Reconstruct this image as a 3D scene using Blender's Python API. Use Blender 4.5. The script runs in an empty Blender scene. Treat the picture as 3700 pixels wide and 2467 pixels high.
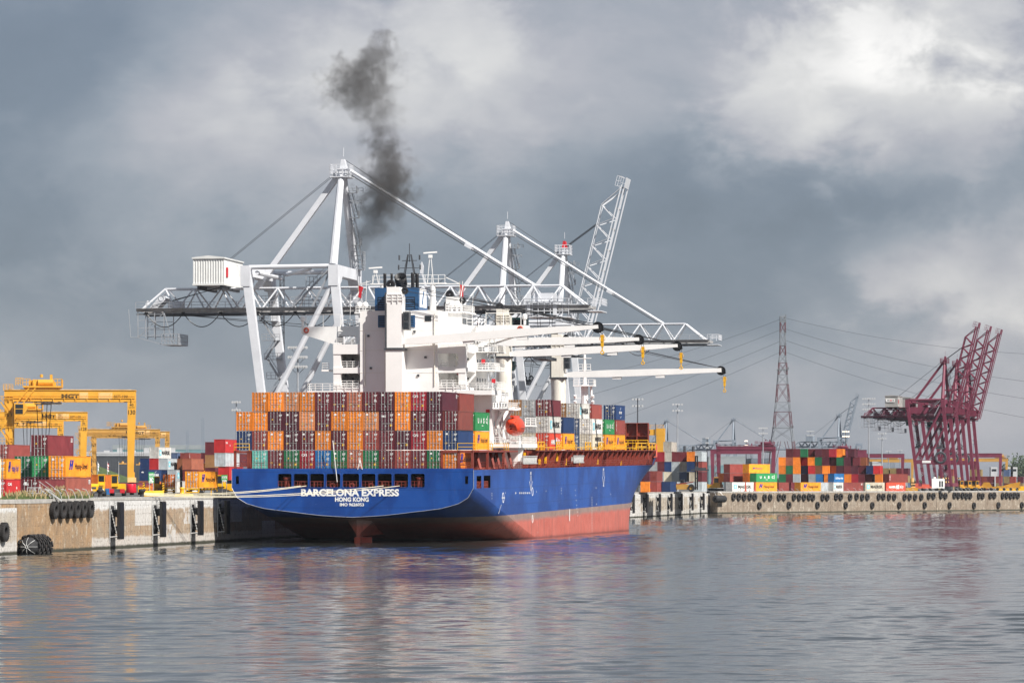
import bpy, math, random
from mathutils import Vector, Matrix
C = bpy.context.scene.collection
R = math.radians
random.seed(7)

# ------------------------------------------------------------------ camera
F, CX, HY, HC = 13500.0, 1850.0, 1755.0, 8.7       # focal length, centre and horizon in photo pixels; eye height above the water
def W(px, py, Y):                                   # photo pixel at depth Y -> world point
    return Vector(((px - CX) / F * Y, Y, HC - (py - HY) / F * Y))
cam = bpy.data.cameras.new('camera')
cam.sensor_width = 36; cam.sensor_fit = 'HORIZONTAL'
cam.lens = F / 3700 * 36
cam.shift_y = (HY - 1233.5) / 3700
cam.clip_start = 1; cam.clip_end = 30000
camo = bpy.data.objects.new('camera', cam); C.objects.link(camo)
camo.location = (0, 0, HC); camo.rotation_euler = (R(90), 0, 0)
bpy.context.scene.camera = camo

# ------------------------------------------------------------------ sun, sky, exposure
SUN_AZ, SUN_EL = R(46), R(44)
SD = Vector((math.sin(SUN_AZ) * math.cos(SUN_EL), -math.cos(SUN_AZ) * math.cos(SUN_EL), math.sin(SUN_EL)))
sl = bpy.data.lights.new('sun', 'SUN'); sl.energy = 5.0; sl.angle = R(0.53); sl.color = (1, .955, .89)
so = bpy.data.objects.new('sun', sl); C.objects.link(so)
so.rotation_euler = SD.to_track_quat('Z', 'Y').to_euler()
vs = bpy.context.scene.view_settings
vs.view_transform = 'Standard'; vs.look = 'None'; vs.exposure = .50; vs.gamma = 1

class NT:                                           # small node-tree writer
    def __init__(s, tree): s.t = tree; s.n = tree.nodes; s.l = tree.links
    def new(s, kind, **kw):
        n = s.n.new(kind)
        for k, v in kw.items(): setattr(n, k, v)
        return n
    def put(s, sock, v):
        if isinstance(v, bpy.types.NodeSocket): s.l.new(v, sock)
        elif v is not None: sock.default_value = v
    def math(s, op, a, b=None, clamp=False):
        n = s.new('ShaderNodeMath', operation=op, use_clamp=clamp)
        s.put(n.inputs[0], a); s.put(n.inputs[1], b); return n.outputs[0]
    def vmath(s, op, a, b=None):
        n = s.new('ShaderNodeVectorMath', operation=op)
        s.put(n.inputs[0], a); s.put(n.inputs[1], b)
        return n.outputs['Value'] if op in ('DOT_PRODUCT', 'LENGTH') else n.outputs[0]
    def noise(s, vec, scale, detail=4, rough=.55, dist=0):
        n = s.new('ShaderNodeTexNoise'); s.put(n.inputs['Vector'], vec)
        n.inputs['Scale'].default_value = scale; n.inputs['Detail'].default_value = detail
        n.inputs['Roughness'].default_value = rough; n.inputs['Distortion'].default_value = dist
        return n.outputs[0]
    def ramp(s, v, a, b, lo=0., hi=1.):
        n = s.new('ShaderNodeMapRange'); n.interpolation_type = 'SMOOTHSTEP'
        s.put(n.inputs['Value'], v); n.inputs['From Min'].default_value = a; n.inputs['From Max'].default_value = b
        n.inputs['To Min'].default_value = lo; n.inputs['To Max'].default_value = hi
        return n.outputs['Result']
    def mix(s, f, a, b, mode='MIX'):
        n = s.new('ShaderNodeMix', data_type='RGBA', blend_type=mode)
        s.put(n.inputs[0], f)
        for sk, v in ((n.inputs[6], a), (n.inputs[7], b)):
            s.put(sk, v if isinstance(v, bpy.types.NodeSocket) else (*v, 1) if len(v) == 3 else v)
        return n.outputs[2]
    def mapping(s, vec, scale=(1, 1, 1), loc=(0, 0, 0)):
        n = s.new('ShaderNodeMapping'); s.put(n.inputs['Vector'], vec)
        n.inputs['Scale'].default_value = scale; n.inputs['Location'].default_value = loc
        return n.outputs[0]

world = bpy.data.worlds.new('World'); bpy.context.scene.world = world; world.use_nodes = True
wt = NT(world.node_tree); wt.n.clear()
def build_sky():
    t = wt
    sky = t.new('ShaderNodeTexSky', sky_type='NISHITA', sun_disc=False)
    sky.sun_elevation = SUN_EL; sky.sun_rotation = math.atan2(SD.x, SD.y)
    blue = t.mix(1.0, sky.outputs[0], (.10, .10, .10), 'MULTIPLY')
    d = t.new('ShaderNodeTexCoord').outputs['Generated']
    sep = t.new('ShaderNodeSeparateXYZ'); t.put(sep.inputs[0], d)
    warp = t.noise(t.mapping(d, (7, 7, 11)), 1, 3, .55)
    cmb = t.new('ShaderNodeCombineXYZ')
    t.put(cmb.inputs[0], sep.outputs[0]); t.put(cmb.inputs[1], sep.outputs[1])
    t.put(cmb.inputs[2], t.math('ADD', sep.outputs[2], t.math('MULTIPLY', warp, .035)))
    dv = cmb.outputs[0]
    big = t.noise(t.mapping(dv, (11, 11, 24), (3.1, .4, 1.7)), 1, 7, .52, .25)
    fine = t.noise(t.mapping(dv, (34, 34, 58), (1.3, 5.2, .6)), 1, 7, .56, .3)
    soft = t.noise(t.mapping(dv, (6, 6, 34), (.2, 2.2, 4.1)), 1, 3, .5)
    # where thick bright or dark cloud banks hang: (direction, width, flatness, amount); brighter where the sun reaches the tops
    # where brighter and darker cloud stands: (photo column, row, size, flatness, amount)
    banks = [(3300, 60, .045, 1.5, .10), (3080, 330, .036, 1.6, .10), (3500, 1000, .026, 2.2, .12), (2760, 430, .03, 1.6, .06), (3560, 420, .045, 1.4, .05),
             (1620, 60, .026, 1.3, .10), (900, 560, .036, 1.5, .06), (620, 680, .030, 1.6, .12), (1450, 420, .034, 1.8, .08), (2250, 420, .03, 1.8, .04), (1150, 330, .038, 1.6, .01), (1760, 330, .036, 1.5, .09), (1480, 600, .03, 1.4, .03),
             (80, 330, .04, 1.2, -.12), (70, 780, .035, 1.6, -.17), (560, 90, .035, 1.6, -.05), (240, 1010, .03, 2., -.10), (800, 900, .03, 2.6, -.12), (2440, 740, .03, 2.4, -.10), (2560, 920, .034, 2.6, -.13),
             (3150, 830, .024, 2.6, -.13), (3480, 720, .022, 2.4, -.13), (2850, 1040, .03, 3., -.05), (2300, 200, .03, 1.5, -.07), (1650, 850, .03, 2.2, -.07), (2000, 1450, .09, 3.6, .06), (900, 1350, .05, 3.6, .03)]
    heads = [(3420, 30, .020, 1.5, .14), (3060, 330, .026, 1.5, .15), (3300, 230, .030, 1.4, .09), (2790, 470, .012, 1.4, .10), (3500, 960, .016, 2.2, .16), (3560, 1060, .016, 2.2, .10), (1640, 70, .016, 1.1, .12),
             (600, 640, .028, 1.7, .10), (1050, 460, .034, 1.7, .03), (1560, 240, .024, 1.5, .06), (2000, 430, .02, 1.6, .05), (3420, 600, .016, 1.8, .08), (100, 100, .03, 1.2, -.07), (2560, 560, .02, 3., -.06), (3000, 620, .018, 3., -.08), (2200, 600, .03, 2.6, -.05)]
    acc = t.math('MULTIPLY', t.math('SUBTRACT', big, .5), .24)
    acc = t.math('ADD', acc, t.math('SUBTRACT', t.ramp(big, .42, .60, 0, .10), .05))
    acc = t.math('ADD', acc, t.math('MULTIPLY', t.math('SUBTRACT', fine, .5), .20))
    acc = t.math('ADD', acc, t.math('MULTIPLY', t.math('SUBTRACT', soft, .5), .16))
    billow = t.noise(t.mapping(d, (58, 58, 84), (.7, 3.2, 2.6)), 1, 7, .58, .2)
    edge = t.math('ADD', t.math('MULTIPLY', t.math('SUBTRACT', billow, .5), 1.1), t.math('MULTIPLY', t.math('SUBTRACT', fine, .5), 1.3))
    wob = t.new('ShaderNodeTexNoise'); t.put(wob.inputs['Vector'], t.mapping(d, (26, 26, 36)))
    wob.inputs['Scale'].default_value = 1; wob.inputs['Detail'].default_value = 6; wob.inputs['Roughness'].default_value = .6
    off = t.vmath('MULTIPLY', t.vmath('SUBTRACT', wob.outputs['Color'], (.5, .5, .5)), (.05, .05, .045))
    dw = t.vmath('ADD', d, off)
    def lump(vec, px, py, wdt, flat):
        c = Vector(((px - CX) / F, 1, (HY - py) / F)).normalized()
        df = t.vmath('MULTIPLY', t.vmath('SUBTRACT', vec, tuple(c)), (1 / (wdt * flat), 1 / wdt, 1 / wdt))
        r = t.vmath('LENGTH', df)
        return t.math('EXPONENT', t.math('MULTIPLY', t.math('MULTIPLY', r, r), -1.))
    for px, py, wdt, flat, amt in banks:
        acc = t.math('ADD', acc, t.math('MULTIPLY', lump(dw, px, py, wdt, flat), amt))
    for px, py, wdt, flat, amt in heads:               # cloud heads with a billowing edge
        l0 = lump(d, px, py, wdt * 1.25, flat); g = t.math('ADD', l0, t.math('MULTIPLY', edge, t.math('MULTIPLY', l0, 2.2, True)))
        acc = t.math('ADD', acc, t.math('MULTIPLY', t.ramp(g, .28, .78), amt))
    acc = t.math('ADD', acc, t.ramp(sep.outputs[2], .16, .40, 0, -.06))
    acc = t.math('ADD', acc, t.ramp(sep.outputs[1], .3, -.3, 0, .06))
    v = t.math('ADD', acc, .425)
    cr = t.new('ShaderNodeValToRGB'); t.put(cr.inputs[0], v)
    els = cr.color_ramp.elements
    stops = [(.0, (.104, .128, .168)), (.20, (.130, .157, .202)), (.42, (.207, .230, .272)), (.62, (.327, .326, .358)), (.86, (.52, .51, .505)), (1., (.74, .72, .70))]
    els[0].position, els[0].color = stops[0][0], (*stops[0][1], 1)
    els[1].position, els[1].color = stops[-1][0], (*stops[-1][1], 1)
    for p, c in stops[1:-1]:
        e = els.new(p); e.color = (*c, 1)
    col = t.mix(.90, blue, cr.outputs[0])
    bg = t.new('ShaderNodeBackground'); t.put(bg.inputs[0], col); bg.inputs[1].default_value = 1.0
    out = t.new('ShaderNodeOutputWorld'); t.l.new(bg.outputs[0], out.inputs[0])
build_sky()

# ------------------------------------------------------------------ materials
MATS = {}
def mat(name, col, rough=.5, metal=0., vary=.18, scale=.6, streak=None, amt=.5, objcol=False, bump=0., spec=.5):
    if name in MATS: return MATS[name]
    m = bpy.data.materials.new(name); m.use_nodes = True; MATS[name] = m
    t = NT(m.node_tree); b = t.n['Principled BSDF']
    co = t.new('ShaderNodeTexCoord').outputs['Object']
    oi = t.new('ShaderNodeObjectInfo')
    rnd = t.math('MULTIPLY', oi.outputs['Random'], 37.)
    vo = t.vmath('ADD', co, None); t.put(vo.node.inputs[1], rnd)
    base = oi.outputs['Color'] if objcol else (*col, 1)
    n = t.noise(vo, scale, 5, .6)
    f = t.ramp(n, .25, .75, 1 - vary, 1 + vary * .6)
    c = t.mix(1., base, f, 'MULTIPLY')
    if streak:
        st = t.noise(t.mapping(vo, (2.2, 2.2, .22)), 1.6, 5, .65)
        c = t.mix(t.ramp(st, .62 - .2 * amt, .80, 0, min(1, amt)), c, streak)
        sp = t.noise(vo, 3.1, 6, .7)
        c = t.mix(t.ramp(sp, .66 - .08 * amt, .74, 0, amt * .9), c, streak)
    t.put(b.inputs['Base Color'], c)
    t.put(b.inputs['Roughness'], t.ramp(n, .2, .8, max(.05, rough - .08), min(1, rough + .1)))
    b.inputs['Metallic'].default_value = metal
    b.inputs['Specular IOR Level'].default_value = spec
    if bump:
        bn = t.new('ShaderNodeBump'); bn.inputs['Strength'].default_value = bump
        t.put(bn.inputs['Height'], t.noise(vo, scale * 8, 5, .6)); t.put(b.inputs['Normal'], bn.outputs[0])
    return m
RUST = (.16, .055, .02)
m_cont = mat('container_paint', (0, 0, 0), .5, 0, .22, .7, (.13, .055, .035), .22, True)
m_contold = mat('rusty_container_paint', (0, 0, 0), .6, 0, .25, .7, (.22, .10, .05), .75, True)
m_rod = mat('galvanised_bar', (.55, .55, .54), .45, .3, .2, 2)
m_mark = mat('white_marking', (.78, .78, .76), .6, 0, .1)
m_yel = mat('yellow_marking', (.85, .50, .03), .6, 0, .1)
m_white = mat('white_ship_paint', (.87, .855, .835), .42, 0, .05, .25, (.55, .33, .18), .2)
m_cream = mat('weathered_cream_paint', (.80, .765, .68), .5, 0, .08, .4, (.34, .15, .05), .55)
m_crane = mat('pale_grey_crane_paint', (.66, .675, .71), .42, 0, .10, .3, (.34, .33, .33), .22)
m_grate = mat('galvanised_steel', (.40, .42, .45), .5, .3, .15)
m_dsteel = mat('dark_steel', (.07, .075, .085), .5, .2, .25)
m_rail = mat('dirty_rail_girder', (.38, .375, .37), .6, .1, .35, .5, (.12, .07, .05), .6)
m_black = mat('black_paint', (.012, .012, .014), .45, 0, .3)
m_rubber = mat('black_rubber', (.022, .022, .024), .75, 0, .45, 2.5, (.09, .05, .035), .25, bump=.3)
m_tyre = mat('worn_tyre', (.028, .026, .026), .8, 0, .5, 2.5, (.10, .035, .025), .35, bump=.3)
m_blue = mat('funnel_blue', (.022, .085, .20), .4, 0, .12)
m_dblue = mat('louvre_blue', (.03, .11, .25), .5, 0, .15)
m_rb = mat('red_brown_deck_paint', (.235, .042, .028), .5, 0, .25, .7, (.36, .15, .08), .45)
m_rbd = mat('dark_coaming_paint', (.075, .013, .011), .6, 0, .3, .7, (.2, .08, .04), .35)
m_salmon = mat('bright_red_primer', (.55, .10, .06), .55, 0, .15)
m_orange = mat('lifeboat_orange', (.62, .055, .018), .35, 0, .06)
m_yellow = mat('crane_yellow', (.70, .35, .035), .42, 0, .10, .35, (.30, .12, .02), .22)
m_yellowf = mat('faded_crane_yellow', (.52, .28, .06), .5, 0, .15, .35, (.25, .13, .05), .35)
m_yellowp = mat('pale_yellow_patch', (.80, .50, .20), .5, 0, .1)
m_brightyel = mat('bright_yellow_paint', (.82, .44, .012), .4, 0, .1, .6)
m_purple = mat('purple_crane_paint', (.175, .030, .060), .5, 0, .2, .3, (.09, .03, .035), .3)
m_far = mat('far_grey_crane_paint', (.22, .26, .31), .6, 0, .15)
m_glass = mat('dark_glass', (.015, .02, .025), .08, 0, .2, spec=.8)
m_red = mat('red_paint', (.55, .02, .03), .45, 0, .12)
m_redp = mat('crimson_plastic', (.62, .012, .035), .4, 0, .08)
m_rope = mat('mooring_rope', (.75, .68, .50), .8, 0, .15)
m_wire = mat('steel_wire', (.035, .037, .042), .5, .3, .1)
m_green = mat('sign_green', (.02, .34, .08), .4, 0, .05)
m_hblue = mat('logo_blue', (.012, .03, .30), .5, 0, .05)
m_ltblue = mat('logo_light_blue', (.22, .62, .72), .5, 0, .05)
m_ink = mat('black_lettering', (.012, .011, .012), .5, 0, .1)
m_wink = mat('white_lettering', (.86, .86, .84), .5, 0, .04)
m_lamp = mat('lamp_housing', (.50, .51, .52), .35, .0, .1)

def concrete(name, c1, c2, stain, grid=True, white=0., zt=7., seed=0., joint=5.2):
    if name in MATS: return MATS[name]
    m = bpy.data.materials.new(name); m.use_nodes = True; MATS[name] = m
    t = NT(m.node_tree); b = t.n['Principled BSDF']
    co = t.new('ShaderNodeTexCoord').outputs['Object']
    sep = t.new('ShaderNodeSeparateXYZ'); t.put(sep.inputs[0], co)
    v2 = t.vmath('ADD', co, (seed, seed * 1.7, 0.))
    c = t.mix(t.ramp(t.noise(v2, .35, 6, .6), .36, .64), c1, c2)
    st = t.noise(t.mapping(v2, (1, 1.5, .09)), 1.1, 6, .7)
    c = t.mix(t.ramp(st, .50, .70, 0, .75), c, stain)
    st2 = t.noise(t.mapping(v2, (1, 4., .16)), 1.3, 5, .7)
    c = t.mix(t.ramp(st2, .56, .72, 0, .6), c, (.50, .47, .42))
    blot = t.noise(v2, 1.4, 7, .72)
    c = t.mix(t.ramp(blot, .55, .66, 0, .6), c, (.15, .11, .08))
    pale = t.noise(t.mapping(v2, (1, 1.1, .8), (9., 4., 2.)), .8, 8, .74)
    crk = t.noise(t.mapping(v2, (1, .8, 1.6), (2., 7., 5.)), .9, 6, .7, 1.2)
    c = t.mix(t.ramp(t.math('ABSOLUTE', t.math('SUBTRACT', crk, .5)), .012, .003, 0, .7), c, (.07, .05, .035))
    c = t.mix(t.ramp(pale, .56, .60, 0, .62), c, (.52, .46, .37))
    crs = t.math('PINGPONG', t.math('ADD', sep.outputs[2], t.math('MULTIPLY', t.noise(v2, .8, 3), .18)), .28)
    c = t.mix(t.math('MULTIPLY', t.ramp(crs, .03, .0), t.ramp(t.noise(v2, 1.6, 4), .45, .65, 0, .5)), c, (.16, .115, .08))
    if white:
        pt = t.new('ShaderNodeTexBrick'); t.put(pt.inputs['Vector'], t.new('ShaderNodeCombineXYZ').outputs[0])
        cmb = pt.inputs['Vector'].links[0].from_node
        t.put(cmb.inputs[0], sep.outputs[1]); t.put(cmb.inputs[1], sep.outputs[2])
        pt.inputs['Color1'].default_value = (0, 0, 0, 1); pt.inputs['Color2'].default_value = (1, 1, 1, 1); pt.inputs['Mortar'].default_value = (0, 0, 0, 1)
        pt.inputs['Scale'].default_value = .26; pt.inputs['Mortar Size'].default_value = 0; pt.inputs['Brick Width'].default_value = 2.3; pt.inputs['Row Height'].default_value = .8
        wn = t.noise(v2, .8, 6, .65)
        hz = t.ramp(t.math('ADD', sep.outputs[2], t.math('MULTIPLY', wn, 1.6)), zt - 1.0, zt - .6)
        lo = t.ramp(t.math('ADD', sep.outputs[2], t.math('MULTIPLY', wn, 1.2)), 2.4, 2.0)
        patch = t.math('MULTIPLY', t.ramp(t.math('ADD', pt.outputs['Color'], t.math('MULTIPLY', wn, .5)), .98, 1.05), .8)
        f = t.math('MAXIMUM', t.math('MAXIMUM', hz, patch), t.math('MULTIPLY', lo, .6))
        c = t.mix(t.math('MULTIPLY', f, white), c, t.mix(t.ramp(t.noise(v2, 2.2, 6, .7), .4, .66), (.70, .70, .69), (.50, .50, .49)))
    if grid:
        for ax, per, wd in ((sep.outputs[1], joint, .03), (sep.outputs[2], 1.22, .035), (sep.outputs[1], 1.3, .018)):
            fr = t.math('PINGPONG', t.math('ADD', ax, t.math('MULTIPLY', t.noise(v2, 1.1, 3), .25)), per / 2)
            c = t.mix(t.math('MULTIPLY', t.ramp(fr, wd * 2.2, wd * .6), t.ramp(t.noise(v2, .9, 4), .45, .62, .0, .62)), c, (.12, .085, .06))
    # wet, weed-grown foot of the wall
    wl = t.math('ADD', sep.outputs[2], t.math('MULTIPLY', t.noise(v2, 1.2, 4), .35))
    c = t.mix(t.ramp(wl, .75, .42), c, (.045, .045, .03))
    t.put(b.inputs['Base Color'], c); b.inputs['Roughness'].default_value = .85
    bn = t.new('ShaderNodeBump'); bn.inputs['Strength'].default_value = .55; bn.inputs['Distance'].default_value = .15
    t.put(bn.inputs['Height'], t.noise(v2, 2.6, 7, .68)); t.put(b.inputs['Normal'], bn.outputs[0])
    return m
m_qbrown = concrete('old_brown_concrete', (.40, .255, .135), (.31, .215, .13), (.19, .105, .05))
m_qwhite = concrete('whitewashed_concrete', (.40, .28, .18), (.37, .29, .205), (.22, .14, .085), True, .9, seed=11.)
m_qpale = concrete('pale_pier_concrete', (.46, .41, .34), (.50, .46, .40), (.24, .17, .12), True, .85, seed=31.)
m_qgrey = concrete('grey_brown_concrete', (.245, .19, .14), (.30, .25, .195), (.12, .08, .055), seed=53., joint=9.)
m_cope = mat('coping_concrete', (.42, .40, .37), .85, 0, .25, .8, (.2, .17, .14), .5, bump=.3)
m_ground = mat('yard_asphalt', (.10, .098, .095), .9, 0, .3, .05)

def hull_paint():
    m = bpy.data.materials.new('hull_paint'); m.use_nodes = True
    t = NT(m.node_tree); b = t.n['Principled BSDF']
    co = t.new('ShaderNodeTexCoord').outputs['Object']
    sep = t.new('ShaderNodeSeparateXYZ'); t.put(sep.inputs[0], co)
    z = sep.outputs[2]
    n1 = t.noise(co, .35, 6, .65)
    patch = t.noise(t.mapping(co, (.22, .10, .10)), 1., 4, .5)
    blue = t.mix(t.ramp(patch, .42, .58), (.003, .044, .23), (.008, .075, .34))
    blue = t.mix(t.ramp(t.noise(t.mapping(co, (.55, .8, .07)), 1., 5, .62), .56, .68, 0, .55), blue, (.004, .045, .23))
    fr = t.math('PINGPONG', z, 1.35)
    blue = t.mix(t.ramp(fr, .11, .03, 0, .5), blue, (.003, .034, .17))
    fr2 = t.math('PINGPONG', sep.outputs[1], 5.7)
    blue = t.mix(t.ramp(fr2, .16, .05, 0, .28), blue, (.003, .034, .17))
    blue = t.mix(t.ramp(t.noise(t.mapping(co, (.3, .5, .9)), 1., 6, .7), .54, .68, 0, .35), blue, (.02, .10, .33))
    zz = t.math('ADD', z, t.math('MULTIPLY', t.math('SUBTRACT', n1, .5), .9))
    streaks = t.noise(t.mapping(co, (1., 1.1, .12)), 1.2, 6, .7)
    red = t.mix(t.ramp(n1, .3, .7), (.50, .11, .075), (.60, .155, .11))
    red = t.mix(t.ramp(streaks, .50, .66, 0, .65), red, (.28, .085, .065))
    scum = t.mix(t.ramp(n1, .35, .7), (.33, .22, .185), (.25, .165, .145))
    low = t.mix(t.ramp(zz, 2.3, 3.2), red, scum)
    scr = t.noise(t.mapping(co, (1., .18, 1.6)), 1.5, 6, .72)
    low = t.mix(t.ramp(scr, .61, .66, 0, .35), low, (.55, .36, .32))
    blue = t.mix(t.math('MULTIPLY', t.ramp(scr, .60, .66, 0, .30), t.ramp(z, 9.5, 4.)), blue, (.10, .17, .36))
    rs = t.noise(t.mapping(co, (1.3, 1.6, .05)), 1.1, 5, .66)
    blue = t.mix(t.math('MULTIPLY', t.ramp(rs, .64, .74, 0, .5), t.ramp(z, 6., 10.5)), blue, (.10, .055, .04))
    c = t.mix(t.ramp(t.math('ADD', z, t.math('MULTIPLY', t.noise(co, 1.6, 4), .12)), 3.83, 3.88), low, blue)
    wet = t.math('ADD', z, t.math('MULTIPLY', sep.outputs[1], .0095))
    c = t.mix(t.ramp(t.math('ADD', wet, t.math('MULTIPLY', n1, .5)), .75, .3, 0, .6), c, (.10, .03, .03))
    t.put(b.inputs['Base Color'], c); b.inputs['Roughness'].default_value = .42
    bn = t.new('ShaderNodeBump'); bn.inputs['Strength'].default_value = .12; bn.inputs['Distance'].default_value = .3
    t.put(bn.inputs['Height'], t.noise(t.mapping(co, (.5, .35, .35)), 1, 3)); t.put(b.inputs['Normal'], bn.outputs[0])
    return m
m_hull = hull_paint()

def water_mat():
    m = bpy.data.materials.new('harbour_water'); m.use_nodes = True
    t = NT(m.node_tree); b = t.n['Principled BSDF']
    co = t.new('ShaderNodeNewGeometry').outputs['Position']
    wind = t.noise(t.mapping(co, (.006, .0045, 1)), 1, 4, .6)
    b.inputs['Base Color'].default_value = (.030, .034, .031, 1)
    b.inputs['Roughness'].default_value = .06; b.inputs['IOR'].default_value = 1.333
    e = t.noise(t.mapping(co, (2.6, 3.8, 1)), 1, 3, .6, .3)
    bn = t.new('ShaderNodeBump'); bn.inputs['Distance'].default_value = .05
    t.put(bn.inputs['Strength'], t.ramp(wind, .3, .7, .08, .2)); t.put(bn.inputs['Height'], e)
    t.put(b.inputs['Normal'], bn.outputs[0])
    return m
m_water = water_mat()

# ------------------------------------------------------------------ mesh helpers
KIDS = {}
class MB:
    def __init__(s): s.v = []; s.f = []; s.mi = []; s.ms = []
    def add(s, vs, fs, m=None):
        o = len(s.v); s.v += [tuple(v) for v in vs]
        k = 0
        if m is not None:
            if m not in s.ms: s.ms.append(m)
            k = s.ms.index(m)
        for f in fs: s.f.append([i + o for i in f]); s.mi.append(k)
        return s
    def box(s, x0, x1, y0, y1, z0, z1, m=None):
        return s.add([(x, y, z) for x in (x0, x1) for y in (y0, y1) for z in (z0, z1)],
                     [(0, 1, 3, 2), (4, 6, 7, 5), (0, 4, 5, 1), (2, 3, 7, 6), (0, 2, 6, 4), (1, 5, 7, 3)], m)
    def beam(s, p, q, w, h=None, w2=None, h2=None, up=(0, 0, 1), m=None):     # rectangular bar, w sideways, h upwards; may taper
        p, q = Vector(p), Vector(q); h = h or w; w2 = w2 or w; h2 = h2 or h
        d = (q - p).normalized(); up = Vector(up)
        if abs(d.dot(up)) > .98: up = Vector((0, 1, 0)) if abs(d.y) < .9 else Vector((1, 0, 0))
        a = d.cross(up).normalized(); b = a.cross(d)
        vs = []
        for c, ww, hh in ((p, w, h), (q, w2, h2)):
            vs += [c + a * (i * ww / 2) + b * (j * hh / 2) for i, j in ((-1, -1), (1, -1), (1, 1), (-1, 1))]
        return s.add(vs, [(0, 3, 2, 1), (4, 5, 6, 7), (0, 1, 5, 4), (1, 2, 6, 5), (2, 3, 7, 6), (3, 0, 4, 7)], m)
    def tube(s, p, q, r, n=8, r2=None, m=None, cap=True):
        p, q = Vector(p), Vector(q); r2 = r if r2 is None else r2
        d = (q - p).normalized(); up = Vector((0, 0, 1)) if abs(d.z) < .9 else Vector((1, 0, 0))
        a = d.cross(up).normalized(); b = a.cross(d); vs = []
        for c, rr in ((p, r), (q, r2)):
            vs += [c + a * (rr * math.cos(2 * math.pi * k / n)) + b * (rr * math.sin(2 * math.pi * k / n)) for k in range(n)]
        fs = [(k, (k + 1) % n, n + (k + 1) % n, n + k) for k in range(n)]
        if cap: fs += [tuple(range(n - 1, -1, -1)), tuple(range(n, 2 * n))]
        return s.add(vs, fs, m)
    def path(s, pts, r, n=5, m=None):
        for a, b in zip(pts, pts[1:]): s.tube(a, b, r, n, m=m)
        return s
    def sag(s, p, q, drop, r, seg=10, n=4, m=None):
        p, q = Vector(p), Vector(q)
        pts = [p.lerp(q, k / seg) - Vector((0, 0, drop * 4 * (k / seg) * (1 - k / seg))) for k in range(seg + 1)]
        return s.path(pts, r, n, m)
    def prism(s, poly, axis, a0, a1, m=None):          # polygon in the two other axes, extruded along axis
        n = len(poly)
        def mk(u, v, a): return {'x': (a, u, v), 'y': (u, a, v), 'z': (u, v, a)}[axis]
        vs = [mk(u, v, a0) for u, v in poly] + [mk(u, v, a1) for u, v in poly]
        return s.add(vs, [tuple(range(n)), tuple(range(2 * n - 1, n - 1, -1))] + [(k, (k + 1) % n, n + (k + 1) % n, n + k) for k in range(n)], m)
    def lathe(s, prof, c, axis=(0, 0, 1), n=16, m=None):   # prof: (radius, along)
        c = Vector(c); d = Vector(axis).normalized(); up = Vector((0, 0, 1)) if abs(d.z) < .9 else Vector((1, 0, 0))
        a = d.cross(up).normalized(); b = a.cross(d); vs = []; fs = []
        for r, z in prof:
            vs += [c + d * z + a * (r * math.cos(2 * math.pi * k / n)) + b * (r * math.sin(2 * math.pi * k / n)) for k in range(n)]
        for i in range(len(prof) - 1):
            fs += [(i * n + k, i * n + (k + 1) % n, (i + 1) * n + (k + 1) % n, (i + 1) * n + k) for k in range(n)]
        return s.add(vs, fs, m)
    def torus(s, c, axis, R_, r, n=18, k=8, flat=1., m=None):
        prof = [(R_ + r * math.cos(2 * math.pi * j / k), flat * r * math.sin(2 * math.pi * j / k)) for j in range(k + 1)]
        return s.lathe(prof, c, axis, n, m)
    def ball(s, c, r, n=10, k=6, sz=1., m=None):
        return s.lathe([(max(.001, r * math.sin(math.pi * j / k)), -r * sz * math.cos(math.pi * j / k)) for j in range(k + 1)], c, (0, 0, 1), n, m)
    def rails(s, pts, h=1.05, r=.035, post=1.6, bars=2, m=None):
        for p, q in zip(pts, pts[1:]):
            p, q = Vector(p), Vector(q); L = (q - p).length; k = max(1, round(L / post))
            for i in range(k + 1):
                c = p.lerp(q, i / k); s.beam(c, c + Vector((0, 0, h)), r * 2, m=m)
            for j in range(bars):
                dz = Vector((0, 0, h * (j + 1) / bars)); s.beam(p + dz, q + dz, r * 2, m=m)
        return s
    def stair(s, p, q, w=.8, side=(0, 1, 0), m=None):
        p, q = Vector(p), Vector(q); sd = Vector(side) * w / 2
        for k in (-1, 1):
            s.beam(p + sd * k, q + sd * k, .09, .25, m=m)
            s.beam(p + sd * k + Vector((0, 0, 1)), q + sd * k + Vector((0, 0, 1)), .06, m=m)
        L = (q - p).length; k = max(2, int(L / .55))
        for i in range(k + 1):
            c = p.lerp(q, i / k); s.beam(c - sd, c + sd, .28, .06, m=m)
        return s
    def warren(s, p, q, dz, n, r, m=None, off=(0, 0, 0)):   # zig-zag web between a bottom line p-q and a top line dz above it (shifted by off)
        p, q = Vector(p), Vector(q); u = Vector((off[0], off[1], dz))
        for i in range(n):
            a = p.lerp(q, i / n); b = p.lerp(q, (i + .5) / n) + u; c = p.lerp(q, (i + 1) / n)
            s.tube(a, b, r, 5, m=m); s.tube(b, c, r, 5, m=m)
        return s
    def mesh(s, name, m=None, smooth=False):
        me = bpy.data.meshes.new(name); me.from_pydata(s.v, [], s.f)
        ms = s.ms or ([m] if m else [])
        for x in ms: me.materials.append(x)
        if s.ms: me.polygons.foreach_set('material_index', s.mi)
        if smooth: me.polygons.foreach_set('use_smooth', [True] * len(me.polygons))
        me.update(); return me
    def build(s, name, m=None, parent=None, smooth=False, label=None):
        return ob(name, s.mesh(name, m, smooth), parent, label)
def ob(name, data, parent=None, label=None):
    o = bpy.data.objects.new(name, data); C.objects.link(o)
    if parent: o.parent = parent; KIDS.setdefault(parent.name, []).append(o)
    if label: o['label'] = label
    return o
def tag(o, label, cat, group=None):
    o['label'] = label; o['category'] = cat
    if group: o['group'] = group
    return o
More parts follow.
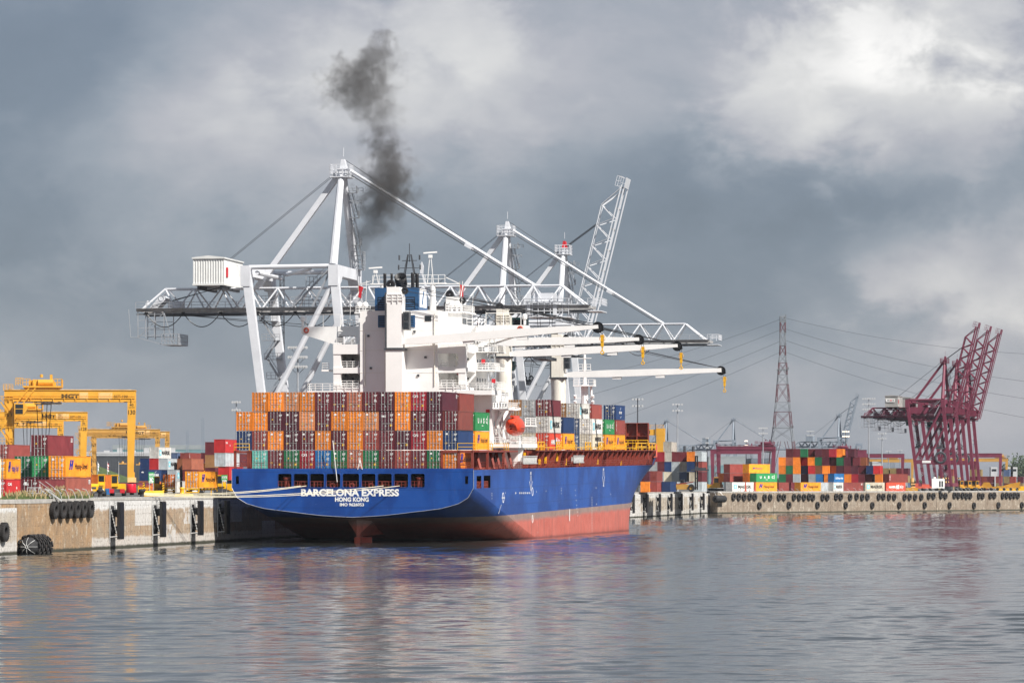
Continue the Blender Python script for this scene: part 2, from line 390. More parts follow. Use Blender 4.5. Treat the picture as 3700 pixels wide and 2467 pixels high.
def thing(name, label, cat, loc=(0, 0, 0), rz=0, group=None):
    o = ob(name, None); o.location = loc; o.rotation_euler = (0, 0, rz); o.empty_display_size = 1
    return tag(o, label, cat, group)
def structure(o): o['kind'] = 'structure'; return o
def kids(o): return KIDS.get(o.name, [])
def copy_tree(o, parent=None):
    c = o.copy(); C.objects.link(c)
    if parent: c.parent = parent; KIDS.setdefault(parent.name, []).append(c)
    for ch in kids(o): copy_tree(ch, c)
    return c

TXT = {}
def text_verts(s, h, w, bold):
    key = (s, bold)
    if key not in TXT:
        cu = bpy.data.curves.new('lettering', 'FONT'); cu.body = s; cu.size = 1; cu.offset = bold; cu.resolution_u = 3; cu.fill_mode = 'BOTH'
        o = bpy.data.objects.new('lettering', cu); C.objects.link(o)
        dg = bpy.context.evaluated_depsgraph_get(); me = bpy.data.meshes.new_from_object(o.evaluated_get(dg))
        vs = [tuple(v.co) for v in me.vertices]; fs = [tuple(p.vertices) for p in me.polygons]
        bpy.data.objects.remove(o); bpy.data.curves.remove(cu); bpy.data.meshes.remove(me)
        xs = [v[0] for v in vs]; x0, x1 = min(xs), max(xs)
        TXT[key] = ([((v[0] - x0) / (x1 - x0), v[1] / .70) for v in vs], fs, (x1 - x0) / .70)
    vs, fs, asp = TXT[key]
    w = w or h * asp
    return [(x * w, y * h) for x, y in vs], fs
def text_on(mb, s, face, x, y, z, h, w=None, bold=.0, m=None, skew=0):
    """flat lettering whose lower-left corner is (x, y, z); face '-y' reads along +x, '+x' reads along +y"""
    vs, fs = text_verts(s, h, w, bold)
    if face == '-y': P = [(x + a + skew * b, y, z + b) for a, b in vs]
    elif face == '+x': P = [(x, y + a + skew * b, z + b) for a, b in vs]
    mb.add(P, fs, m)
    return mb
# ------------------------------------------------------------------ water, ground, quay walls
AL = R(10.05); QX, QY = -64.4, 470.0                # left quay edge: through (QX, QY), heading AL right of the view axis
def QL(u, v, z=0.): return Vector((QX + u * math.sin(AL) + v * math.cos(AL), QY + u * math.cos(AL) - v * math.sin(AL), z))
def QLu(px, v=0.):                                  # distance along the left quay (at offset v) of what shows in photo column px
    t = (px - CX) / F; x0, y0 = QX + v * math.cos(AL), QY - v * math.sin(AL)
    return (t * y0 - x0) / (math.sin(AL) - t * math.cos(AL))
A2 = R(37.5); RX, RY = 64.6, 1179.0                 # right quay edge
def QR(u, v, z=0.): return Vector((RX + u * math.sin(A2) + v * math.cos(A2), RY + u * math.cos(A2) - v * math.sin(A2), z))
def QRu(px, v=0.):
    t = (px - CX) / F; x0, y0 = RX + v * math.cos(A2), RY - v * math.sin(A2)
    return (t * y0 - x0) / (math.sin(A2) - t * math.cos(A2))
GZ = 7.0
UC = (RY - QY) / math.cos(AL)                       # corner of the two quays

import numpy as np
def water():
    # wind ripples as real relief from 130 m to 1450 m off, flat beyond; one sheet
    rg = np.random.default_rng(4)
    ys = [130.]
    while ys[-1] < 1450: ys.append(ys[-1] + max(.30, .30 * (ys[-1] / 330.) ** 1.15))
    ys = np.array(ys); n = 640; a = np.linspace(-.150, .150, n)
    Yg = np.repeat(ys, n); Xg = (ys[:, None] * a[None, :]).ravel()
    Zg = np.zeros_like(Xg); slope = 0.
    for k in range(64):
        L = .9 * (10. / .9) ** ((k + rg.random()) / 64); th = rg.normal(-.15, .5); kk = 2 * np.pi / L; amp = .0030 * L ** .92 * (1.2 if 1.2 < L < 4 else .8)
        Zg += amp * np.sin(kk * (Xg * np.sin(th) + Yg * np.cos(th)) + rg.random() * 6.28); slope += (amp * kk) ** 2 / 2
    Zg *= RIP / np.sqrt(slope)
    grp = .78 + .30 * np.sin(Xg * .031 + Yg * .011 + 1.) * np.sin(Yg * .023 - Xg * .012) + .22 * np.sin(Xg * .09 + 2. + np.sin(Yg * .02)) * np.sin(Yg * .045 + .7)
    Zg *= grp
    e = np.minimum(np.minimum((Yg - 130) / 12, (1450 - Yg) / 80), np.minimum(np.tile((a + .150) / .006, len(ys)), np.tile((.150 - a) / .006, len(ys)))).clip(0, 1)
    Zg *= e
    V = np.stack([Xg, Yg, Zg], 1); m = len(ys); ix = (np.arange(m - 1)[:, None] * n + np.arange(n - 1)[None, :]).ravel()
    Fq = np.stack([ix, ix + 1, ix + n + 1, ix + n], 1)
    o = len(V); y0, y1, w0, w1 = ys[0], ys[-1], ys[0] * .15, ys[-1] * .15
    ex = np.array([(-9000, -400, 0), (9000, -400, 0), (9000, 26000, 0), (-9000, 26000, 0)], float)
    V = np.concatenate([V, ex]); c0, c1, c2, c3 = 0, n - 1, m * n - 1, (m - 1) * n
    Fq = np.concatenate([Fq, [(o, o + 1, c1, c0), (o + 1, o + 2, c2, c1), (o + 2, o + 3, c3, c2), (o + 3, o, c0, c3)]])
    me = bpy.data.meshes.new('water'); me.vertices.add(len(V)); me.vertices.foreach_set('co', V.ravel())
    me.loops.add(Fq.size); me.loops.foreach_set('vertex_index', Fq.ravel().astype(np.int32)); me.polygons.add(len(Fq)); me.polygons.foreach_set('loop_start', np.arange(0, Fq.size, 4, dtype=np.int32))
    me.polygons.foreach_set('use_smooth', np.ones(len(Fq), bool)); me.update(calc_edges=True); me.materials.append(m_water)
    structure(ob('water', me))
RIP = .058
water()
mb = MB()
g = [QL(-200, -1.5), QL(UC, -1.5), QR(700, -1.5), (9000, 2600, 0), (9000, 26000, 0), (-9000, 26000, 0), (-9000, 270, 0)]
mb.add([(p[0], p[1], GZ - .02) for p in g], [tuple(range(len(g)))])
structure(mb.build('ground', m_ground))

def quay(name, label, u0, u1, m, cope_h, cope_m, right=False, joints=()):
    q = thing(name, label, 'quay wall', (RX, RY, 0) if right else (QX, QY, 0), -A2 if right else -AL)
    b = MB()
    cuts = [u0] + list(joints) + [u1]
    for a, c in zip(cuts, cuts[1:]):
        b.box(-3., 0, a + (.08 if a != u0 else 0), c - (.08 if c != u1 else 0), -3, GZ - cope_h)
        if c != u1: b.box(-3., -.35, c - .08, c + .08, -3, GZ - cope_h)
    b.build('wall', m, q)
    b = MB(); b.box(-3., .06, u0, u1, GZ - cope_h, GZ)
    b.build('coping', cope_m, q)
    return q
ub = QLu(332)
q1 = quay('quay_wall', 'old brown concrete quay wall with tyre row, weeds on top', -90, ub, m_qbrown, .55, m_cope, joints=(QLu(57), QLu(178)))
b = MB(); b.box(0, .22, -90, QLu(55), -3, 5.9); b.build('buttress', m_qpale, q1)
q2 = quay('quay_wall', 'whitewashed quay wall with black panel fenders beside the blue ship stern', ub, 300, m_qwhite, .30, m_cope)
b = MB(); b.box(-.30, -.18, ub, 300, GZ, GZ + .10); b.box(-.62, -.5, ub, 300, GZ, GZ + .14)
for k in range(0, int(300 - ub), 1): b.box(-.5, -.18, ub + k + .2, ub + k + .5, GZ, GZ + .10)
b.build('kerb', m_rod, q2)
q3 = quay('quay_wall', 'pale concrete quay wall with panel fenders beyond the ship bow', 300, UC + .5, m_qpale, .35, m_cope)
b = MB()
for k in range(40): b.box(.0, .5, 560 + k * 4.2, 561.2 + k * 4.2, -3, 6.4)
b.build('pilaster', m_qpale, q3)
jr = [QRu(x) for x in (2795, 3002, 3199, 3384, 3562)]
q4 = quay('quay_wall', 'long grey brown concrete quay wall hung with black tyres at right', .5, 700, m_qgrey, .45, m_cope, True, joints=jr)

# ------------------------------------------------------------------ fenders on the left quay
def make_fender():
    f = thing('panel_fender', 'fender', 'fender', (0, 0, 0), -AL, 'black panel fenders on the left quay')
    b = MB(); b.box(1.15, 1.55, -1.1, 1.1, 1.3, 6.35); b.box(1.55, 1.60, -.95, .95, 1.5, 6.2)
    for k in range(5): b.box(1.10, 1.15, -1.0, 1.0, 1.6 + k, 1.75 + k)
    b.prism([(1.15, 6.35), (1.15, 6.5), (1.45, 6.5), (1.55, 6.35)], 'y', -1.1, 1.1)
    b.build('panel', m_black, f)
    for z in (2.6, 4.9):
        b = MB(); b.lathe([(.0, 0), (.75, 0), (.55, .25), (.5, .6), (.6, 1.0), (.7, 1.15), (0, 1.15)], (0, .0, z), (1, 0, 0), 14)
        b.build('rubber_unit', m_rubber, f)
    b = MB(); b.box(0, .12, -1.05, 1.05, 1.55, 5.95); b.build('backing_plate', m_rubber, f)
    for y in (-1.25, 1.25):
        b = MB(); b.tube((.16, y, .9), (.16, y, 6.7), .07, 6); b.tube((.16, y, 6.0), (1.2, y * .8, 6.45), .045, 5); b.tube((.16, y, 1.6), (1.2, y * .85, 1.7), .09, 5)
        b.build('guide_pipe', m_rod, f)
        b = MB(); p0, p1 = Vector((.22, y, 5.9)), Vector((1.12, y * .86, 2.0))
        for k in range(18):
            a, c = p0.lerp(p1, k / 18), p0.lerp(p1, (k + .8) / 18); b.beam(a, c, .17 if k % 2 else .07, .07 if k % 2 else .17)
        b.build('chain', m_rod, f)
    return f
f0 = make_fender()
near = ['panel fender nearest the tyre row on the whitewashed quay', 'patched panel fender, middle one of the three on the whitewashed quay',
        'panel fender on the whitewashed quay just left of the ship stern', 'black panel fender in the dark shade under the ship stern']
far = ['first panel fender of the far quay, at the ship bow', 'second panel fender right of the ship bow', 'third panel fender right of the ship bow', 'fourth panel fender right of the ship bow',
       'fifth panel fender right of the ship bow', 'panel fender nearest the quay corner', ]
spots = [(437, near[0]), (590, near[1]), (726, near[2]), (822, near[3])] + list(zip((2338, 2385, 2427, 2464, 2503, 2543), far)) + [(2290, 'panel fender half hidden behind the ship bow at the water')]
for i, (px, lab) in enumerate(spots):
    f = f0 if i == 0 else copy_tree(f0)
    f.location = QL(QLu(px, 1.4), 0, 0); f['label'] = lab

# ------------------------------------------------------------------ tyres
def tyre_mesh(Ro=1.04, Ri=.52, w=.62):
    b = MB(); prof = [(Ri, .12 * w), (Ri + .1, .02), (Ro * .8, 0), (Ro * .95, .05 * w / .6), (Ro, .2 * w), (Ro, .8 * w), (Ro * .95, w - .05), (Ro * .8, w), (Ri + .1, w - .02), (Ri, .88 * w), (Ri - .02, .5 * w), (Ri, .12 * w)]
    b.lathe(prof, (0, 0, 0), (1, 0, 0), 26)
    for k in range(26):
        a = 2 * math.pi * (k + .5) / 26
        for x0, x1, d in ((.03, w * .48, .0), (w * .52, w - .03, .12)):
            c = Vector((0, math.cos(a + d), math.sin(a + d)))
            b.beam(c * (Ro - .02) + Vector(((x0 + x1) / 2, 0, 0)), c * (Ro + .05) + Vector(((x0 + x1) / 2, 0, 0)), x1 - x0, .12, up=(0, -math.sin(a), math.cos(a)))
    return b.mesh('tyre', m_tyre)
tyre_me = tyre_mesh()
b = MB(); b.path([(.3, 0, 1.0), (.2, .0, 1.8), (-.1, -.4, 2.6), (-.6, -.7, 2.75)], .05, 5); tchain_me = b.mesh('chain', m_rod)
def tyre(loc, rz, label, group, tilt=0., chain=True, s=1.):
    t = thing('tyre_fender', label, 'tyre', loc, rz, group)
    o = ob('tyre', tyre_me, t); o.rotation_euler = (0, tilt, random.uniform(-.06, .06)); o.scale = (s, s, s)
    if chain: ob('chain', tchain_me, t)
    return t
ordn = ['first', 'second', 'third', 'fourth', 'fifth', 'sixth', 'seventh', 'eighth', 'ninth', 'tenth', 'eleventh', 'twelfth', 'thirteenth', 'fourteenth', 'fifteenth', 'sixteenth',
        'seventeenth', 'eighteenth', 'nineteenth', 'twentieth', 'twenty-first', 'twenty-second', 'twenty-third', 'twenty-fourth', 'twenty-fifth', 'twenty-sixth', 'twenty-seventh',
        'twenty-eighth', 'twenty-ninth', 'thirtieth', 'thirty-first', 'thirty-second', 'thirty-third', 'thirty-fourth', 'thirty-fifth', 'thirty-sixth', 'thirty-seventh', 'thirty-eighth',
        'thirty-ninth', 'fortieth', 'forty-first', 'forty-second', 'forty-third', 'forty-fourth', 'forty-fifth', 'forty-sixth', 'forty-seventh', 'forty-eighth', 'forty-ninth', 'fiftieth',
        'fifty-first', 'fifty-second', 'fifty-third', 'fifty-fourth', 'fifty-fifth']
for i, px in enumerate((197, 225, 251, 276, 300, 326)):
    u = QLu(px, .4); z = HC - (1842 - i * .8 - HY) / F * QL(u, .4).y
    tyre(QL(u, .06, z), -AL, f'{"rusty red" if i in (0, 3) else "black"} tyre, {ordn[i]} from the left of six along the brown quay top', 'tyres along the brown quay', .05, s=1.08)
u = QLu(11, .4); tyre(QL(u, .22, HC - (1921 - HY) / F * QL(u, .4).y), -AL, 'big black tyre at the left picture edge, low on the brown quay', 'tyres along the brown quay', .0, False, 1.12)
up = [2652, 2671, 2690, 2710, 2728, 2764, 2784] + [2780 + .3912 * x for x in (92, 137, 230, 277, 323, 370, 405, 495, 538, 620, 662, 748, 808, 860, 908, 1013, 1055, 1108, 1155, 1252, 1298, 1348, 1405,
      1475, 1518, 1588, 1628, 1712, 1748, 1788, 1823, 1858, 1938, 1972, 2043, 2080, 2158, 2195, 2230, 2265, 2298)]
lo = [2745] + [2780 + .3912 * x for x in (183, 447, 707, 953, 1202, 1437, 1667, 1893, 2118, 2335)]
rt = random.Random(3)
for i, px in enumerate(up):
    u = QRu(px, .4); y = (1795 if px < 3000 else 1794) + rt.uniform(-1.5, 1.5) - (4 if 3330 < px else 0)
    tyre(QR(u, .02, HC - (y - HY) / F * QR(u, .4).y), -A2, f'black tyre, {ordn[i]} from the left in the upper row on the grey right quay', 'tyres on the right quay', rt.uniform(-.03, .06))
for i, px in enumerate(lo):
    u = QRu(px, .4)
    tyre(QR(u, .02, HC - (1824 + rt.uniform(-1.5, 1.5) - HY) / F * QR(u, .4).y), -A2, f'black tyre, {ordn[i]} from the left in the lower row on the grey right quay', 'tyres on the right quay', 0, False)

# the floating fender wrapped in tyres, and the drum fender at the quay corner
u0 = QLu(131, 1.6)
t = thing('floating_fender', 'fat black floating fender wrapped in a net of old tyres by the brown quay', 'fender', QL(u0, 1.55, .95), -AL)
b = MB(); b.lathe([(.02, -4.0), (.6, -3.9), (1.05, -3.4), (1.28, -2.8), (1.34, -2), (1.34, 2), (1.28, 2.8), (1.05, 3.4), (.6, 3.9), (.02, 4.0)], (0, 0, 0), (0, 1, 0), 20); b.build('body', m_rubber, t, True)
for j in range(7):
    for k in range(10):
        a = 2 * math.pi * (k + .5 * (j % 2)) / 10 + .2
        if math.sin(a) < -.75: continue
        yy = -2.7 + j * .9
        b = MB(); b.torus((1.38 * math.cos(a), yy, 1.38 * math.sin(a)), (math.cos(a), .35, math.sin(a)), .30, .13, 12, 6); b.build('tyre', m_tyre, t, True)
b = MB()
for k in range(8):
    a = 2 * math.pi * k / 8; b.path([(.1 * math.cos(a), -4.04, .1 * math.sin(a)), (.7 * math.cos(a), -3.92, .7 * math.sin(a)), (1.2 * math.cos(a), -3.2, 1.2 * math.sin(a))], .035, 4)
b.torus((0, -4.05, 0), (0, 1, 0), .16, .05, 10, 5); b.build('chain_net', m_rod, t)
u0 = QRu(2600, 1.)
t = thing('drum_fender', 'thick black drum fender lying across the corner of the two quays', 'fender', QR(u0, 1.05, 4.6), -A2)
b = MB(); b.lathe([(.45, -2.7), (1.0, -2.7), (1.1, -2.5), (1.1, 2.5), (1.0, 2.7), (.45, 2.7), (.45, -2.7)], (0, 0, 0), (0, 1, 0), 20); b.build('body', m_rubber, t, True)
b = MB(); b.path([(-1, -1.5, 2.2), (0, -2, 1.1)], .06); b.path([(-1, 1.5, 2.2), (0, 2, 1.1)], .06); b.build('chain', m_rod, t)

# weeds on the brown quay
m_grass = mat('weed_green', (.07, .10, .025), .8, 0, .4); m_straw = mat('dry_stalk', (.32, .25, .12), .8, 0, .3)
def weeds():
    b = MB(); rg = random.Random(5)
    for k in range(3800):
        px = rg.choice((rg.uniform(-10, 330), rg.gauss(200, 28), rg.gauss(60, 25), rg.gauss(100, 12), rg.gauss(300, 22)))
        if px > 336: continue
        v = -rg.uniform(.25, 3.0); p = QL(QLu(px, v), v, GZ)
        h = rg.uniform(.15, .5) if rg.random() < .86 else rg.uniform(.5, 1.5) * (1.2 if 150 < px < 240 else .8)
        a = rg.uniform(0, 6.28); w = .035 + .03 * rg.random(); lean = Vector((math.cos(a), math.sin(a), 0)) * h * rg.uniform(.1, .5)
        s_ = Vector((w, w * .3, 0)); top = p + lean + Vector((0, 0, h)); mid = p + lean * .35 + Vector((0, 0, h * .55))
        m = m_grass if h < .55 or rg.random() < .3 else m_straw
        b.add([p - s_, p + s_, mid + s_ * .8, mid - s_ * .8, top], [(0, 1, 2, 3), (3, 2, 4)], m)
        if m is m_straw: b.add([top - s_ * 1.6 - Vector((0, 0, .25)), top + s_ * 1.6 - Vector((0, 0, .25)), top + Vector((0, 0, .1))], [(0, 1, 2)], m)
    o = b.build('weeds'); o['kind'] = 'stuff'
weeds()
t = thing('handrail', 'grey steel steps and handrail on the brown quay in front of maroon containers', 'handrail', QL(QLu(112, -1.), -1., GZ), -AL)
b = MB(); b.rails([(0, -1.6, 0), (0, 4.4, 0)], 1.5, .04, 1.1, 2); b.build('rail', m_rod, t)
b = MB(); b.stair((.1, 4.5, 1.3), (1.1, 8.5, -.3), .9, (1, 0, 0)); b.build('steps', m_rod, t)

# bollards and pulled-up edge gear on the quays
def bollard(px, lab, big=1.):
    t = thing('bollard', lab, 'bollard', QL(QLu(px, -1.3), -1.3, GZ), -AL, 'bollards on the quay edge')
    b = MB(); b.lathe([(.55, 0), (.5, .1), (.3, .2), (.28, .75), (.5, .9), (.52, 1.1), (.3, 1.25), (.0, 1.28)], (0, 0, 0), n=14); b.box(-.6, .6, -.6, .6, 0, .08)
    o = b.build('post', m_brightyel if big > 1 else m_rubber, t, True); o.scale = (big, big, big)
bollard(362, 'small black bollard on the whitewashed quay right of the brown wall'); bollard(513, 'small black bollard above the middle panel fenders on the whitewashed quay')
t = thing('mooring_hook', 'big yellow mooring hook unit on the quay edge in front of orange container', 'mooring hook', QL(QLu(659, -1.6), -1.6, GZ), -AL)
b = MB(); b.prism([(-.9, 0), (.9, 0), (.75, .45), (.2, .6), (-.7, .5)], 'y', -1.4, 3.4); b.build('base', m_brightyel, t)
b = MB(); b.lathe([(.75, 0), (.6, .3), (.55, 1.6), (.75, 1.8), (.7, 2.2), (.2, 2.35), (0, 2.35)], (-.2, .4, 1.0), n=14); b.build('capstan', m_brightyel, t, True).scale = (.55, .55, .45)
# ------------------------------------------------------------------ the container ship
SX, SY, TRIM = -24.3, 568.0, .0095
MS = Matrix.Translation((SX, SY, 0)) @ Matrix.Rotation(-AL, 4, 'Z') @ Matrix.Rotation(TRIM, 4, 'X')
def SH(v, s, z): return MS @ Vector((v, s, z))
def aboard(o, v, s, z, turn=0.):
    o.location = SH(v, s, z); o.rotation_euler = (TRIM, 0, -AL + turn); return o
def SHs(px, v):                                     # station along the ship where offset v shows in photo column px
    t = (px - CX) / F; x0, y0 = SX + v * math.cos(AL), SY - v * math.sin(AL)
    return (t * y0 - x0) / (math.sin(AL) - t * math.cos(AL))
def SHz(py, s, v): return HC + (HY - py) / F * SH(v, s, 0).y - TRIM * s
ship = thing('container_ship', 'big blue container ship with red bottom, white deckhouse and four white deck cranes', 'container ship', (SX, SY, 0), 0)
ship.rotation_euler = (TRIM, 0, -AL)

DK = 11.1
T1 = [(0, 3.95), (.25, 4.2), (.5, 4.74), (.73, 5.27), (.874, 6.0), (.954, 6.9), (1, 8.4)]
Z2 = [-5, -5, -5, -5, -4.6, -3.6, -2.0]
TGT = [0., 1.6, 3.8, 5.6, 7.0, 8.3, 9.3, 10.2, DK]
BM = 18.8
def bd(s): return BM if s < 190 else BM * math.sqrt(max(0., 1 - ((s - 190) / 48.2) ** 2))
def bw(s): return BM if s < 158 else BM * (1 - ((s - 158) / 68.) ** 1.7)
def half(s, z):
    if s < 158: return BM
    q = max(0., min(1.06, z / 11.1)) ** 1.05
    return max(.06, bw(s) + (bd(s) - bw(s)) * q) if bd(s) > .1 else .06
def section(s):
    w = min(1., s / 65.); pts = []
    for (f, z1), z2 in zip(T1, Z2):
        z = z1 + (z2 - z1) * w; pts.append((f * (half(s, -1) if s > 158 else BM), z))
    zt = pts[-1][1]
    for k, tz in enumerate(TGT):
        z = max(tz, zt + .001 * (k + 1)); pts.append((half(s, z), z))
    return pts
ST = [0, 1.2, 2.5, 4.4, 6.4, 8.5, 11.2, 14.1, 18, 23, 29, 36, 44, 54, 65, 90, 120, 150] + list(range(158, 226, 4)) + [226, 229, 232, 234.5, 236.5, 238]
def hull():
    b = MB(); secs = [section(s) for s in ST]; n = len(secs[0])
    for sg in (1, -1):
        vs = []; fs = []
        for s, sec in zip(ST, secs): vs += [(sg * x, s, z) for x, z in sec]
        for i in range(len(ST) - 1):
            for j in range(n - 1):
                zmid = (TGT[j - 7] if j >= 7 else -9)
                if sg > 0 and j - 7 in (5, 6) and (ST[i], ST[i + 1]) in ((2.5, 4.4), (4.4, 6.4), (8.5, 11.2), (11.2, 14.1)): continue
                q = [i * n + j, (i + 1) * n + j, (i + 1) * n + j + 1, i * n + j + 1]
                fs.append(q if sg < 0 else q[::-1])
        b.add(vs, fs)
    me = b.mesh('hull', m_hull)
    for p in me.polygons: p.use_smooth = abs(p.normal.y) < .97 and p.center.y > .05
    return ob('hull', me, ship)
hullo = hull()
WIN = [(-11.57, -9.4), (-9.09, -6.86), (-6.55, -4.33), (-4.02, -1.79), (-1.48, 1.14), (1.47, 3.67), (4.0, 6.2), (6.53, 8.74), (9.1, 11.3)]
SLOT = [(-18.15, -17.7), (17.5, 17.95)]
def transom():
    b = MB(); zl, zh = 8.46, 10.6; y = 0.
    q = lambda x0, x1, z0, z1: b.add([(x0, y, z0), (x1, y, z0), (x1, y, z1), (x0, y, z1)], [(0, 1, 2, 3)])
    q(-BM, BM, zh, DK + .25)
    allw = sorted(WIN + [(a, c) for a, c in SLOT]); x = -BM
    for a, c in allw: q(x, a, zl, zh); x = c
    q(x, BM, zl, zh)
    for a, c in SLOT: q(a, c, zl, 9.0); q(a, c, 10.2, zh)
    for a, c in WIN:                                 # rounded corners of the mooring-deck openings
        for cx, cz, sx, sz in ((a, zl, 1, 1), (c, zl, -1, 1), (a, zh, 1, -1), (c, zh, -1, -1)):
            r = .28; arc = [(cx + sx * r * (1 - math.cos(t)), y, cz + sz * r * (1 - math.sin(t))) for t in [k * math.pi / 8 for k in range(5)]]
            b.add([(cx, y, cz)] + arc, [tuple(range(6))])
    low = [(f * BM, z) for f, z in T1]; fine = []
    for (x0, z0), (x1, z1) in zip(low, low[1:]): fine += [(x0, z0), ((x0 + x1) / 2, (z0 + z1) / 2 - .02)]
    fine.append(low[-1]); pl = [(-x, y, z) for x, z in fine[::-1]] + [(x, y, z) for x, z in fine[1:]]
    b.add(pl + [(BM, y, zl), (-BM, y, zl)], [tuple(range(len(pl) + 2))])
    tr = b.build('transom', m_hull, ship)
    e = MB(); pe = [Vector((x, -.03, z)) for x, _, z in pl]; pe = [Vector((-BM, -.03, DK))] + pe + [Vector((BM, -.03, DK))]
    e.path(pe, .03, 5); e.build('edge_strip', m_rod, tr)
    for a, c in WIN:
        f = MB(); r = .28; pts = []
        for cx, cz, a0 in ((c - r, zl + r, -90), (c - r, zh - r, 0), (a + r, zh - r, 90), (a + r, zl + r, 180)):
            pts += [(cx + r * math.cos(R(a0 + k * 22.5)), -.02, cz + r * math.sin(R(a0 + k * 22.5))) for k in range(5)]
        f.path([Vector(p) for p in pts + pts[:1]], .05, 5); f.build('opening_frame', m_hull, tr)
    for txt, x0, x1, z, h, bold in (('BARCELONA EXPRESS', -7.95, 7.3, 7.22, .98, .030), ('HONG KONG', -2.65, 2.6, 6.36, .62, .030), ('IMO 9626053', -1.9, 1.85, 5.66, .44, .022)):
        bold *= 1.5; l = MB(); text_on(l, txt, '-y', x0, -.035, z, h, x1 - x0, bold); l.build('lettering', m_wink, tr)
    return tr
transom()
# mooring deck behind the openings, its colour darkened to stand for the shade inside
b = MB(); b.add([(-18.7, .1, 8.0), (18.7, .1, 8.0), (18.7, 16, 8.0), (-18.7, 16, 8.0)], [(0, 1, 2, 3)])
b.add([(-18.7, 16, 8.0), (18.7, 16, 8.0), (18.7, 16, 11), (-18.7, 16, 11)], [(0, 1, 2, 3)]); b.build('mooring_deck', mat('deck_painted_shade', (.018, .010, .009), .8), ship)
for x in (-10.4, 10.3):
    b = MB(); b.lathe([(.42, 0), (.42, 1.7), (.62, 1.75), (.62, 2.05), (.42, 2.1), (0, 2.1)], (x, .9, 8.0), n=14); b.build('roller_post', m_rb, ship)
for x, w in ((-7.5, .75), (-5.2, .75), (5.4, .75), (7.6, .75)):
    b = MB(); b.path([(x - w, .4, 8.1), (x - w, .4, 9.35), (x + w, .4, 9.35), (x + w, .4, 8.1)], .09, 6); b.lathe([(.3, 0), (.3, .5), (.4, .55), (0, .6)], (x, .9, 8.0), n=10); b.build('fairlead', m_rb, ship)
for x in (-3.1, -.1, 2.9):
    b = MB(); b.torus((x, .35, 8.75), (0, 1, 0), .34, .11, 14, 6, 1.6); b.box(x - .5, x + .5, .2, .5, 8.0, 8.4); b.build('fairlead', m_rb, ship)
b = MB()
for a, c in WIN: b.rails([(a, .22, 8.4), (c, .22, 8.4)], 1.0, .03, .55, 2)
b.build('guard_rail', m_rb, ship)
for s0, s1 in ((3.0, 6.2), (9, 13.5)):
    b = MB(); b.rails([(18.5, s0, 8.1), (18.5, s1, 8.1)], 1.2, .05, .8, 2); b.box(17.9, 18.3, s0 + .6, s0 + 1.6, 8.0, 9.4); b.build('guard_rail', m_rb, ship)

# decks
b = MB(); top = [(half(s, DK), s) for s in ST if s >= 0]
vs = [(-x, max(s, .05), DK - .08) for x, s in top] + [(x, max(s, .05), DK - .08) for x, s in top]; n = len(top)
b.add(vs, [(k, k + 1, n + k + 1, n + k) for k in range(n - 1)]); b.build('main_deck', m_rb, ship)
# skeg, rudder
b = MB(); prof = [(0., 3.9, 2.6), (.0, 2.2, 1.1), (.0, .6, .22), (0, -2, .2)]
vs = []
for y, z, w in [(3.5, 4.6, 2.7), (3.5, 3.0, 1.7), (3.6, 1.4, .35), (3.6, .9, .28)]: vs += [(-w, y + 3.2 * (w / 2.7), z), (0, y - .3, z), (w, y + 3.2 * (w / 2.7), z), (w * .9, 26, z), (-w * .9, 26, z)]
fs = []
for i in range(3):
    for k in range(5): fs.append((i * 5 + k, i * 5 + (k + 1) % 5, i * 5 + 5 + (k + 1) % 5, i * 5 + 5 + k))
b.add(vs, fs + [(15, 19, 18, 17, 16)]); b.build('skeg', m_hull, ship)
b = MB(); b.prism([(0, 3.2), (.45, 3.6), (.32, 6.2), (.1, 7.5), (-.1, 7.5), (-.32, 6.2), (-.45, 3.6)], 'z', -3, .85); b.box(-.42, 1.9, 5.2, 5.5, -3, .8)
b.build('rudder', m_salmon, ship)

# forecastle bulwark: outside blue, red inside with ribs
def fz(s): return 12.7 if s < 206 else 12.7 + 2.5 * min(1, (s - 206) / 4)
SB = [198, 200, 202, 204, 206, 208, 210, 213, 216, 219, 222, 225, 228, 231, 234, 236, 237.2, 238]
b = MB(); inn = MB(); cap = MB()
for sg in (1, -1):
    def ring(s, d, lo, hi): return [(sg * max(.0, half(s, lo) - d), s - d * (s > 225), lo), (sg * max(.0, half(s, hi) * 1.0 - d), s - d * (s > 225), hi)]
    for mbx, d in ((b, 0.), (inn, .16)):
        vs = [];
        for s in SB: vs += ring(s, d, DK - .1, fz(s))
        mbx.add(vs, [(2 * k, 2 * k + 2, 2 * k + 3, 2 * k + 1) for k in range(len(SB) - 1)])
    cap.path([Vector((sg * half(s, fz(s)), s, fz(s))) for s in SB], .16, 6)
    for k, s in enumerate(SB):
        if s > 206 and half(s, DK) > .5:
            x = half(s, DK) - .16; inn.beam((sg * x, s - .1, DK), (sg * (half(s, fz(s)) - .16), s - .1, fz(s)), .14, .7); 
    for zz in (12.2, 13.6):
        inn.path([Vector((sg * (half(s, zz) - .3), s - .15, zz)) for s in SB if s >= 208], .09, 4)
bo = b.build('bulwark', m_hull, ship); inn.build('bulwark_lining', m_rb, bo); cap.build('rail_cap', m_salmon, bo)

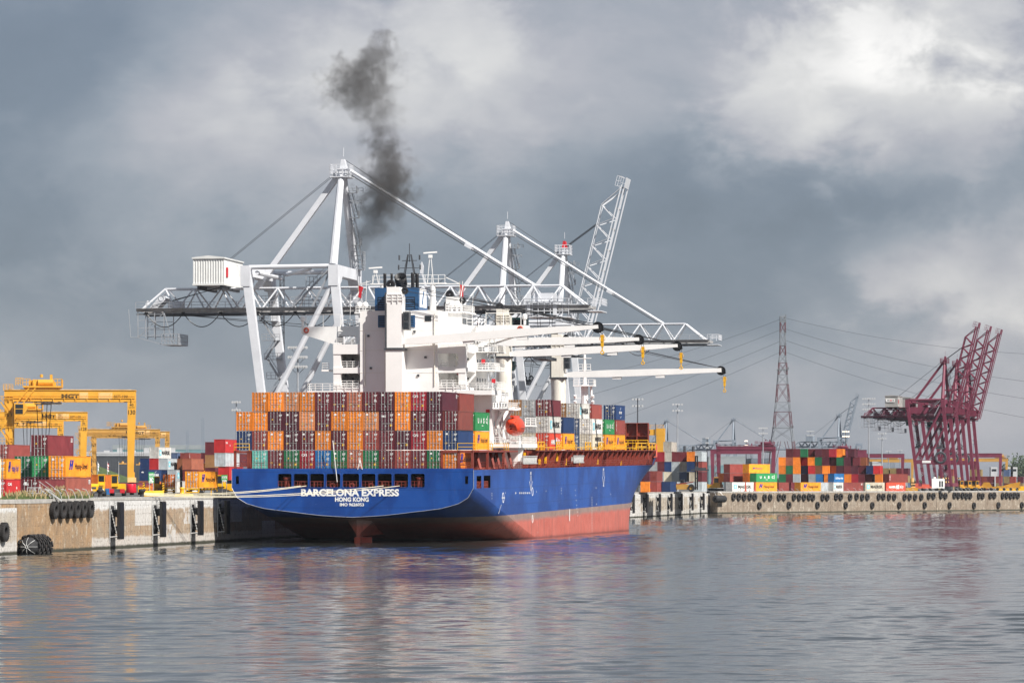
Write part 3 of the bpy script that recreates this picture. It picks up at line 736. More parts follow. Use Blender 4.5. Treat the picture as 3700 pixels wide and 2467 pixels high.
# hull markings on the starboard side
b = MB(); X = BM + .03
def hm(s0, s1, z0, z1): b.add([(X, s0, z0), (X, s1, z0), (X, s1, z1), (X, s0, z1)], [(0, 1, 2, 3)])
def hpx(px0, py0, px1, py1):
    s0, s1 = SHs(px0, X), SHs(px1, X); hm(s0, s1, SHz(py1, s0, X), SHz(py0, s0, X))
d2 = lambda cx, cy: (1640 + .3953 * cx, 1380 + .3953 * cy)
def hd(cx0, cy0, cx1, cy1): hpx(*d2(cx0, cy0), *d2(cx1, cy1))
for cx, y0, y1, y2 in ((705, 850, 905, 975), (1369, 818, 860, 935)):
    hd(cx - 6, y0, cx - 4, y1); hd(cx + 3, y0, cx + 5, y1)
    s0 = SHs(d2(cx, 0)[0], X); k = .95; za, zb = SHz(d2(0, y1)[1], s0, X), SHz(d2(0, y2)[1], s0, X)
    for sg in (-1, 1):
        b.add([(X, s0 + sg * 1.5, za), (X, s0 + sg * 1.15, za), (X, s0, zb), (X, s0 + sg * .3, zb)], [(0, 1, 2, 3)])
    for j in range(3): hd(cx - 6, y0 - 30 + j * 9, cx + 5, y0 - 25 + j * 9)
    for j in range(2): hd(cx - 5, y2 + 4 + j * 9, cx + 4, y2 + 9 + j * 9)
for cx in (562, 600, 618, 636, 654, 672, 690): hd(cx, 1006, cx + 8, 1018); hd(cx + 3, 1004, cx + 5, 1024)
for cx, y0 in ((348, 1012), (470, 1006), (755, 996), (843, 990), (982, 965), (982, 985), (982, 1012), (1109, 982), (1113, 1028), (1118, 1075), (1122, 1120), (1124, 1150), (1128, 1180), (1132, 1215), (720, 1240), (1433, 1018), (1303, 1110), (1300, 960), (348, 1030), (348, 1058)): hd(cx - 1, y0, cx + 2, y0 + 10)
for j in range(22): hd(1261, 1048 + j * 15, 1264, 1054 + j * 15)
hd(1055, 1160, 1061, 1268)
for j in range(8): hd(432 - j * 3.4, 1118 + j * 11, 436 - j * 3.4, 1124 + j * 11)
for cx, cy, r in ((453, 1056, .95), (721, 1000, .8), (721, 1250, .75)):
    px, py = d2(cx, cy); s0 = SHs(px, X); z0 = SHz(py, s0, X)
    b.torus((X - .03, s0, z0), (1, 0, 0), r * .8, .08, 20, 4, .4)
    if cx < 500: hm(s0 - 1.4, s0 + 1.4, z0 - .07, z0 + .07)
b.build('hull_marking', m_mark, hullo)

# ------------------------------------------------------------------ deckhouse
W_ = m_white
b = MB()
b.box(-14.2, 14.2, 40.5, 56, DK, 23.6); b.box(-10.9, 10.9, 44, 55, 23.6, 31)
b.box(-6.4, 6.4, 35, 44.5, DK, 36.6)
b.box(-8.6, 8.6, 44, 53, 31, 36.5); b.box(-9.2, 9.2, 43.6, 53.6, 36.5, 36.75)
b.box(8.0, 14.2, 39, 40.5, 11, 14.5)
house = b.build('deckhouse', W_, ship)
for sg, nm in ((-1, 'port'), (1, 'starboard')):        # aft balconies: slabs, piers and beams round real openings
    b = MB()
    def bx(x0, x1, y0, y1, z0, z1): b.box(min(sg * x0, sg * x1), max(sg * x0, sg * x1), y0, y1, z0, z1)
    for z0, z1 in ((23.3, 24.3), (26.8, 27.45), (29.9, 31.2)):
        bx(6.4, 10.9, 35.4, 44, z0, z1)
        bx(6.4, 10.9, 35.3, 35.6, z0 - .25, z1 + .05)
    bx(9.7, 10.9, 35.4, 36.6, 24.3, 31.2); bx(10.7, 10.9, 36.6, 44, 24.3, 31.2) if sg < 0 else None
    bx(9.4, 15.2, 35.1, 44, 23.0, 23.75)
    bx(11.7, 14.6, 40.5, 46, 26.9, 27.2) if sg > 0 else bx(11.7, 13.0, 36, 39, 26.9, 27.2)
    for cx, cz in ((9.7, 24.3), (9.7, 27.45)):       # softened corners
        for zz, d in ((cz, 1), (cz + 2.5, -1)):
            b.prism([(sg * cx, zz), (sg * (cx - .45), zz), (sg * cx, zz + d * .45)], 'y', 35.42, 35.7)
            b.prism([(sg * 6.7, zz), (sg * 7.15, zz), (sg * 6.7, zz + d * .45)], 'y', 35.42, 35.7)
    bl = b.build('balcony', W_, house)
    for z in (24.3, 27.45): r = MB(); r.rails([(sg * 6.8, 35.7, z), (sg * 9.7, 35.7, z)], 1.05, .035, 1.1, 3); r.build('railing', W_, bl)
    r = MB(); r.rails([(sg * 6.5, 35.2, 23.75), (sg * 15.1, 35.2, 23.75), (sg * 15.1, 43.8, 23.75)], 1.15, .04, 1.2, 3); r.build('railing', W_, bl)
    r = MB(); r.rails([(sg * 11.7, 35.6, 31.2), (sg * 6.6, 35.6, 31.2)], 1.0, .035, 1.2, 3); r.build('railing', W_, bl)
    r = MB()
    if sg > 0: r.rails([(11.8, 40.6, 27.2), (14.5, 40.6, 27.2), (14.5, 45.8, 27.2)], 1.05, .035, 1.2, 3)
    else: r.rails([(-11.8, 36.1, 27.2), (-12.9, 36.1, 27.2), (-12.9, 38.8, 27.2)], 1.05, .035, 1.2, 3)
    r.build('railing', W_, bl)
    s_ = MB(); s_.stair((sg * 8.7, 43.6, 27.45), (sg * 7.0, 43.6, 30.4), .8, (0, 1, 0)); s_.stair((sg * 9.2, 43.4, 24.3), (sg * 7.4, 43.4, 27.0), .8, (0, 1, 0)); s_.build('stairway', m_rod, bl)
    f = MB(); f.box(sg * 8.2 - .35, sg * 8.2 + .35, 43.8, 43.98, 26.0, 26.7); f.build('fire_box', m_red, bl)
    # bridge wing with its cut-out
    w = MB()
    w.prism([(sg * 18.75, 34.5), (sg * 18.75, 33.3), (sg * 12.5, 31.35), (sg * 12.5, 34.5)], 'y', 46.2, 50)
    w.prism([(sg * 12.5, 34.5), (sg * 12.5, 32.95), (sg * 9.7, 32.95), (sg * 9.7, 34.5)], 'y', 46.2, 50)
    w.prism([(sg * 12.5, 31.75), (sg * 12.5, 31.35), (sg * 11.6, 31.05), (sg * 9.7, 31.05), (sg * 9.7, 31.75)], 'y', 46.2, 50)
    w.box(min(sg * 8.5, sg * 9.7), max(sg * 8.5, sg * 9.7), 46.2, 50, 31, 34.5)
    wing = w.build('bridge_wing', W_, house)
    r = MB(); r.rails([(sg * 12.2, 46.4, 34.5), (sg * 18.0, 46.4, 34.5)], 2.0, .05, 3, 1); r.build('railing', W_, wing); r = MB(); r.rails([(sg * 9, 46.4, 34.5), (sg * 12, 46.4, 34.5)], 1.05, .04, 1, 2)
    r.build('railing', W_, wing); r = MB(); r.lathe([(.0, 0), (.22, .1), (.22, .9), (.4, 1.0), (.42, 1.5), (.3, 1.8), (0, 1.9)], (sg * 18.6, 46.6, 34.5), n=10); r.build('searchlight', W_, wing)
    l = MB(); l.torus((sg * 17.9, 46.1, 33.9), (0, 1, 0), .36, .13, 14, 6); l.build('lifebuoy', m_salmon, wing)
# seams and fittings on the casing
b = MB()
for z in (33.4, 30.2, 26.6): b.box(-6.42, 6.42, 34.96, 35.0, z, z + .05)
b.build('plate_seam', m_cream, house)
b = MB(); b.box(4.3, 5.35, 34.93, 35.02, 34.85, 35.75); b.build('window', m_glass, house)
for x0, x1, z0, z1 in ((-3.4, 2.7, 33.9, 35.85),):
    b = MB(); b.box(x0, x1, 34.85, 34.99, z0, z1); lo = b.build('louvre', m_blue, house)
    s_ = MB()
    for x in (x0 + .2, .25):
        for k in range(5): s_.beam((x, 34.80, z0 + .25 + k * .36), (x + 2.2, 34.80, z0 + .25 + k * .36), .12, .16, m=m_dblue)
        for k in range(5): s_.box(x, x + 2.2, 34.83, 34.852, z0 + .32 + k * .36, z0 + .48 + k * .36, m=m_black)
    s_.build('slat', None, lo)
for x, z0, z1 in ((-5.6, 24.5, 33), (5.9, 24.5, 36), (-2.2, 24, 30)):
    b = MB(); b.tube((x, 34.85, z0), (x, 34.85, z1), .09, 6)
    for k in range(4): b.box(x - .16, x + .16, 34.86, 35, z0 + k * 2.4 + .4, z0 + k * 2.4 + .5)
    b.build('pipe', m_cream, house)
for x, z in ((-4.6, 27.2), (4.4, 28.9), (2.6, 33.0), (-5.0, 32.4), (3.2, 26.0)):
    b = MB(); b.box(x - .18, x + .18, 34.8, 35, z, z + .34); b.build('deck_light', m_dsteel, house)
for z in (24.3, 27.45, 30.6):
    for sg in (-1, 1):
        b = MB(); b.box(sg * 8.0 - .4, sg * 8.0 + .4, 43.93, 43.99, z + .1, z + 1.9); b.build('door', m_cream, house)
        b = MB(); b.lathe([(.22, 0), (.0, .04)], (sg * 9.6, 43.97, z + 1.5), (0, -1, 0), 10); b.build('porthole', m_glass, house)
for z in (24.2, 27.2, 30.2, 33.2):
    b = MB(); b.box(10.9, 14.1 if z < 31 else 12.4, 44, 54.5, z - .12, z); b.build('side_deck', W_, house)
    b = MB(); b.rails([(14.0 if z < 31 else 12.3, 44.1, z), (14.0 if z < 31 else 12.3, 54.3, z)], 1.05, .035, 1.3, 3); b.rails([(11, 44.1, z), (14.0 if z < 31 else 12.3, 44.1, z)], 1.05, .035, 1.0, 3); b.build('railing', W_, house)
    b = MB()
    for k in range(4): b.box(10.88, 10.95, 45.2 + k * 2.3, 46.0 + k * 2.3, z + .9, z + 1.7)
    b.build('window', m_glass, house)
for k in range(3):
    b = MB(); b.stair((13.3, 44.4 + 3.6, 24.2 + k * 3), (13.3, 44.4, 27.1 + k * 3), .8, (1, 0, 0)); b.build('stairway', m_rod, house)
for x, s_, z in ((13.9, 43.9, 25), (12.2, 43.9, 28.2), (13.6, 40.3, 20)):
    b = MB(); b.box(x - .3, x + .3, s_ - .1, s_ + .1, z, z + .7); b.build('fire_box', m_red, house)
for v, s_, z in ((-10.2, 44.5, 34.5), (9.8, 46.6, 34.5), (-7.5, 44.3, 36.75), (7.4, 50, 36.75)):
    b = MB(); b.tube((v, s_, z), (v + .2, s_, z + 5.2), .04, 4); b.build('whip_aerial', W_, house)
# wheelhouse windows, side windows
b = MB()
for k in range(9): b.box(8.56, 8.63, 44.6 + k * .95, 45.3 + k * .95, 34.7, 35.7)
for z in (15, 18, 21): 
    for k in range(5): b.box(14.18, 14.24, 42.5 + k * 2.6, 43.3 + k * 2.6, z, z + .8)
b.build('window', m_glass, house)
for x in (-8.6, -7.6, 6.9, 7.8):
    b = MB(); b.lathe([(.1, 0), (.1, .7), (.0, .7)], (x, 44.5, 36.7), n=8); b.ball((x, 44.5, 37.9), .55, 10, 6); b.build('antenna_dome', W_, house, True)
b = MB(); b.rails([(-9, 43.8, 36.75), (-6.6, 43.8, 36.75)], 1.05, .035, 1, 3); b.rails([(6.5, 43.8, 36.75), (9, 43.8, 36.75), (9, 53, 36.75)], 1.05, .035, 1, 3); b.build('roof_railing', W_, house)
b = MB(); b.stair((13.2, 40.2, 14.5), (10.2, 40.2, 23.2), .8, (0, 1, 0)); b.stair((14.6, 43, 14.8), (14.6, 49, 23.4), .8, (1, 0, 0)); b.build('stairway', m_rod, house)
b = MB(); b.rails([(12.3, 40.2, 23.75), (15, 40.2, 23.75), (15, 56, 23.75)], 1.05, .035, 1.2, 3); b.build('railing', W_, house); b = MB(); b.box(14.2, 16.8, 40.5, 50, 20.6, 20.8); b.rails([(14.3, 40.6, 20.8), (16.7, 40.6, 20.8), (16.7, 50, 20.8)], 1.05, .035, 1.2, 3); b.build('side_gallery', W_, house)
# funnel
b = MB(); b.prism([(-4.0, 36.4), (3.2, 36.4), (3.2, 40.3), (-4.0, 40.3)], 'y', 35.3, 42.5); fun = b.build('funnel', m_blue, ship)
b = MB(); b.box(3.19, 3.24, 36.2, 41.6, 37.2, 40.2); b.build('white_panel', W_, fun)
b = MB(); b.prism([(37.6, 37.6), (38.4, 37.6), (39.2, 39.0), (39.8, 39.8), (38.9, 39.8), (38.2, 38.6)], 'x', 3.22, 3.27); b.build('emblem', m_dblue, fun)
b = MB()
for x in (-3.4, .3):
    for k in range(5): b.beam((x, 35.22, 37.0 + k * .38), (x + 2.2, 35.22, 37.0 + k * .38), .12, .17, m=m_dblue)
    b.box(x - .1, x + 2.3, 35.24, 35.30, 36.8, 38.8, m=m_black); b.build('louvre', None, fun); b = MB()
for x, r, h, y in ((-2.6, .26, 2.4, 36.6), (-1.6, .2, 2.4, 37.2), (2.0, .3, 2.45, 36.6), (2.55, .3, 2.4, 37.4)):
    b = MB(); b.lathe([(r, 0), (r, h - .25), (r, h), (r - .04, h), (r - .04, h - .8), (0, h - .8)], (x, y, 40.3), (0, -.05, 1), 12); b.build('exhaust_pipe', m_black, fun, True)
b = MB(); b.lathe([(.85, 0), (.95, 1.2)], (-.2, 38.2, 40.2), (0, -.1, 1), 18); b.lathe([(.95, -.3), (1.0, 1.3), (.93, 1.3), (.9, .4), (0, .4)], (-.2, 38.05, 41.2), (0, -.9, 1), 18); b.build('exhaust_pipe', m_black, fun, True)
# signal mast with platform and radar
b = MB(); b.box(-7.0, 5.6, 45.6, 46.6, 41.3, 41.5); b.beam((-9.2, 46.1, 41.35), (-7, 46.1, 41.9), .12); b.beam((-9.2, 46.1, 41.35), (-7, 46.1, 41.35), .12); b.beam((7.9, 46.1, 41.3), (5.6, 46.1, 42.4), .12); b.beam((7.9, 46.1, 41.3), (5.6, 46.1, 41.35), .12)
for x in (-5, 3.4): b.lathe([(.55, 0), (.42, 4.6)], (x, 46.1, 36.7), n=10)
mast = b.build('signal_mast', W_, house)
b = MB(); b.rails([(-6.6, 45.7, 41.5), (5.5, 45.7, 41.5)], 1.3, .035, 1.1, 2); b.build('railing', W_, mast)
b = MB()
for sx in (-1, 1):
    for sy in (-1, 1):
        b.tube((-.5 + sx * 1.1, 46.1 + sy * .7, 41.5), (-.5 + sx * .25, 46.1 + sy * .25, 46.2), .09, 5)
for z, w in ((42.6, 1.0), (44.0, .9), (45.2, .7)): b.beam((-.5 - w * 1.8, 46.1, z), (-.5 + w * 1.8, 46.1, z), .1)
for z, w in ((44.0, 1.8), (45.6, 1.7)):
    for sx in (-1, 1): b.lathe([(.14, -.3), (.14, .5), (0, .5)], (-.5 + sx * w, 46.1, z), n=6)
b.tube((-.5, 46.1, 45), (-.5, 46.1, 48.0), .07, 5); b.build('lattice_mast', m_dsteel, mast)
for x, z in ((3.0, 45.6), (-6.2, 43.2)):
    b = MB()
    for k in (-1, 1): b.beam((x + k * .5, 46.1, 41.5), (x + k * .12, 46.1, z), .1)
    b.box(x - .3, x + .3, 45.9, 46.3, z, z + .5); b.beam((x - 1.1, 45.9, z + .8), (x + 1.1, 46.2, z + .95), .3, .22); b.build('radar', W_, mast)

# ------------------------------------------------------------------ deck cranes
def deck_crane(s, v, zc, ztop, zroot, L, dz, label, low=DK, mt=W_, tip_t=.65):
    b = MB(); b.lathe([(1.5, low), (1.45, zc - 2.5), (1.55, zc - .8), (1.62, zc)], (v, s, 0), n=20) if mt is not W_ else b.box(v - 1.35, v + 1.35, s - 1.5, s + 1.4, low, zc)
    c = b.build('deck_crane', mt, ship, mt is not W_, label)
    b = MB(); b.lathe([(1.66, zc), (1.66, zc + .35), (0, zc + .35)], (v, s, 0), n=20); b.box(v - 1.6, v + 1.6, s - 1.7, s + 1.4, zc + .02, zc + .3); b.build('slewing_ring', m_dsteel, c)
    b = MB(); b.prism([(v - 1.2, zc + .35), (v + 1.3, zc + .35), (v + 1.3, ztop - 1.6), (v + .8, ztop), (v - 1.2, ztop)], 'y', s - 1.3, s + 1.3); b.build('housing', mt, c)
    b = MB(); b.box(v - 1.5, v - 1.2, s - 1.42, s + 1.4, zc + .35, ztop - .9); b.build('ladder_screen', m_dsteel, c)
    b = MB(); b.rails([(v - 1.2, s - 1.4, ztop - 2.6), (v + 1.5, s - 1.4, ztop - 2.6)], 1.4, .05, .9, 3); b.build('railing', mt, c)
    b = MB(); b.torus((v - .6, s - .9, ztop + .45), (0, 1, 0), .45, .3, 14, 6); b.torus((v + 1.5, s, ztop - .6), (0, 1, 0), .35, .25, 14, 6); b.build('sheave', m_black, c)
    b = MB(); b.box(v + 1.5, v + 2.5, s - 1.5, s - .1, ztop - 6.9, ztop - 4.0); cb = b.build('cab', m_dsteel, c)
    b = MB(); b.box(v + 1.65, v + 2.35, s - 1.53, s - 1.5, ztop - 5.4, ztop - 4.3); b.box(v + 1.65, v + 2.35, s - 1.53, s - 1.5, ztop - 6.6, ztop - 5.7); b.build('window', m_glass, cb)
    # jib: a tapering box girder luffed out over the water
    p = Vector((v + .6, s - .2, zroot)); q = p + Vector((L, 0, dz)); j = MB(); N = 8
    prof = [(0, .7), (.08, 1.15), (.3, 1.42), (.6, 1.28), (.85, .95), (.97, tip_t * .9), (1, tip_t * .9)]
    for (a, ha), (e, he) in zip(prof, prof[1:]): j.beam(p.lerp(q, a), p.lerp(q, e), 1.5 - .5 * a, ha, 1.5 - .5 * e, he)
    for a in (.35, .62): j.box(*(lambda c0: (c0.x - .9, c0.x + .9, c0.y - .5, c0.y + .5, c0.z - 1.15, c0.z - .5))(p.lerp(q, a)))
    j.build('jib', W_, c)
    b = MB(); b.torus(q + Vector((-.1, 0, -.1)), (0, 1, 0), .55, .35, 16, 6); b.lathe([(.9, -.4), (.9, .4)], q + Vector((-.1, 0, -.1)), (0, 1, 0), 16); b.beam(q + Vector((.2, 0, .3)), q + Vector((.8, 0, -.6)), .5, .3); b.build('sheave', m_black, c)
    h0 = q + Vector((.6, 0, -1.3)); b = MB()
    b.beam(h0, h0 + Vector((0, 0, -1.9)), .5, .55, .42, .35); b.lathe([(.45, -.3), (.45, .3)], h0 + Vector((0, 0, -.6)), (0, 1, 0), 12); b.beam(h0 + Vector((0, 0, -1.9)), h0 + Vector((0, 0, -2.6)), .18); b.torus(h0 + Vector((0, 0, -2.8)), (0, 1, 0), .25, .09, 10, 5)
    hk = b.build('hook_block', m_brightyel, c)
    b = MB(); b.tube(h0 + Vector((-.15, 0, 0)), q, .035, 4); b.tube(h0 + Vector((.15, 0, 0)), q + Vector((.5, 0, 0)), .035, 4)
    for dy in (-.5, .5):
        for z in (-.9, .2, .7): b.tube((v + 1.0, s + dy, ztop + z * .6), q + Vector((-.3, dy * .6, .4)), .045, 4)
    b.build('rope', m_wire, c)
    return c
deck_crane(33.6, -.2, 30.2, 40.3, 31.5, 32.4, 2.2, 'aftmost deck crane, on a tall square pedestal against the funnel')
deck_crane(80.5, .3, 31.2, 40.6, 32.6, 31.8, .5, 'deck crane half hidden behind the deckhouse')
deck_crane(128.7, .4, 31.2, 40.3, 31.9, 32.0, 1.4, 'rust stained deck crane on a round pedestal amidships', mt=m_cream)
deck_crane(182, 1.9, 28.3, 37.2, 29.1, 32.2, .8, 'foremost deck crane with its jib lowest', mt=m_cream, tip_t=.9)

# ------------------------------------------------------------------ side deck: stanchions, coaming, walkway rails
b = MB(); b.box(-14.2, 14.2, 57, 190, DK, 13.9); b.build('hatch_coaming', m_rbd, ship)
st0 = None
for sg in (1, -1):
    for k in range(24):
        s = 61 + k * 6.05
        if sg < 0 and k % 3: continue
        b = MB()
        if st0 is None:
            b.prism([(16.9, DK), (17.9, DK), (18.5, 14.0), (16.4, 14.0)], 'y', -.35, .0); b.box(17.1, 17.75, -.6, -.35, DK, 13.8); b.box(17.1, 17.75, 0, .25, DK, 13.8); st0 = b.mesh('stanchion', m_rb)
        o = ob('stanchion', st0, ship); o.location = (0, s, 0)
        if sg < 0: o.rotation_euler = (0, 0, math.pi); o.location = (0, s, 0)
b = MB(); b.box(17.7, 18.6, 58, 203, 13.95, 14.12); b.box(-18.6, -17.7, 58, 203, 13.95, 14.12)
for k in range(24): b.box(14.3, 17.2, 60.8 + k * 6.05, 61.1 + k * 6.05, 13.3, 13.94)
b.build('walkway', m_rb, ship)
b = MB(); b.rails([(18.5, 58, 14.12), (18.5, 203, 14.12)], .45, .06, 6.05, 1); b.build('walkway_edge', m_brightyel, ship)
for s0, s1 in ((60, 66), (79, 83.5), (96.5, 98.5), (111, 117), (127, 131.5), (144.8, 147.5), (160.5, 161.8), (176, 190), (194, 203)):
    b = MB(); b.rails([(18.5, s0, 14.12), (18.5, s1, 14.12)], 1.35, .09, max(2., (s1 - s0) / 2), 2); b.build('walkway_rail', m_brightyel, ship)
b = MB(); rg = random.Random(11)
for k in range(46):
    s = 60 + k * 3.05; x = rg.choice((14.5, 16., 17.5)); z = DK + rg.uniform(0, 1.2); b.box(x, x + .3, s, s + rg.uniform(.2, .8), z, z + rg.uniform(.7, 1.8))
b.build('lashing_gear', m_brightyel, ship)
b = MB(); b.rails([(18.6, 20, DK), (18.6, 198, DK)], 1.1, .03, 1.8, 3); b.build('side_rail', m_rb, ship)
b = MB()
for k in range(60): b.box(14.25, 14.6, 58.5 + k * 2.3, 59.0 + k * 2.3, DK, 13.9)
b.build('coaming_stay', m_rb, ship)

# lashing bridges either side of the stern bays, and at the aft corners
for sg in (1, -1):
    for s0 in (.6, 13.1, 27.2):
        b = MB()
        for x in (13.6 if sg > 0 else 15.95, 16.2, 18.3):
            b.box(min(sg * x, sg * (x + .35)), max(sg * x, sg * (x + .35)), s0, s0 + .4, DK, 14.1)
        b.box(min(sg * 13.7, sg * 18.6), max(sg * 13.7, sg * 18.6), s0, s0 + .8, 13.7, 14.05) if sg > 0 else b.box(-18.6, -15.9, s0, s0 + .8, 13.7, 14.05)
        b.rails([(sg * 16.3, s0 + .1, DK), (sg * 18.6, s0 + .1, DK)], 1.1, .04, 1, 3)
        for z in (11.9, 12.6, 13.3): b.beam((sg * 16.3, s0 + .2, z), (sg * 17.2, s0 + .2, z), .12)
        lb = b.build('lashing_bridge', m_rb, ship)
        r = MB(); r.rails([(sg * 16.2, s0 + .1, 14.05), (sg * 18.6, s0 + .1, 14.05), (sg * 18.6, s0 + 4, 14.05)], 1.1, .045, 2, 2); r.build('top_rail', m_brightyel, lb)
b = MB(); b.box(16.4, 16.6, 14, 39, DK, 13.8)
for s0 in (8, 20, 25, 31, 36): b.beam((18.4, s0, DK), (17.2, s0 + 2.4, 14), .35)
b.box(16.2, 18.6, 6, 40, 13.8, 14.02); b.build('side_house', m_rb, ship)
b = MB(); b.box(16.62, 16.75, 29.5, 35.5, 11.6, 13.5); b.build('doorway', m_black, ship)
b = MB(); b.box(-16, -15.8, 1, 30, DK, 14); b.box(-18.5, -15.9, 1, 30, 13.8, 14); b.build('side_house', m_rb, ship)
# stern rail, flagstaff, small davit
b = MB(); b.rails([(-15.7, .15, DK + .25), (15.6, .15, DK + .25)], .9, .025, 1.6, 2); b.build('stern_rail', m_rb, ship)
b = MB(); b.tube((-2.3, -.1, 9.3), (-2.85, -.6, 15.6), .06, 6); b.build('flagstaff', W_, ship)
b = MB(); b.beam((.9, -.05, 11.2), (1.25, -.05, 12.8), .09); b.beam((1.6, -.05, 11.2), (1.25, -.05, 12.8), .09); b.beam((1.0, -.05, 11.8), (1.5, -.05, 11.8), .07); b.box(1.1, 1.4, -.15, .05, 12.2, 12.5); b.build('light_stand', W_, ship)

# lifeboat platform, gangways, breakwater, foremast
b = MB(); b.box(13.5, 18.7, 40, 58, 14.5, 15.1); b.prism([(14.6, 14.5), (18.4, 14.5), (17.6, 11.4), (17.6, DK), (15.6, DK), (15.6, 12)], 'y', 46, 47); b.box(15.6, 17.8, 44.8, 48.6, DK, 14.5)
plat = b.build('lifeboat_platform', W_, ship)
b = MB(); b.rails([(13.6, 40.1, 15.1), (18.6, 40.1, 15.1), (18.6, 57.8, 15.1)], 1.1, .045, 1.2, 3); b.rails([(16.9, 57, 18.3), (18.6, 57, 18.3)], 1.1, .045, 1, 3); b.box(16.8, 18.7, 53, 58, 18.0, 18.25); b.build('railing', W_, plat)
for s in (43.3, 49.8):
    b = MB()
    b.beam((15.3, s, 15.1), (14.6, s, 18.6), .4, .5); b.beam((14.6, s, 18.6), (15.8, s, 20.6), .4, .45); b.beam((15.8, s, 20.6), (17.3, s, 20.9), .35, .35); b.beam((15.3, s, 16.0), (17.4, s, 15.3), .3); b.ball((16.1, s, 20.95), .3, 8, 5)
    b.build('davit', W_, plat)
for s0, s1 in ((44, 57.5), (96, 107.5)):
    b = MB(); L = s1 - s0
    for z in (11.9, 13.1): b.beam((18.75, s0, z), (18.75, s1, z), .16)
    n = int(L / 1.1)
    for k in range(n): b.beam((18.75, s0 + k * L / n, 11.9), (18.75, s0 + (k + 1) * L / n, 13.1), .09); b.beam((18.75, s0 + k * L / n, 11.9), (18.75, s0 + k * L / n, 13.1), .09)
    b.box(18.3, 18.7, s0, s1, 12.0, 12.9); b.build('gangway', m_rod, ship)
b = MB(); sB = SHs(2345, 18.3)
b.box(-18.3, 18.3, sB, sB + .25, DK, 19.6)
for z in (12.5, 14.9, 17.0, 19.6): b.box(-18.3, 18.3, sB - 1.1, sB, z - .12, z)
for k in range(17): x = -18.3 + k * 2.287; b.box(x - .09, x + .09, sB - 1.15, sB, DK, 19.58)
bk = b.build('breakwater', m_rb, ship)
b = MB(); b.rails([(6, sB - 1.2, 15.0), (18.3, sB - 1.2, 15.0)], 1.1, .07, 2, 2); b.stair((15.5, sB - 1.4, DK), (15.5, sB - 1.4, 15), .6, (1, 0, 0)); b.build('railing', m_brightyel, bk)
b = MB()
for z in (15.9, 18.1): b.lathe([(.42, 0), (0, .05)], (11.2, sB - .02, z), (0, -1, 0), 12); b.lathe([(.42, 0), (0, .05)], (13.2, sB - .02, z - .1), (0, -1, 0), 12)
b.build('round_plate', m_wink, bk)
b = MB(); b.box(-1.1, 1.1, 226.8, 228.6, DK, 13.5); b.lathe([(.85, 0), (.75, 15)], (0, 227.8, 13), n=10); b.box(-2.2, 2.2, 226, 229.5, 27.6, 27.85); b.lathe([(.4, 0), (.25, 6.5), (0, 6.6)], (0, 227.8, 27.8), n=8)
for z in (31, 33.5): b.box(-1.4, 1.4, 227.5, 228.1, z, z + .15)
fm = b.build('foremast', W_, ship)
b = MB(); b.rails([(-2.1, 226.1, 27.85), (2.1, 226.1, 27.85), (2.1, 229.4, 27.85)], 1.2, .05, 1, 2); b.build('railing', W_, fm); b = MB(); b.rails([(-1.3, 227.6, 31.2), (1.3, 227.6, 31.2)], 1.1, .05, 1, 2); b.build('railing', W_, fm)
for x in (-1.9, 1.9):
    for z in (24, 25.2): b = MB(); b.box(min(x, x * .35), max(x, x * .35), 226.9, 227.1, z - .1, z); b.lathe([(.3, 0), (.3, .6), (0, .6)], (x, 227, z), (0, -.6, 1), 8); b.build('horn', W_, fm)
b = MB(); b.tube((1.4, 227.6, 27.6), (2.2, 226.8, DK), .25, 6); b.build('brace', W_, fm)

# things aboard that are not part of her: lifeboat, flags, mooring lines
lb = thing('lifeboat', 'closed orange lifeboat hanging in white davits on the starboard side', 'lifeboat'); aboard(lb, 17.0, 46.6, 16.4)
prof = [(-4.0, .25, 1.0, 1.9), (-3.6, .85, .55, 2.6), (-2.4, 1.25, .2, 3.0), (0, 1.35, .0, 3.15), (2.4, 1.2, .15, 2.9), (3.6, .75, .5, 2.4), (4.1, .15, 1.0, 1.9)]
b = MB(); vs = []; n = 12
for y, w, z0, z1 in prof:
    for k in range(n):
        a = 2 * math.pi * k / n; zc_, hh = (z0 + z1) / 2, (z1 - z0) / 2
        vs.append((w * math.copysign(abs(math.cos(a)) ** .8, math.cos(a)), y, zc_ + hh * math.copysign(abs(math.sin(a)) ** .9, math.sin(a))))
fs = [(i * n + k, i * n + (k + 1) % n, i * n + n + (k + 1) % n, i * n + n + k) for i in range(len(prof) - 1) for k in range(n)]
b.add(vs, fs + [tuple(range(n)), tuple(range(len(vs) - n, len(vs)))]); b.build('body', m_orange, lb, True)
b = MB(); b.torus((0, 0, 1.35), (0, 0, 1), 1.36, .07, 24, 5); b.v = [(x, y * 2.95, z) for x, y, z in b.v]; b.build('fender_strip', m_salmon, lb)
b = MB(); b.box(-.75, .75, -3.62, -3.5, 2.05, 2.3); b.build('window', m_glass, lb)
b = MB(); b.box(-.3, .3, -3.2, 2.4, 3.0, 3.35); b.build('hatch', m_orange, lb)
def flag(label, v, s, z, cols, droop):
    f = thing('flag', label, 'flag'); aboard(f, v, s, z)
    b = MB(); n = 6; vs = []; N = len(cols)
    for i in range(N + 1):
        for k in range(n + 1):
            t = k / n; vs.append((i / N * droop * (1 - .25 * t) + .1 * math.sin(3 * t + i), .12 * math.sin(5 * t + i), -t * 1.9 - .25 * i / N))
    for i in range(N): b.add(vs, [(i * (n + 1) + k, i * (n + 1) + k + 1, (i + 1) * (n + 1) + k + 1, (i + 1) * (n + 1) + k) for k in range(n)], cols[i])
    b.build('cloth', None, f, True)
    b = MB(); b.tube((0, 0, .5), (-.02, 0, -2.2), .03, 4); b.build('halyard', m_rope, f)
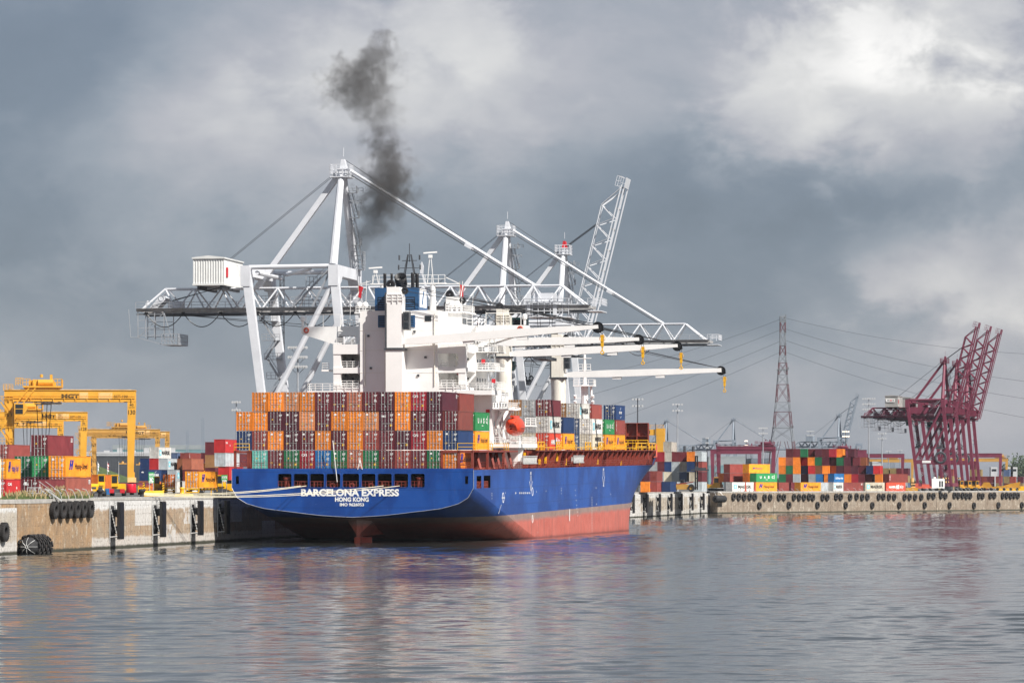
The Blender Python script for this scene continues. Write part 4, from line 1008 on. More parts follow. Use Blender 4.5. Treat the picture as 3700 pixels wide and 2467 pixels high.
flag('red flag hanging from the left end of the mast yard', -9.1, 46.1, 41.2, [m_red, m_red], .75)
flag('red and white flag hanging right of the white radar mast', 7.9, 46.1, 41.2, [m_red, m_wink, m_red], .8)
QB = QL(QLu(513, -1.3), -1.3, GZ + .7)
for i, (v, lab) in enumerate(((-8.0, 'upper pale mooring rope, from the second stern opening to the quay bollard'), (-7.1, 'pale mooring rope just below the upper one, to the quay bollard'),
                              (4.9, 'pale mooring rope crossing the ship name to the quay bollard'), (7.4, 'longest pale mooring rope, crossing the whole ship name to the quay bollard'))):
    p = SH(v, -.12, 8.72); q = QB + Vector((0, .1 * i, -.12 * i)); b = MB(); b.sag(p, q, .55 + .1 * i, .05, 16, 6)
    o = b.build('mooring_line', m_rope); tag(o, lab, 'mooring rope', 'mooring ropes at the stern')
# ------------------------------------------------------------------ containers
COL = {'worn white': (.45, .43, .38), 'orange': (.80, .235, .022), 'deep orange': (.66, .16, .02), 'pale orange': (.62, .235, .09), 'maroon': (.135, .022, .030), 'dark maroon': (.085, .016, .028), 'red brown': (.26, .055, .045),
       'terracotta': (.40, .125, .07), 'crimson': (.34, .02, .035), 'red': (.52, .028, .030), 'navy': (.014, .040, .125), 'blue': (.02, .15, .38), 'grey blue': (.085, .125, .22), 'teal': (.13, .42, .36),
       'green': (.015, .16, .065), 'bright green': (.03, .26, .085), 'grey': (.33, .35, .36), 'silver': (.42, .46, .48), 'white': (.68, .67, .63), 'cream': (.62, .57, .45), 'tan': (.33, .17, .07), 'salmon': (.60, .20, .12),
       'bright orange': (.88, .33, .018), 'brown': (.25, .085, .035), 'vivid red': (.66, .07, .035)}
CM = {}
def corr(b, a0, a1, z0, z1, fix, axis, depth, pitch, sign):
    n = max(2, round((a1 - a0) / pitch)); p = (a1 - a0) / n; pts = []
    for k in range(n):
        s = a0 + k * p; pts += [(s, 0), (s + .3 * p, 0), (s + .5 * p, 1), (s + .8 * p, 1)]
    pts.append((a1, 0)); vs = []
    for a, d in pts:
        for z in (z0, z1): vs.append((fix - sign * d * depth, a, z) if axis == 'x' else (a, fix - sign * d * depth, z))
    fs = [(2 * k, 2 * k + 2, 2 * k + 3, 2 * k + 1) for k in range(len(pts) - 1)]
    if (axis == 'x') == (sign < 0): fs = [f[::-1] for f in fs]
    b.add(vs, fs)
CW = 1.205
def body_mesh(L, H, end, old):
    k = ('body', L, H, end, old)
    if k in CM: return CM[k]
    b = MB(); m = m_contold if old else m_cont
    for x in (-CW, CW - .14):
        for y in (0, L - .16): b.box(x, x + .14, y, y + .16, 0, H)
    for x in (-CW + .003, CW - .103):
        b.box(x, x + .10, .16, L - .16, .02, .17); b.box(x, x + .10, .16, L - .16, H - .10, H - .01)
    for y in (.004, L - .104):
        b.box(-CW + .14, CW - .14, y, y + .10, .02, .15); b.box(-CW + .14, CW - .14, y, y + .10, H - .12, H - .012)
    corr(b, .16, L - .16, .17, H - .10, -CW + .02, 'x', .036, .28, -1); corr(b, .16, L - .16, .17, H - .10, CW - .02, 'x', .036, .28, 1)
    b.add([(-CW + .1, .1, H - .03), (CW - .1, .1, H - .03), (CW - .1, L - .1, H - .03), (-CW + .1, L - .1, H - .03)], [(0, 1, 2, 3)])
    corr(b, -CW + .14, CW - .14, .15, H - .12, L - .03, 'y', .045, .25, 1)
    if end == 'e': corr(b, -CW + .14, CW - .14, .15, H - .12, .02, 'y', -.06, .25, 1)
    else: b.box(-CW + .14, CW - .14, .085, .1, .15, H - .12)
    for x in (-CW - .004, CW - .166):
        for y in (-.004, L - .176):
            for z in (-.002, H - .116): b.box(x, x + .17, y, y + .18, z, z + .118)
    CM[k] = b.mesh('container_body', m); return CM[k]
def door_mesh(H, old):
    k = ('door', H, old)
    if k in CM: return CM[k]
    b = MB(); b.box(0, 1.045, .035, .08, .14, H - .12); n = 5; z0, z1 = .2, H - .18; p = (z1 - z0) / n
    for i in range(n): b.prism([(.004, z0 + i * p + .04), (.035, z0 + i * p), (.035, z0 + i * p + p * .78), (.004, z0 + i * p + p * .70)], 'x', .06, .985)
    for i in range(4): b.box(-.03, .06, .0, .034, .4 + i * (H - .8) / 3, .52 + i * (H - .8) / 3)
    CM[k] = b.mesh('door', m_contold if old else m_cont); return CM[k]
def bar_mesh(H, hx):
    k = ('bar', H, hx)
    if k in CM: return CM[k]
    b = MB(); b.box(-.026, .026, -.05, .0, .06, H - .04)
    for z in (.09, H - .16): b.box(-.07, .07, -.055, .03, z, z + .09)
    for z in (.7, 1.35, H - .75): b.box(-.055, .055, -.045, .0, z, z + .07)
    b.box(0 if hx > 0 else -.5, .5 if hx > 0 else 0, -.06, -.03, 1.02, 1.07)
    CM[k] = b.mesh('lock_bar', m_rod); return CM[k]
def mark_meshes(H, var):                            # code lettering and single stickers on a pair of doors
    k = ('mark', H, var)
    if k in CM: return CM[k]
    rg = random.Random(var); y = -.012; out = []
    def q(b, x0, x1, z0, z1, m): b.add([(x0, y, z0), (x1, y, z0), (x1, y, z1), (x0, y, z1)], [(0, 1, 2, 3)], m)
    b = MB()
    for r_ in range(2):
        x = .52
        for i in range(5 - r_): q(b, x, x + .085, H - .55 - r_ * .17, H - .43 - r_ * .17, m_mark); x += .098
    out.append(('lettering', b.mesh('lettering')))
    b = MB()
    for r_ in range(rg.choice((2, 4, 5))): q(b, .56, .56 + rg.uniform(.22, .4), H - 1.2 - r_ * .085, H - 1.13 - r_ * .085, m_mark)
    out.append(('lettering', b.mesh('lettering')))
    if var % 2 == 0: b = MB(); b.add([(-.62, y, 1.62), (-.36, y, 1.62), (-.49, y, 1.86)], [(0, 1, 2)], m_yel); out.append(('warning_sticker', b.mesh('warning_sticker')))
    for on, (x0, x1, z0, z1), m in ((var % 3 == 0, (-.80, -.42, H - .62, H - .36), m_mark), (var % 3 == 1, (.5, .82, .62, .92), m_yel), (var % 4 == 1, (-.85, -.5, .9, 1.12), m_yel), (True, (-.32, -.10, .55, .8), m_grate)):
        if on: b = MB(); q(b, x0, x1, z0, z1, m); out.append(('sticker', b.mesh('sticker')))
    CM[k] = out; return out
def star(b, cx, cz, r, m, x):
    pts = []
    for k in range(14):
        rr = r if k % 2 == 0 else r * .42; a = math.pi / 2 + k * math.pi / 7; pts.append((x, cx + rr * math.cos(a), cz + rr * math.sin(a)))
    b.add([(x, cx, cz)] + pts, [(0, k + 1, (k + 1) % 14 + 1) for k in range(14)], m)
def logo_mesh(kind, L, H):
    k = ('logo', kind, L, H)
    if k in CM: return CM[k]
    b = MB(); x = CW + .012
    def q(y0, y1, z0, z1, m, sk=0): b.add([(x, y0, z0), (x, y1, z0), (x, y1 + sk, z1), (x, y0 + sk, z1)], [(0, 1, 2, 3)], m)
    def t(s, y0, y1, z, h, m, bold=.02, sk=0): text_on(b, s, '+x', x + .001, y0, z, h, y1 - y0, bold, m, sk)
    if kind == 'hapag':
        s = L / 12.19; z = H * .36; e = 1.15
        for d in (0, .95): q((1.7 + d) * s, (2.25 + d) * s, z, z + e * .62, m_hblue, .35 * s); q((1.95 + d) * s, (2.6 + d) * s, z + e * .5, z + e * 1.15, m_hblue, .3 * s)
        q(1.9 * s, 3.5 * s, z + e * .42, z + e * .68, m_hblue)
        t('Hapag-Lloyd', 4.5 * s, 10.4 * s, z + .12, .78, m_ink if L > 9 else m_hblue, .012)
    elif kind == 'hapag_small':
        q(2.2, 2.7, H * .45, H * .62, m_hblue, .3); q(2.75, 3.2, H * .45, H * .62, m_hblue, .3); t('Hapag-Lloyd', 3.7, 7.6, H * .47, .42, m_hblue, .012)
    elif kind == 'maersk':
        s = L / 12.19; q(.9 * s, 2.7 * s, .72, H - .72, m_ltblue); star(b, 1.8 * s, H / 2, .52, m_wink, x + .002); t('MAERSK', 3.3 * s, 11.0 * s, H * .34, H * .33, m_ink, .03)
    elif kind == 'sealand':
        t('MAERSK', 3.4, 11.0, H * .56, H * .26, m_ink, .03); t('SEALAND', 3.4, 11.0, H * .18, H * .22, m_ink, .02)
    elif kind == 'uasc':
        for i, c in enumerate('UASC'): t(c, 2.1 + i * 2.3, 3.15 + i * 2.3, H * .42, H * .26, m_wink, .04)
        q(10.35, 10.6, H * .34, H * .82, m_wink); q(5.4, 6.7, H * .26, H * .30, m_wink)
    elif kind == 'hamburg':
        t('HAMBURG SÜD', 1.6, 10.9, H * .34, H * .26, m_wink, .03, .12); q(6.4, 7.0, H * .22, H * .74, m_wink, 1.3); q(7.8, 8.2, H * .22, H * .74, m_wink, -1.4)
    elif kind == 'delmas':
        t('DELMAS', 3.9, 9.6, H * .40, H * .24, m_wink, .03); q(5.6, 6.0, H * .72, H * .86, m_wink, 1.5); q(7.2, 7.8, H * .12, H * .26, m_wink, 1.3)
    elif kind == 'safmarine': t('Safmarine', L * .12, L * .9, H * .36, H * .26, m_wink, .01, .3)
    elif kind == 'crane': t('BNSF', 4.4, 8.0, H * .42, H * .16, m_wink, .02); q(5.6, 6.0, H * .70, H * .82, m_wink, .9); q(6.0, 6.4, H * .14, H * .26, m_wink, .9)
    elif kind == 'cai': t('CAI', .6, 2.2, H * .68, H * .14, m_wink, .03); q(4.2, 4.5, H * .5, H * .62, m_wink)
    elif kind == 'vert':
        for i, c in enumerate('TRITON'): t(c, .45, .85, H - .55 - i * .32, .24, m_wink, .02)
    elif kind == 'numbers':
        for i in range(4): q(L - 1.4, L - .5, H - .42 - i * .16, H - .34 - i * .16, m_mark)
    CM[k] = b.mesh('lettering'); return CM[k]
def end_text(s, x, z, w, h):
    k = ('et', s, x, z)
    if k in CM: return CM[k]
    b = MB(); text_on(b, s, '-y', x, -.016, z, h, w, .03, m_wink); CM[k] = b.mesh('lettering'); return CM[k]
NCONT = [0]
rc = random.Random(21)
def container(L, H, colour, label, group, end='d', detail=2, logo=None, text=None, old=None, side=None):
    NCONT[0] += 1
    if old is None: old = colour in ('white', 'grey', 'silver', 'cream', 'tan') and rc.random() < .6
    c = COL[colour]; j = rc.uniform(.78, 1.16); colr = (min(1, c[0] * j), min(1, c[1] * j), min(1, c[2] * j), 1)
    o = ob('shipping_container', body_mesh(L, H, end, old)); o.color = colr; tag(o, label, 'container', group)
    if end == 'd' and detail:
        for sg in (-1, 1):
            d = ob('door', door_mesh(H, old), o); d.color = colr; d.location = (-1.06 if sg < 0 else .015, 0, 0)
            if detail > 1:
                for x in ((.32, .80) if sg < 0 else (.24, .72)): ob('lock_bar', bar_mesh(H, 1 if sg < 0 else -1), d).location = (x, 0, 0)
        if detail > 1:
            for nm, me in mark_meshes(H, rc.randrange(12)): ob(nm, me, o)
        if text: ob('lettering', end_text(text, -.9, H * .70, .8, H * .13), o)
    elif text: ob('lettering', end_text(text, -.7, H * .72, .7, H * .12), o)
    if logo: ob('lettering', logo_mesh(logo, L, H), o)
    return o
L40, L20, HC_, H86 = 12.19, 6.06, 2.9, 2.59
def nth(i): return ordn[i]

# stern stack, seen from its doors
G = 'containers stacked on the stern deck'
rows = [[None, 'orange', 'orange', 'pale orange', 'orange', 'maroon', 'maroon', 'terracotta', 'maroon', 'dark maroon', 'orange', 'crimson', 'dark maroon', None],
        ['orange', 'orange', 'dark maroon', 'dark maroon', 'pale orange', 'maroon', 'orange', 'orange', 'pale orange', 'dark maroon', 'orange', 'maroon', 'dark maroon', 'maroon'],
        ['navy', 'red brown', 'orange', 'dark maroon', 'maroon', 'orange', 'maroon', 'orange', 'red brown', 'maroon', 'dark maroon', 'crimson', 'orange', 'navy'],
        [None, 'teal', 'maroon', 'green', 'crimson', 'blue', 'green', 'terracotta', 'green', 'maroon', 'red brown', 'maroon', 'green', 'orange']]
rown = ['top row', 'second row', 'third row', 'bottom row']
TP = 2.96; C0 = -18.27 + 1.235
txt = {(1, 9): 'tex', (2, 3): 'tex', (0, 11): 'CAI', (3, 4): 'CAI', (2, 11): 'CAI'}
for r_, row in enumerate(rows):
    n = sum(1 for c in row if c); i = 0
    for k, c in enumerate(row):
        if not c: continue
        i += 1; last = k == len(row) - 1 or row[k + 1] is None
        o = container(L40, HC_, c, f'{c} container, {rown[r_]} of the stern stack, {nth(i - 1)} from the left', G, text=txt.get((r_, k)),
                      logo={(3, 13): 'hapag', (0, 12): 'numbers'}.get((r_, k)) if last else None)
        if k == 13 and r_ == 1: o.color = (.19, .05, .04, 1)
        aboard(o, C0 + k * 2.475 + rc.uniform(-.03, .03), .7 + rc.uniform(-.06, .06), 11.2 + (3 - r_) * TP, rc.uniform(-.002, .002))
for c, tier, k, logo, lab in (('red brown', 3, 12, None, 'red brown container behind the top right corner of the stern stack'), ('bright green', 2, 13, 'uasc', 'green container with big white letters right of the stern stack'),
                              ('bright orange', 1, 13, 'hapag', 'bright orange container with blue emblem under the white lettered green one'), ('maroon', 2, 12, None, 'maroon container hidden behind second row of stern stack, right end'),
                              ('maroon', 1, 12, None, 'maroon container hidden behind the third row of the stern stack, right end'), ('red brown', 0, 13, None, 'red brown container in the bottom row behind the lashing frame, right of stern stack'),
                              ('orange', 0, 12, None, 'orange container hidden behind the bottom row of the stern stack, right end')):
    aboard(container(L40, HC_, c, lab, G, logo=logo), C0 + k * 2.475, 14.6, 11.2 + tier * TP)

# bays forward of the deckhouse: (station, column from starboard, tier, colour, logo, text, label)
G = 'containers forward of the deckhouse'
FB = [(83.8, 0, 2, 'maroon', 'vert', 'tex', 'maroon container with white door lettering, top, just right of the lifeboat'), (83.8, 0, 1, 'white', 'maersk', None, 'white lettered container with grey doors in the middle row right of the lifeboat'),
      (83.8, 0, 0, 'vivid red', 'hamburg', None, 'bright red container with white lettering at the foot, right of the lifeboat'), (83.8, 1, 2, 'grey', None, None, 'rusty grey container in the top row left of the maroon lettered one'),
      (83.8, 1, 1, 'grey', None, None, 'grey container in the middle row directly right of the lifeboat'), (83.8, 1, 0, 'cream', None, None, 'cream container in the foot row behind the lifeboat platform'),
      (83.8, 2, 2, 'tan', None, None, 'tan container in the top row directly above the lifeboat'), (83.8, 2, 1, 'silver', None, None, 'silver container half hidden behind the lifeboat'), (83.8, 2, 0, 'white', None, None, 'white container in the foot row hidden behind the davits'),
      (98.7, 0, 1, 'navy', None, None, 'plain dark blue container in the middle row between white lettered containers'), (98.7, 0, 0, 'bright orange', 'hapag', None, 'bright orange container in the foot row next to the bright red lettered one'),
      (132.3, 0, 1, 'white', 'maersk', None, 'white lettered container in the middle row left of the green lettered one'), (132.3, 0, 0, 'cream', 'sealand', None, 'cream container with two lines of black lettering in the foot row'),
      (132.3, 1, 2, 'white', 'maersk', None, 'white lettered container in the top row above the plain dark blue one'), (132.3, 1, 1, 'grey blue', None, None, 'grey blue container hidden in the middle row behind the rusty grey doors'), (132.3, 1, 0, 'grey blue', None, None, 'grey blue container hidden in the foot row behind rusty grey doors'),
      (132.3, 2, 2, 'tan', None, None, 'tan grey container in the top row right of the maroon lettered one'), (132.3, 2, 1, 'maroon', None, None, 'maroon container hidden under the tan grey one, middle row'),
      (148, 0, 1, 'bright green', 'uasc', None, 'green container with white letters in the middle row near the bow'), (148, 0, 0, 'bright orange', 'hapag', None, 'bright orange container in the foot row under the green lettered one near the bow'),
      (148, 1, 2, 'red brown', None, None, 'red brown container in the top row near the bow, left of the navy one'), (148, 1, 1, 'maroon', None, None, 'maroon container hidden behind the green lettered one near the bow'),
      (162, 0, 2, 'navy', 'crane', None, 'navy container with white emblem, topmost and nearest the bow'), (162, 0, 1, 'red brown', 'vert', None, 'red brown container in the middle row nearest the bow'), (162, 0, 0, 'bright orange', 'hapag', None, 'bright orange container in the foot row nearest the bow')]
for s, k, t_, c, logo, tx, lab in FB:
    aboard(container(L40, 2.86, c, lab, G, logo=logo, text=tx, old=True if c in ('grey', 'tan') else None), 15.25 - k * 2.47, s, 14.2 + t_ * 2.89)

# left yard: near stacks on the brown quay. (left edge of the near end in the photo, depth, tier, ...)
def yard(px, Y, z, o, a=None):
    a = -AL if a is None else a
    p = W(px, HY, Y); o.location = (p.x + CW * math.cos(a), p.y + CW * math.sin(a), GZ + z); o.rotation_euler = (0, 0, a); return o
G = 'containers stacked on the left yard'
yard(-42, 482, 0, container(L20, H86, 'red', 'short red container with white letters at the left edge, on the weeds', G, logo='cai'))
yard(-42, 482, 2.6, container(L20, H86, 'bright orange', 'short bright orange container with blue emblem at the left edge', G, logo='hapag'))
yard(-116, 470, 0, container(L20, H86, 'white', 'white container cut off by the left picture edge, foot row', G, 'e')); yard(-116, 470, 2.6, container(L20, H86, 'cream', 'cream container cut off by the left picture edge, upper row', G, 'e'))
yard(76, 498, 0, container(L40, H86, 'maroon', 'long maroon container with white door lettering behind the steel handrail', G, text='tex', logo='vert')).color = (.17, .03, .034, 1)
yard(53, 518, 2.93, container(L40, HC_, 'green', 'dark green container left of the bright green one, middle row', G)); yard(53, 518, 0, container(L40, HC_, 'maroon', 'maroon container hidden under the dark green one', G))
yard(114.7, 516, 2.93, container(L40, HC_, 'bright green', 'green doored container directly under the topmost maroon one', G)).color = (.02, .20, .07, 1)
yard(114.7, 516, 0, container(L40, HC_, 'dark maroon', 'dark maroon container hidden under the green doored one', G))
yard(113, 518, 5.86, container(L40, HC_, 'maroon', 'maroon container on top of the left stack, below the hanging wires', G, logo='numbers')).color = (.18, .03, .038, 1)
yard(176, 514, 2.93, container(L40, HC_, 'bright orange', 'big bright orange container with blue emblem and lettering, left stack', G, logo='hapag')).color = (.84, .30, .02, 1)
yard(177, 513, 0, container(L40, HC_, 'terracotta', 'plain brown red container at the end of the brown quay', G, logo='numbers')).color = (.30, .085, .06, 1)
yard(-18, 640, 5.9, container(L40, HC_, 'red brown', 'red brown container behind the yellow crane leg at the left edge', G)); 
yard(330, 690, 1.2, container(L20, H86, 'deep orange', 'short orange container behind the yellow yard truck', G, 'e'))
# middle stacks
LM = [(502, 943, 0, 'deep orange', None, None, 'orange container at the foot of the middle stack, left corner'), (503.6, 943, 1, 'navy', 'delmas', '6', 'navy container with white lettering in the second row of the middle stack'),
      (506, 960, 2, 'navy', None, None, 'navy container at the left end of the third row, middle stack'), (539, 960, 2, 'red', None, None, 'red container in the third row under the topmost white lettered one'),
      (573, 960, 2, 'silver', 'maersk', None, 'silver container with black lettering in the third row, middle stack'), (540, 960, 3, 'white', 'maersk', None, 'white container with black lettering on top of the middle stack'),
      (506, 960, 1, 'maroon', None, None, 'maroon container hidden behind the navy lettered one'), (539, 960, 1, 'brown', None, None, 'brown container hidden under the red one of the middle stack'), (573, 960, 1, 'navy', None, None, 'navy container half hidden right of the navy lettered one'),
      (539, 960, 0, 'bright orange', 'hapag', None, 'bright orange container behind the green exit sign'), (573, 960, 0, 'grey', None, None, 'grey container hidden behind the trailer with orange doors'),
      (605, 958, 1, 'silver', 'maersk', None, 'silver lettered container in the second row behind the orange doors'), (606, 958, 0, 'white', None, None, 'white container in the foot row behind the orange doors'),
      (640, 965, 2, 'brown', None, None, 'brown container half hidden left of the salmon one'), (659, 960, 2, 'terracotta', None, None, 'salmon red container in the third row above the trailer'), (660, 960, 1, 'maroon', None, None, 'maroon container in the second row left of the loaded trailer'), (659, 960, 0, 'white', None, None, 'white container in the foot row left of the loaded trailer'),
      (608, 985, 3, 'grey blue', None, None, 'grey blue container on top of the middle stack right of the white lettered one'), (651, 985, 3, 'red brown', 'vert', None, 'red brown container on top of the middle stack, right of the grey blue one'), (726, 985, 3, 'maroon', None, None, 'maroon container at the right end of the middle stack top'),
      (608, 985, 2, 'navy', None, None, 'navy container under the grey blue one of the middle stack'), (700, 985, 2, 'orange', None, None, 'orange container peeping out right of the salmon one'),
      (741, 850, 3, 'maroon', None, None, 'brown maroon container left of the tall red one near the stern'), (741, 850, 2, 'tan', None, None, 'tan container left of the silver one near the stern'), (741, 850, 1, 'maroon', None, None, 'maroon container under the tan one near the stern'),
      (773.6, 800, 3, 'red', 'cai', None, 'red container on top of the stack touching the ship stern'), (775, 800, 2, 'silver', None, None, 'silver container under the topmost red one near the stern'), (789, 800, 1, 'red', None, None, 'red container low behind the ship stern corner'), (818, 812, 2, 'maroon', None, None, 'maroon container half hidden behind the ship stern corner'),
      (775, 800, 0, 'navy', None, None, 'navy container at the foot of the stack behind the loaded trailer'), (741, 850, 0, 'grey', None, None, 'grey container at the foot of the stack behind the loaded trailer')]
for px, Y, t_, c, logo, tx, lab in LM:
    h = 2.62 if Y == 985 else 2.93
    yard(px, Y, t_ * h, container(L40, h - .03, c, lab, G, 'e', 1, logo, tx))

# beyond the bow, left-quay frame: (left px, depth, tier, colour, end, label)
G = 'containers stacked beyond the bow'
fx = lambda x: 2280 + .2636 * x
near = [(130, 1030, 0, 'orange', 'd', 'hapag'), (228 - 97, 1030, 1, 'dark maroon', 'd', None), (238, 1032, 0, 'red brown', 'd', None), (234, 1032, 1, 'red brown', 'd', None), (420, 1040, 0, 'navy', 'd', None)]
labs = ['orange doored container with emblem at the quay edge beside the bow', 'red brown container above the orange doored one beside the bow', 'red brown container at the quay edge, second from the bow', 'red brown container in the second row, second from the bow', 'blue doored container on the quay edge left of the reach stacker']
for (x, Y, t_, c, e, lg), lab in zip(near, labs): yard(fx(x), Y, t_ * 2.93, container(L40, HC_, c, lab, G, e, 1, lg), None)
tiers = [[('silver', 340), ('silver', 800), ('silver', 858)], [('silver', 340), ('cream', 445), ('silver', 550), ('grey blue', 652), ('cream', 797), ('maroon', 860)],
         [('grey', 248), ('maroon', 343), ('navy', 443), ('silver', 550), ('worn white', 652), ('navy', 765), ('red brown', 862)], [('crimson', 250), ('crimson', 346), ('worn white', 445), ('maroon', 545), ('maroon', 652), ('orange', 765), ('silver', 857)], [('worn white', 443)]]
tn = ['foot row', 'second row', 'third row', 'fourth row', 'top']
for t_, row in enumerate(tiers):
    for i, (c, x) in enumerate(row):
        lg = 'numbers' if x in (857, 443, 858) else None
        yard(fx(x), 1105 if x < 700 else 1098, t_ * 2.96 if t_ < 4 else 11.84, container(L40, HC_, c, f'{c} container, {tn[t_]} of stack behind container lifter, {nth(i)} from left', G, 'e', 1, lg, old=c in ('worn white', 'cream')))

# right quay front row, long sides to the water
G = 'containers along the right quay'
def front(pxe, d, tier, o, z=0.):
    u = QRu(pxe, -d); o.location = QR(u, -d - CW, GZ + tier * 2.93 + z); o.rotation_euler = (0, 0, -A2); return o
gx = lambda x: 2780 + .3912 * x
FR = [(fx(1388), 3, 0, L40, 'white', 'maersk', 'white container with big black lettering at the left end of the right quay'), (fx(1715), 3, 0, L40, 'bright orange', 'hapag', 'bright orange container on the quay under the green lettered one'),
      (fx(1717), 3.02, 1, L40, 'bright green', 'uasc', 'green container with white letters on top of a bright orange one'), (fx(1617), 5.7, 2, L40, 'bright orange', 'hapag_small', 'bright orange container with small emblem on top, above the green one'), (fx(1617), 5.7, 1, L40, 'deep orange', None, 'orange container supporting the topmost bright orange one'),
      (fx(1617), 5.7, 0, L40, 'maroon', None, 'maroon container hidden behind the white lettered one at the quay'), (fx(1355), 12, 2, L40, 'red brown', None, 'red brown container in the upper row left of the topmost orange one'), (fx(1355), 12, 1, L40, 'red brown', None, 'red brown container left of the orange pile, lower row'), (fx(1283), 15, 1, L40, 'deep orange', None, 'orange container peeping out left of the red brown ones'),
      (fx(1355), 12, 0, L40, 'grey', None, 'grey container hidden behind the white lettered one, far row'),
      (fx(2025), 4, 0, L20, 'red brown', None, 'short red brown container right of the bright orange one on the quay'), (gx(200), 9, 0, L20, 'maroon', None, 'short maroon container behind the gap in the quay row'), (gx(289), 3, 0, L40, 'bright orange', 'hapag', 'bright orange container near the middle of the right quay row'), (gx(474), 5, 0, L20, 'silver', None, 'short silver container right of the lone bright orange one'),
      (gx(592), 3, 0, L20, 'white', 'maersk', 'short white lettered container with grey doors'), (gx(598), 3, 1, L20, 'blue', 'safmarine', 'short blue container with white script lettering'), (gx(686), 3, 0, L40, 'red brown', 'numbers', 'long red brown container on the quay in the middle of the right row'),
      (gx(887), 3, 0, L40, 'cream', 'maersk', 'cream container with emblem and black lettering left of the red lettered one'), (gx(1081), 3, 0, L40, 'vivid red', 'hamburg', 'bright red container with white lettering near the purple cranes'), (gx(1105), 7, 1, L40, 'red brown', 'vert', 'red brown container above the bright red lettered one'), (gx(1105), 7, 0, L40, 'grey', None, 'grey container hidden behind the bright red lettered one')]
for pxe, d, t_, L, c, lg, lab in FR: front(pxe, d, t_, container(L, HC_, c, lab, G, 'd', 1, lg))
# high block behind it, ends to the camera
G = 'containers of the high block behind the right quay'
BK = [[('maroon', 88), ('maroon', 150), ('red brown', 218), ('maroon', 288), ('grey', 362), ('maroon', 430), ('brown', 505), ('maroon', 620), ('maroon', 690), ('maroon', 757), ('red brown', 820), ('tan', 885), ('orange', 960)],
      [('green', 88), ('maroon', 150), ('silver', 218), ('dark maroon', 288), ('silver', 362), ('blue', 430), ('orange', 505), ('maroon', 620), ('orange', 692), ('crimson', 757), ('maroon', 815), ('red brown', 885), ('orange', 975)],
      [('orange', 85), ('green', 153), ('orange', 218), ('navy', 290), ('red', 358), ('brown', 425), ('orange', 488), ('orange', 552), ('dark maroon', 618), ('maroon', 688), ('dark maroon', 755), ('maroon', 822), ('navy', 895), ('red', 960)],
      [('orange', 85), ('terracotta', 152), ('orange', 218), ('red', 288), ('orange', 354), ('green', 420), ('dark maroon', 486), ('maroon', 552), ('green', 620), ('dark maroon', 688), ('maroon', 770), ('brown', 830)],
      [('maroon', 152), ('maroon', 220), ('green', 286), ('maroon', 352), ('dark maroon', 419), ('maroon', 484), ('crimson', 550), ('orange', 615), ('dark maroon', 722)]]
tn = ['foot row', 'second row', 'third row', 'fourth row', 'top row']
for t_, row in enumerate(BK):
    for i, (c, x) in enumerate(row):
        yard(gx(x), 1300 + (3 if i % 4 == 3 else 0), t_ * 2.93, container(L40, HC_, c, f'{c} container, {tn[t_]} of high block right of pylon, {nth(i)} from left', G, 'e', 0))
# hazy far stacks behind the purple cranes
G = 'far containers behind the purple cranes'
rf = random.Random(9); i = 0
for q_, (x, Y, n) in enumerate(((1045, 1480, 3), (1115, 1480, 3), (1165, 1480, 3), (1225, 1490, 3), (1560, 1560, 3), (1640, 1560, 3), (1850, 1600, 4), (1905, 1600, 3), (1960, 1600, 2), (2015, 1600, 2), (2090, 1600, 2), (2165, 1620, 3), (2220, 1620, 2), (2290, 1640, 2))):
    for t_ in range(n):
        c = rf.choice(('tan', 'maroon', 'tan', 'red brown', 'cream', 'grey blue', 'dark maroon', 'tan')); i += 1
        o = container(L40, HC_, c, f'hazy {c} container, {tn[t_]}, {nth(q_)} far stack from left behind purple cranes', G, 'e', 0); yard(gx(x), Y, t_ * 2.93, o)
        if c in ('tan', 'cream'): o.color = (.27, .20, .085, 1)
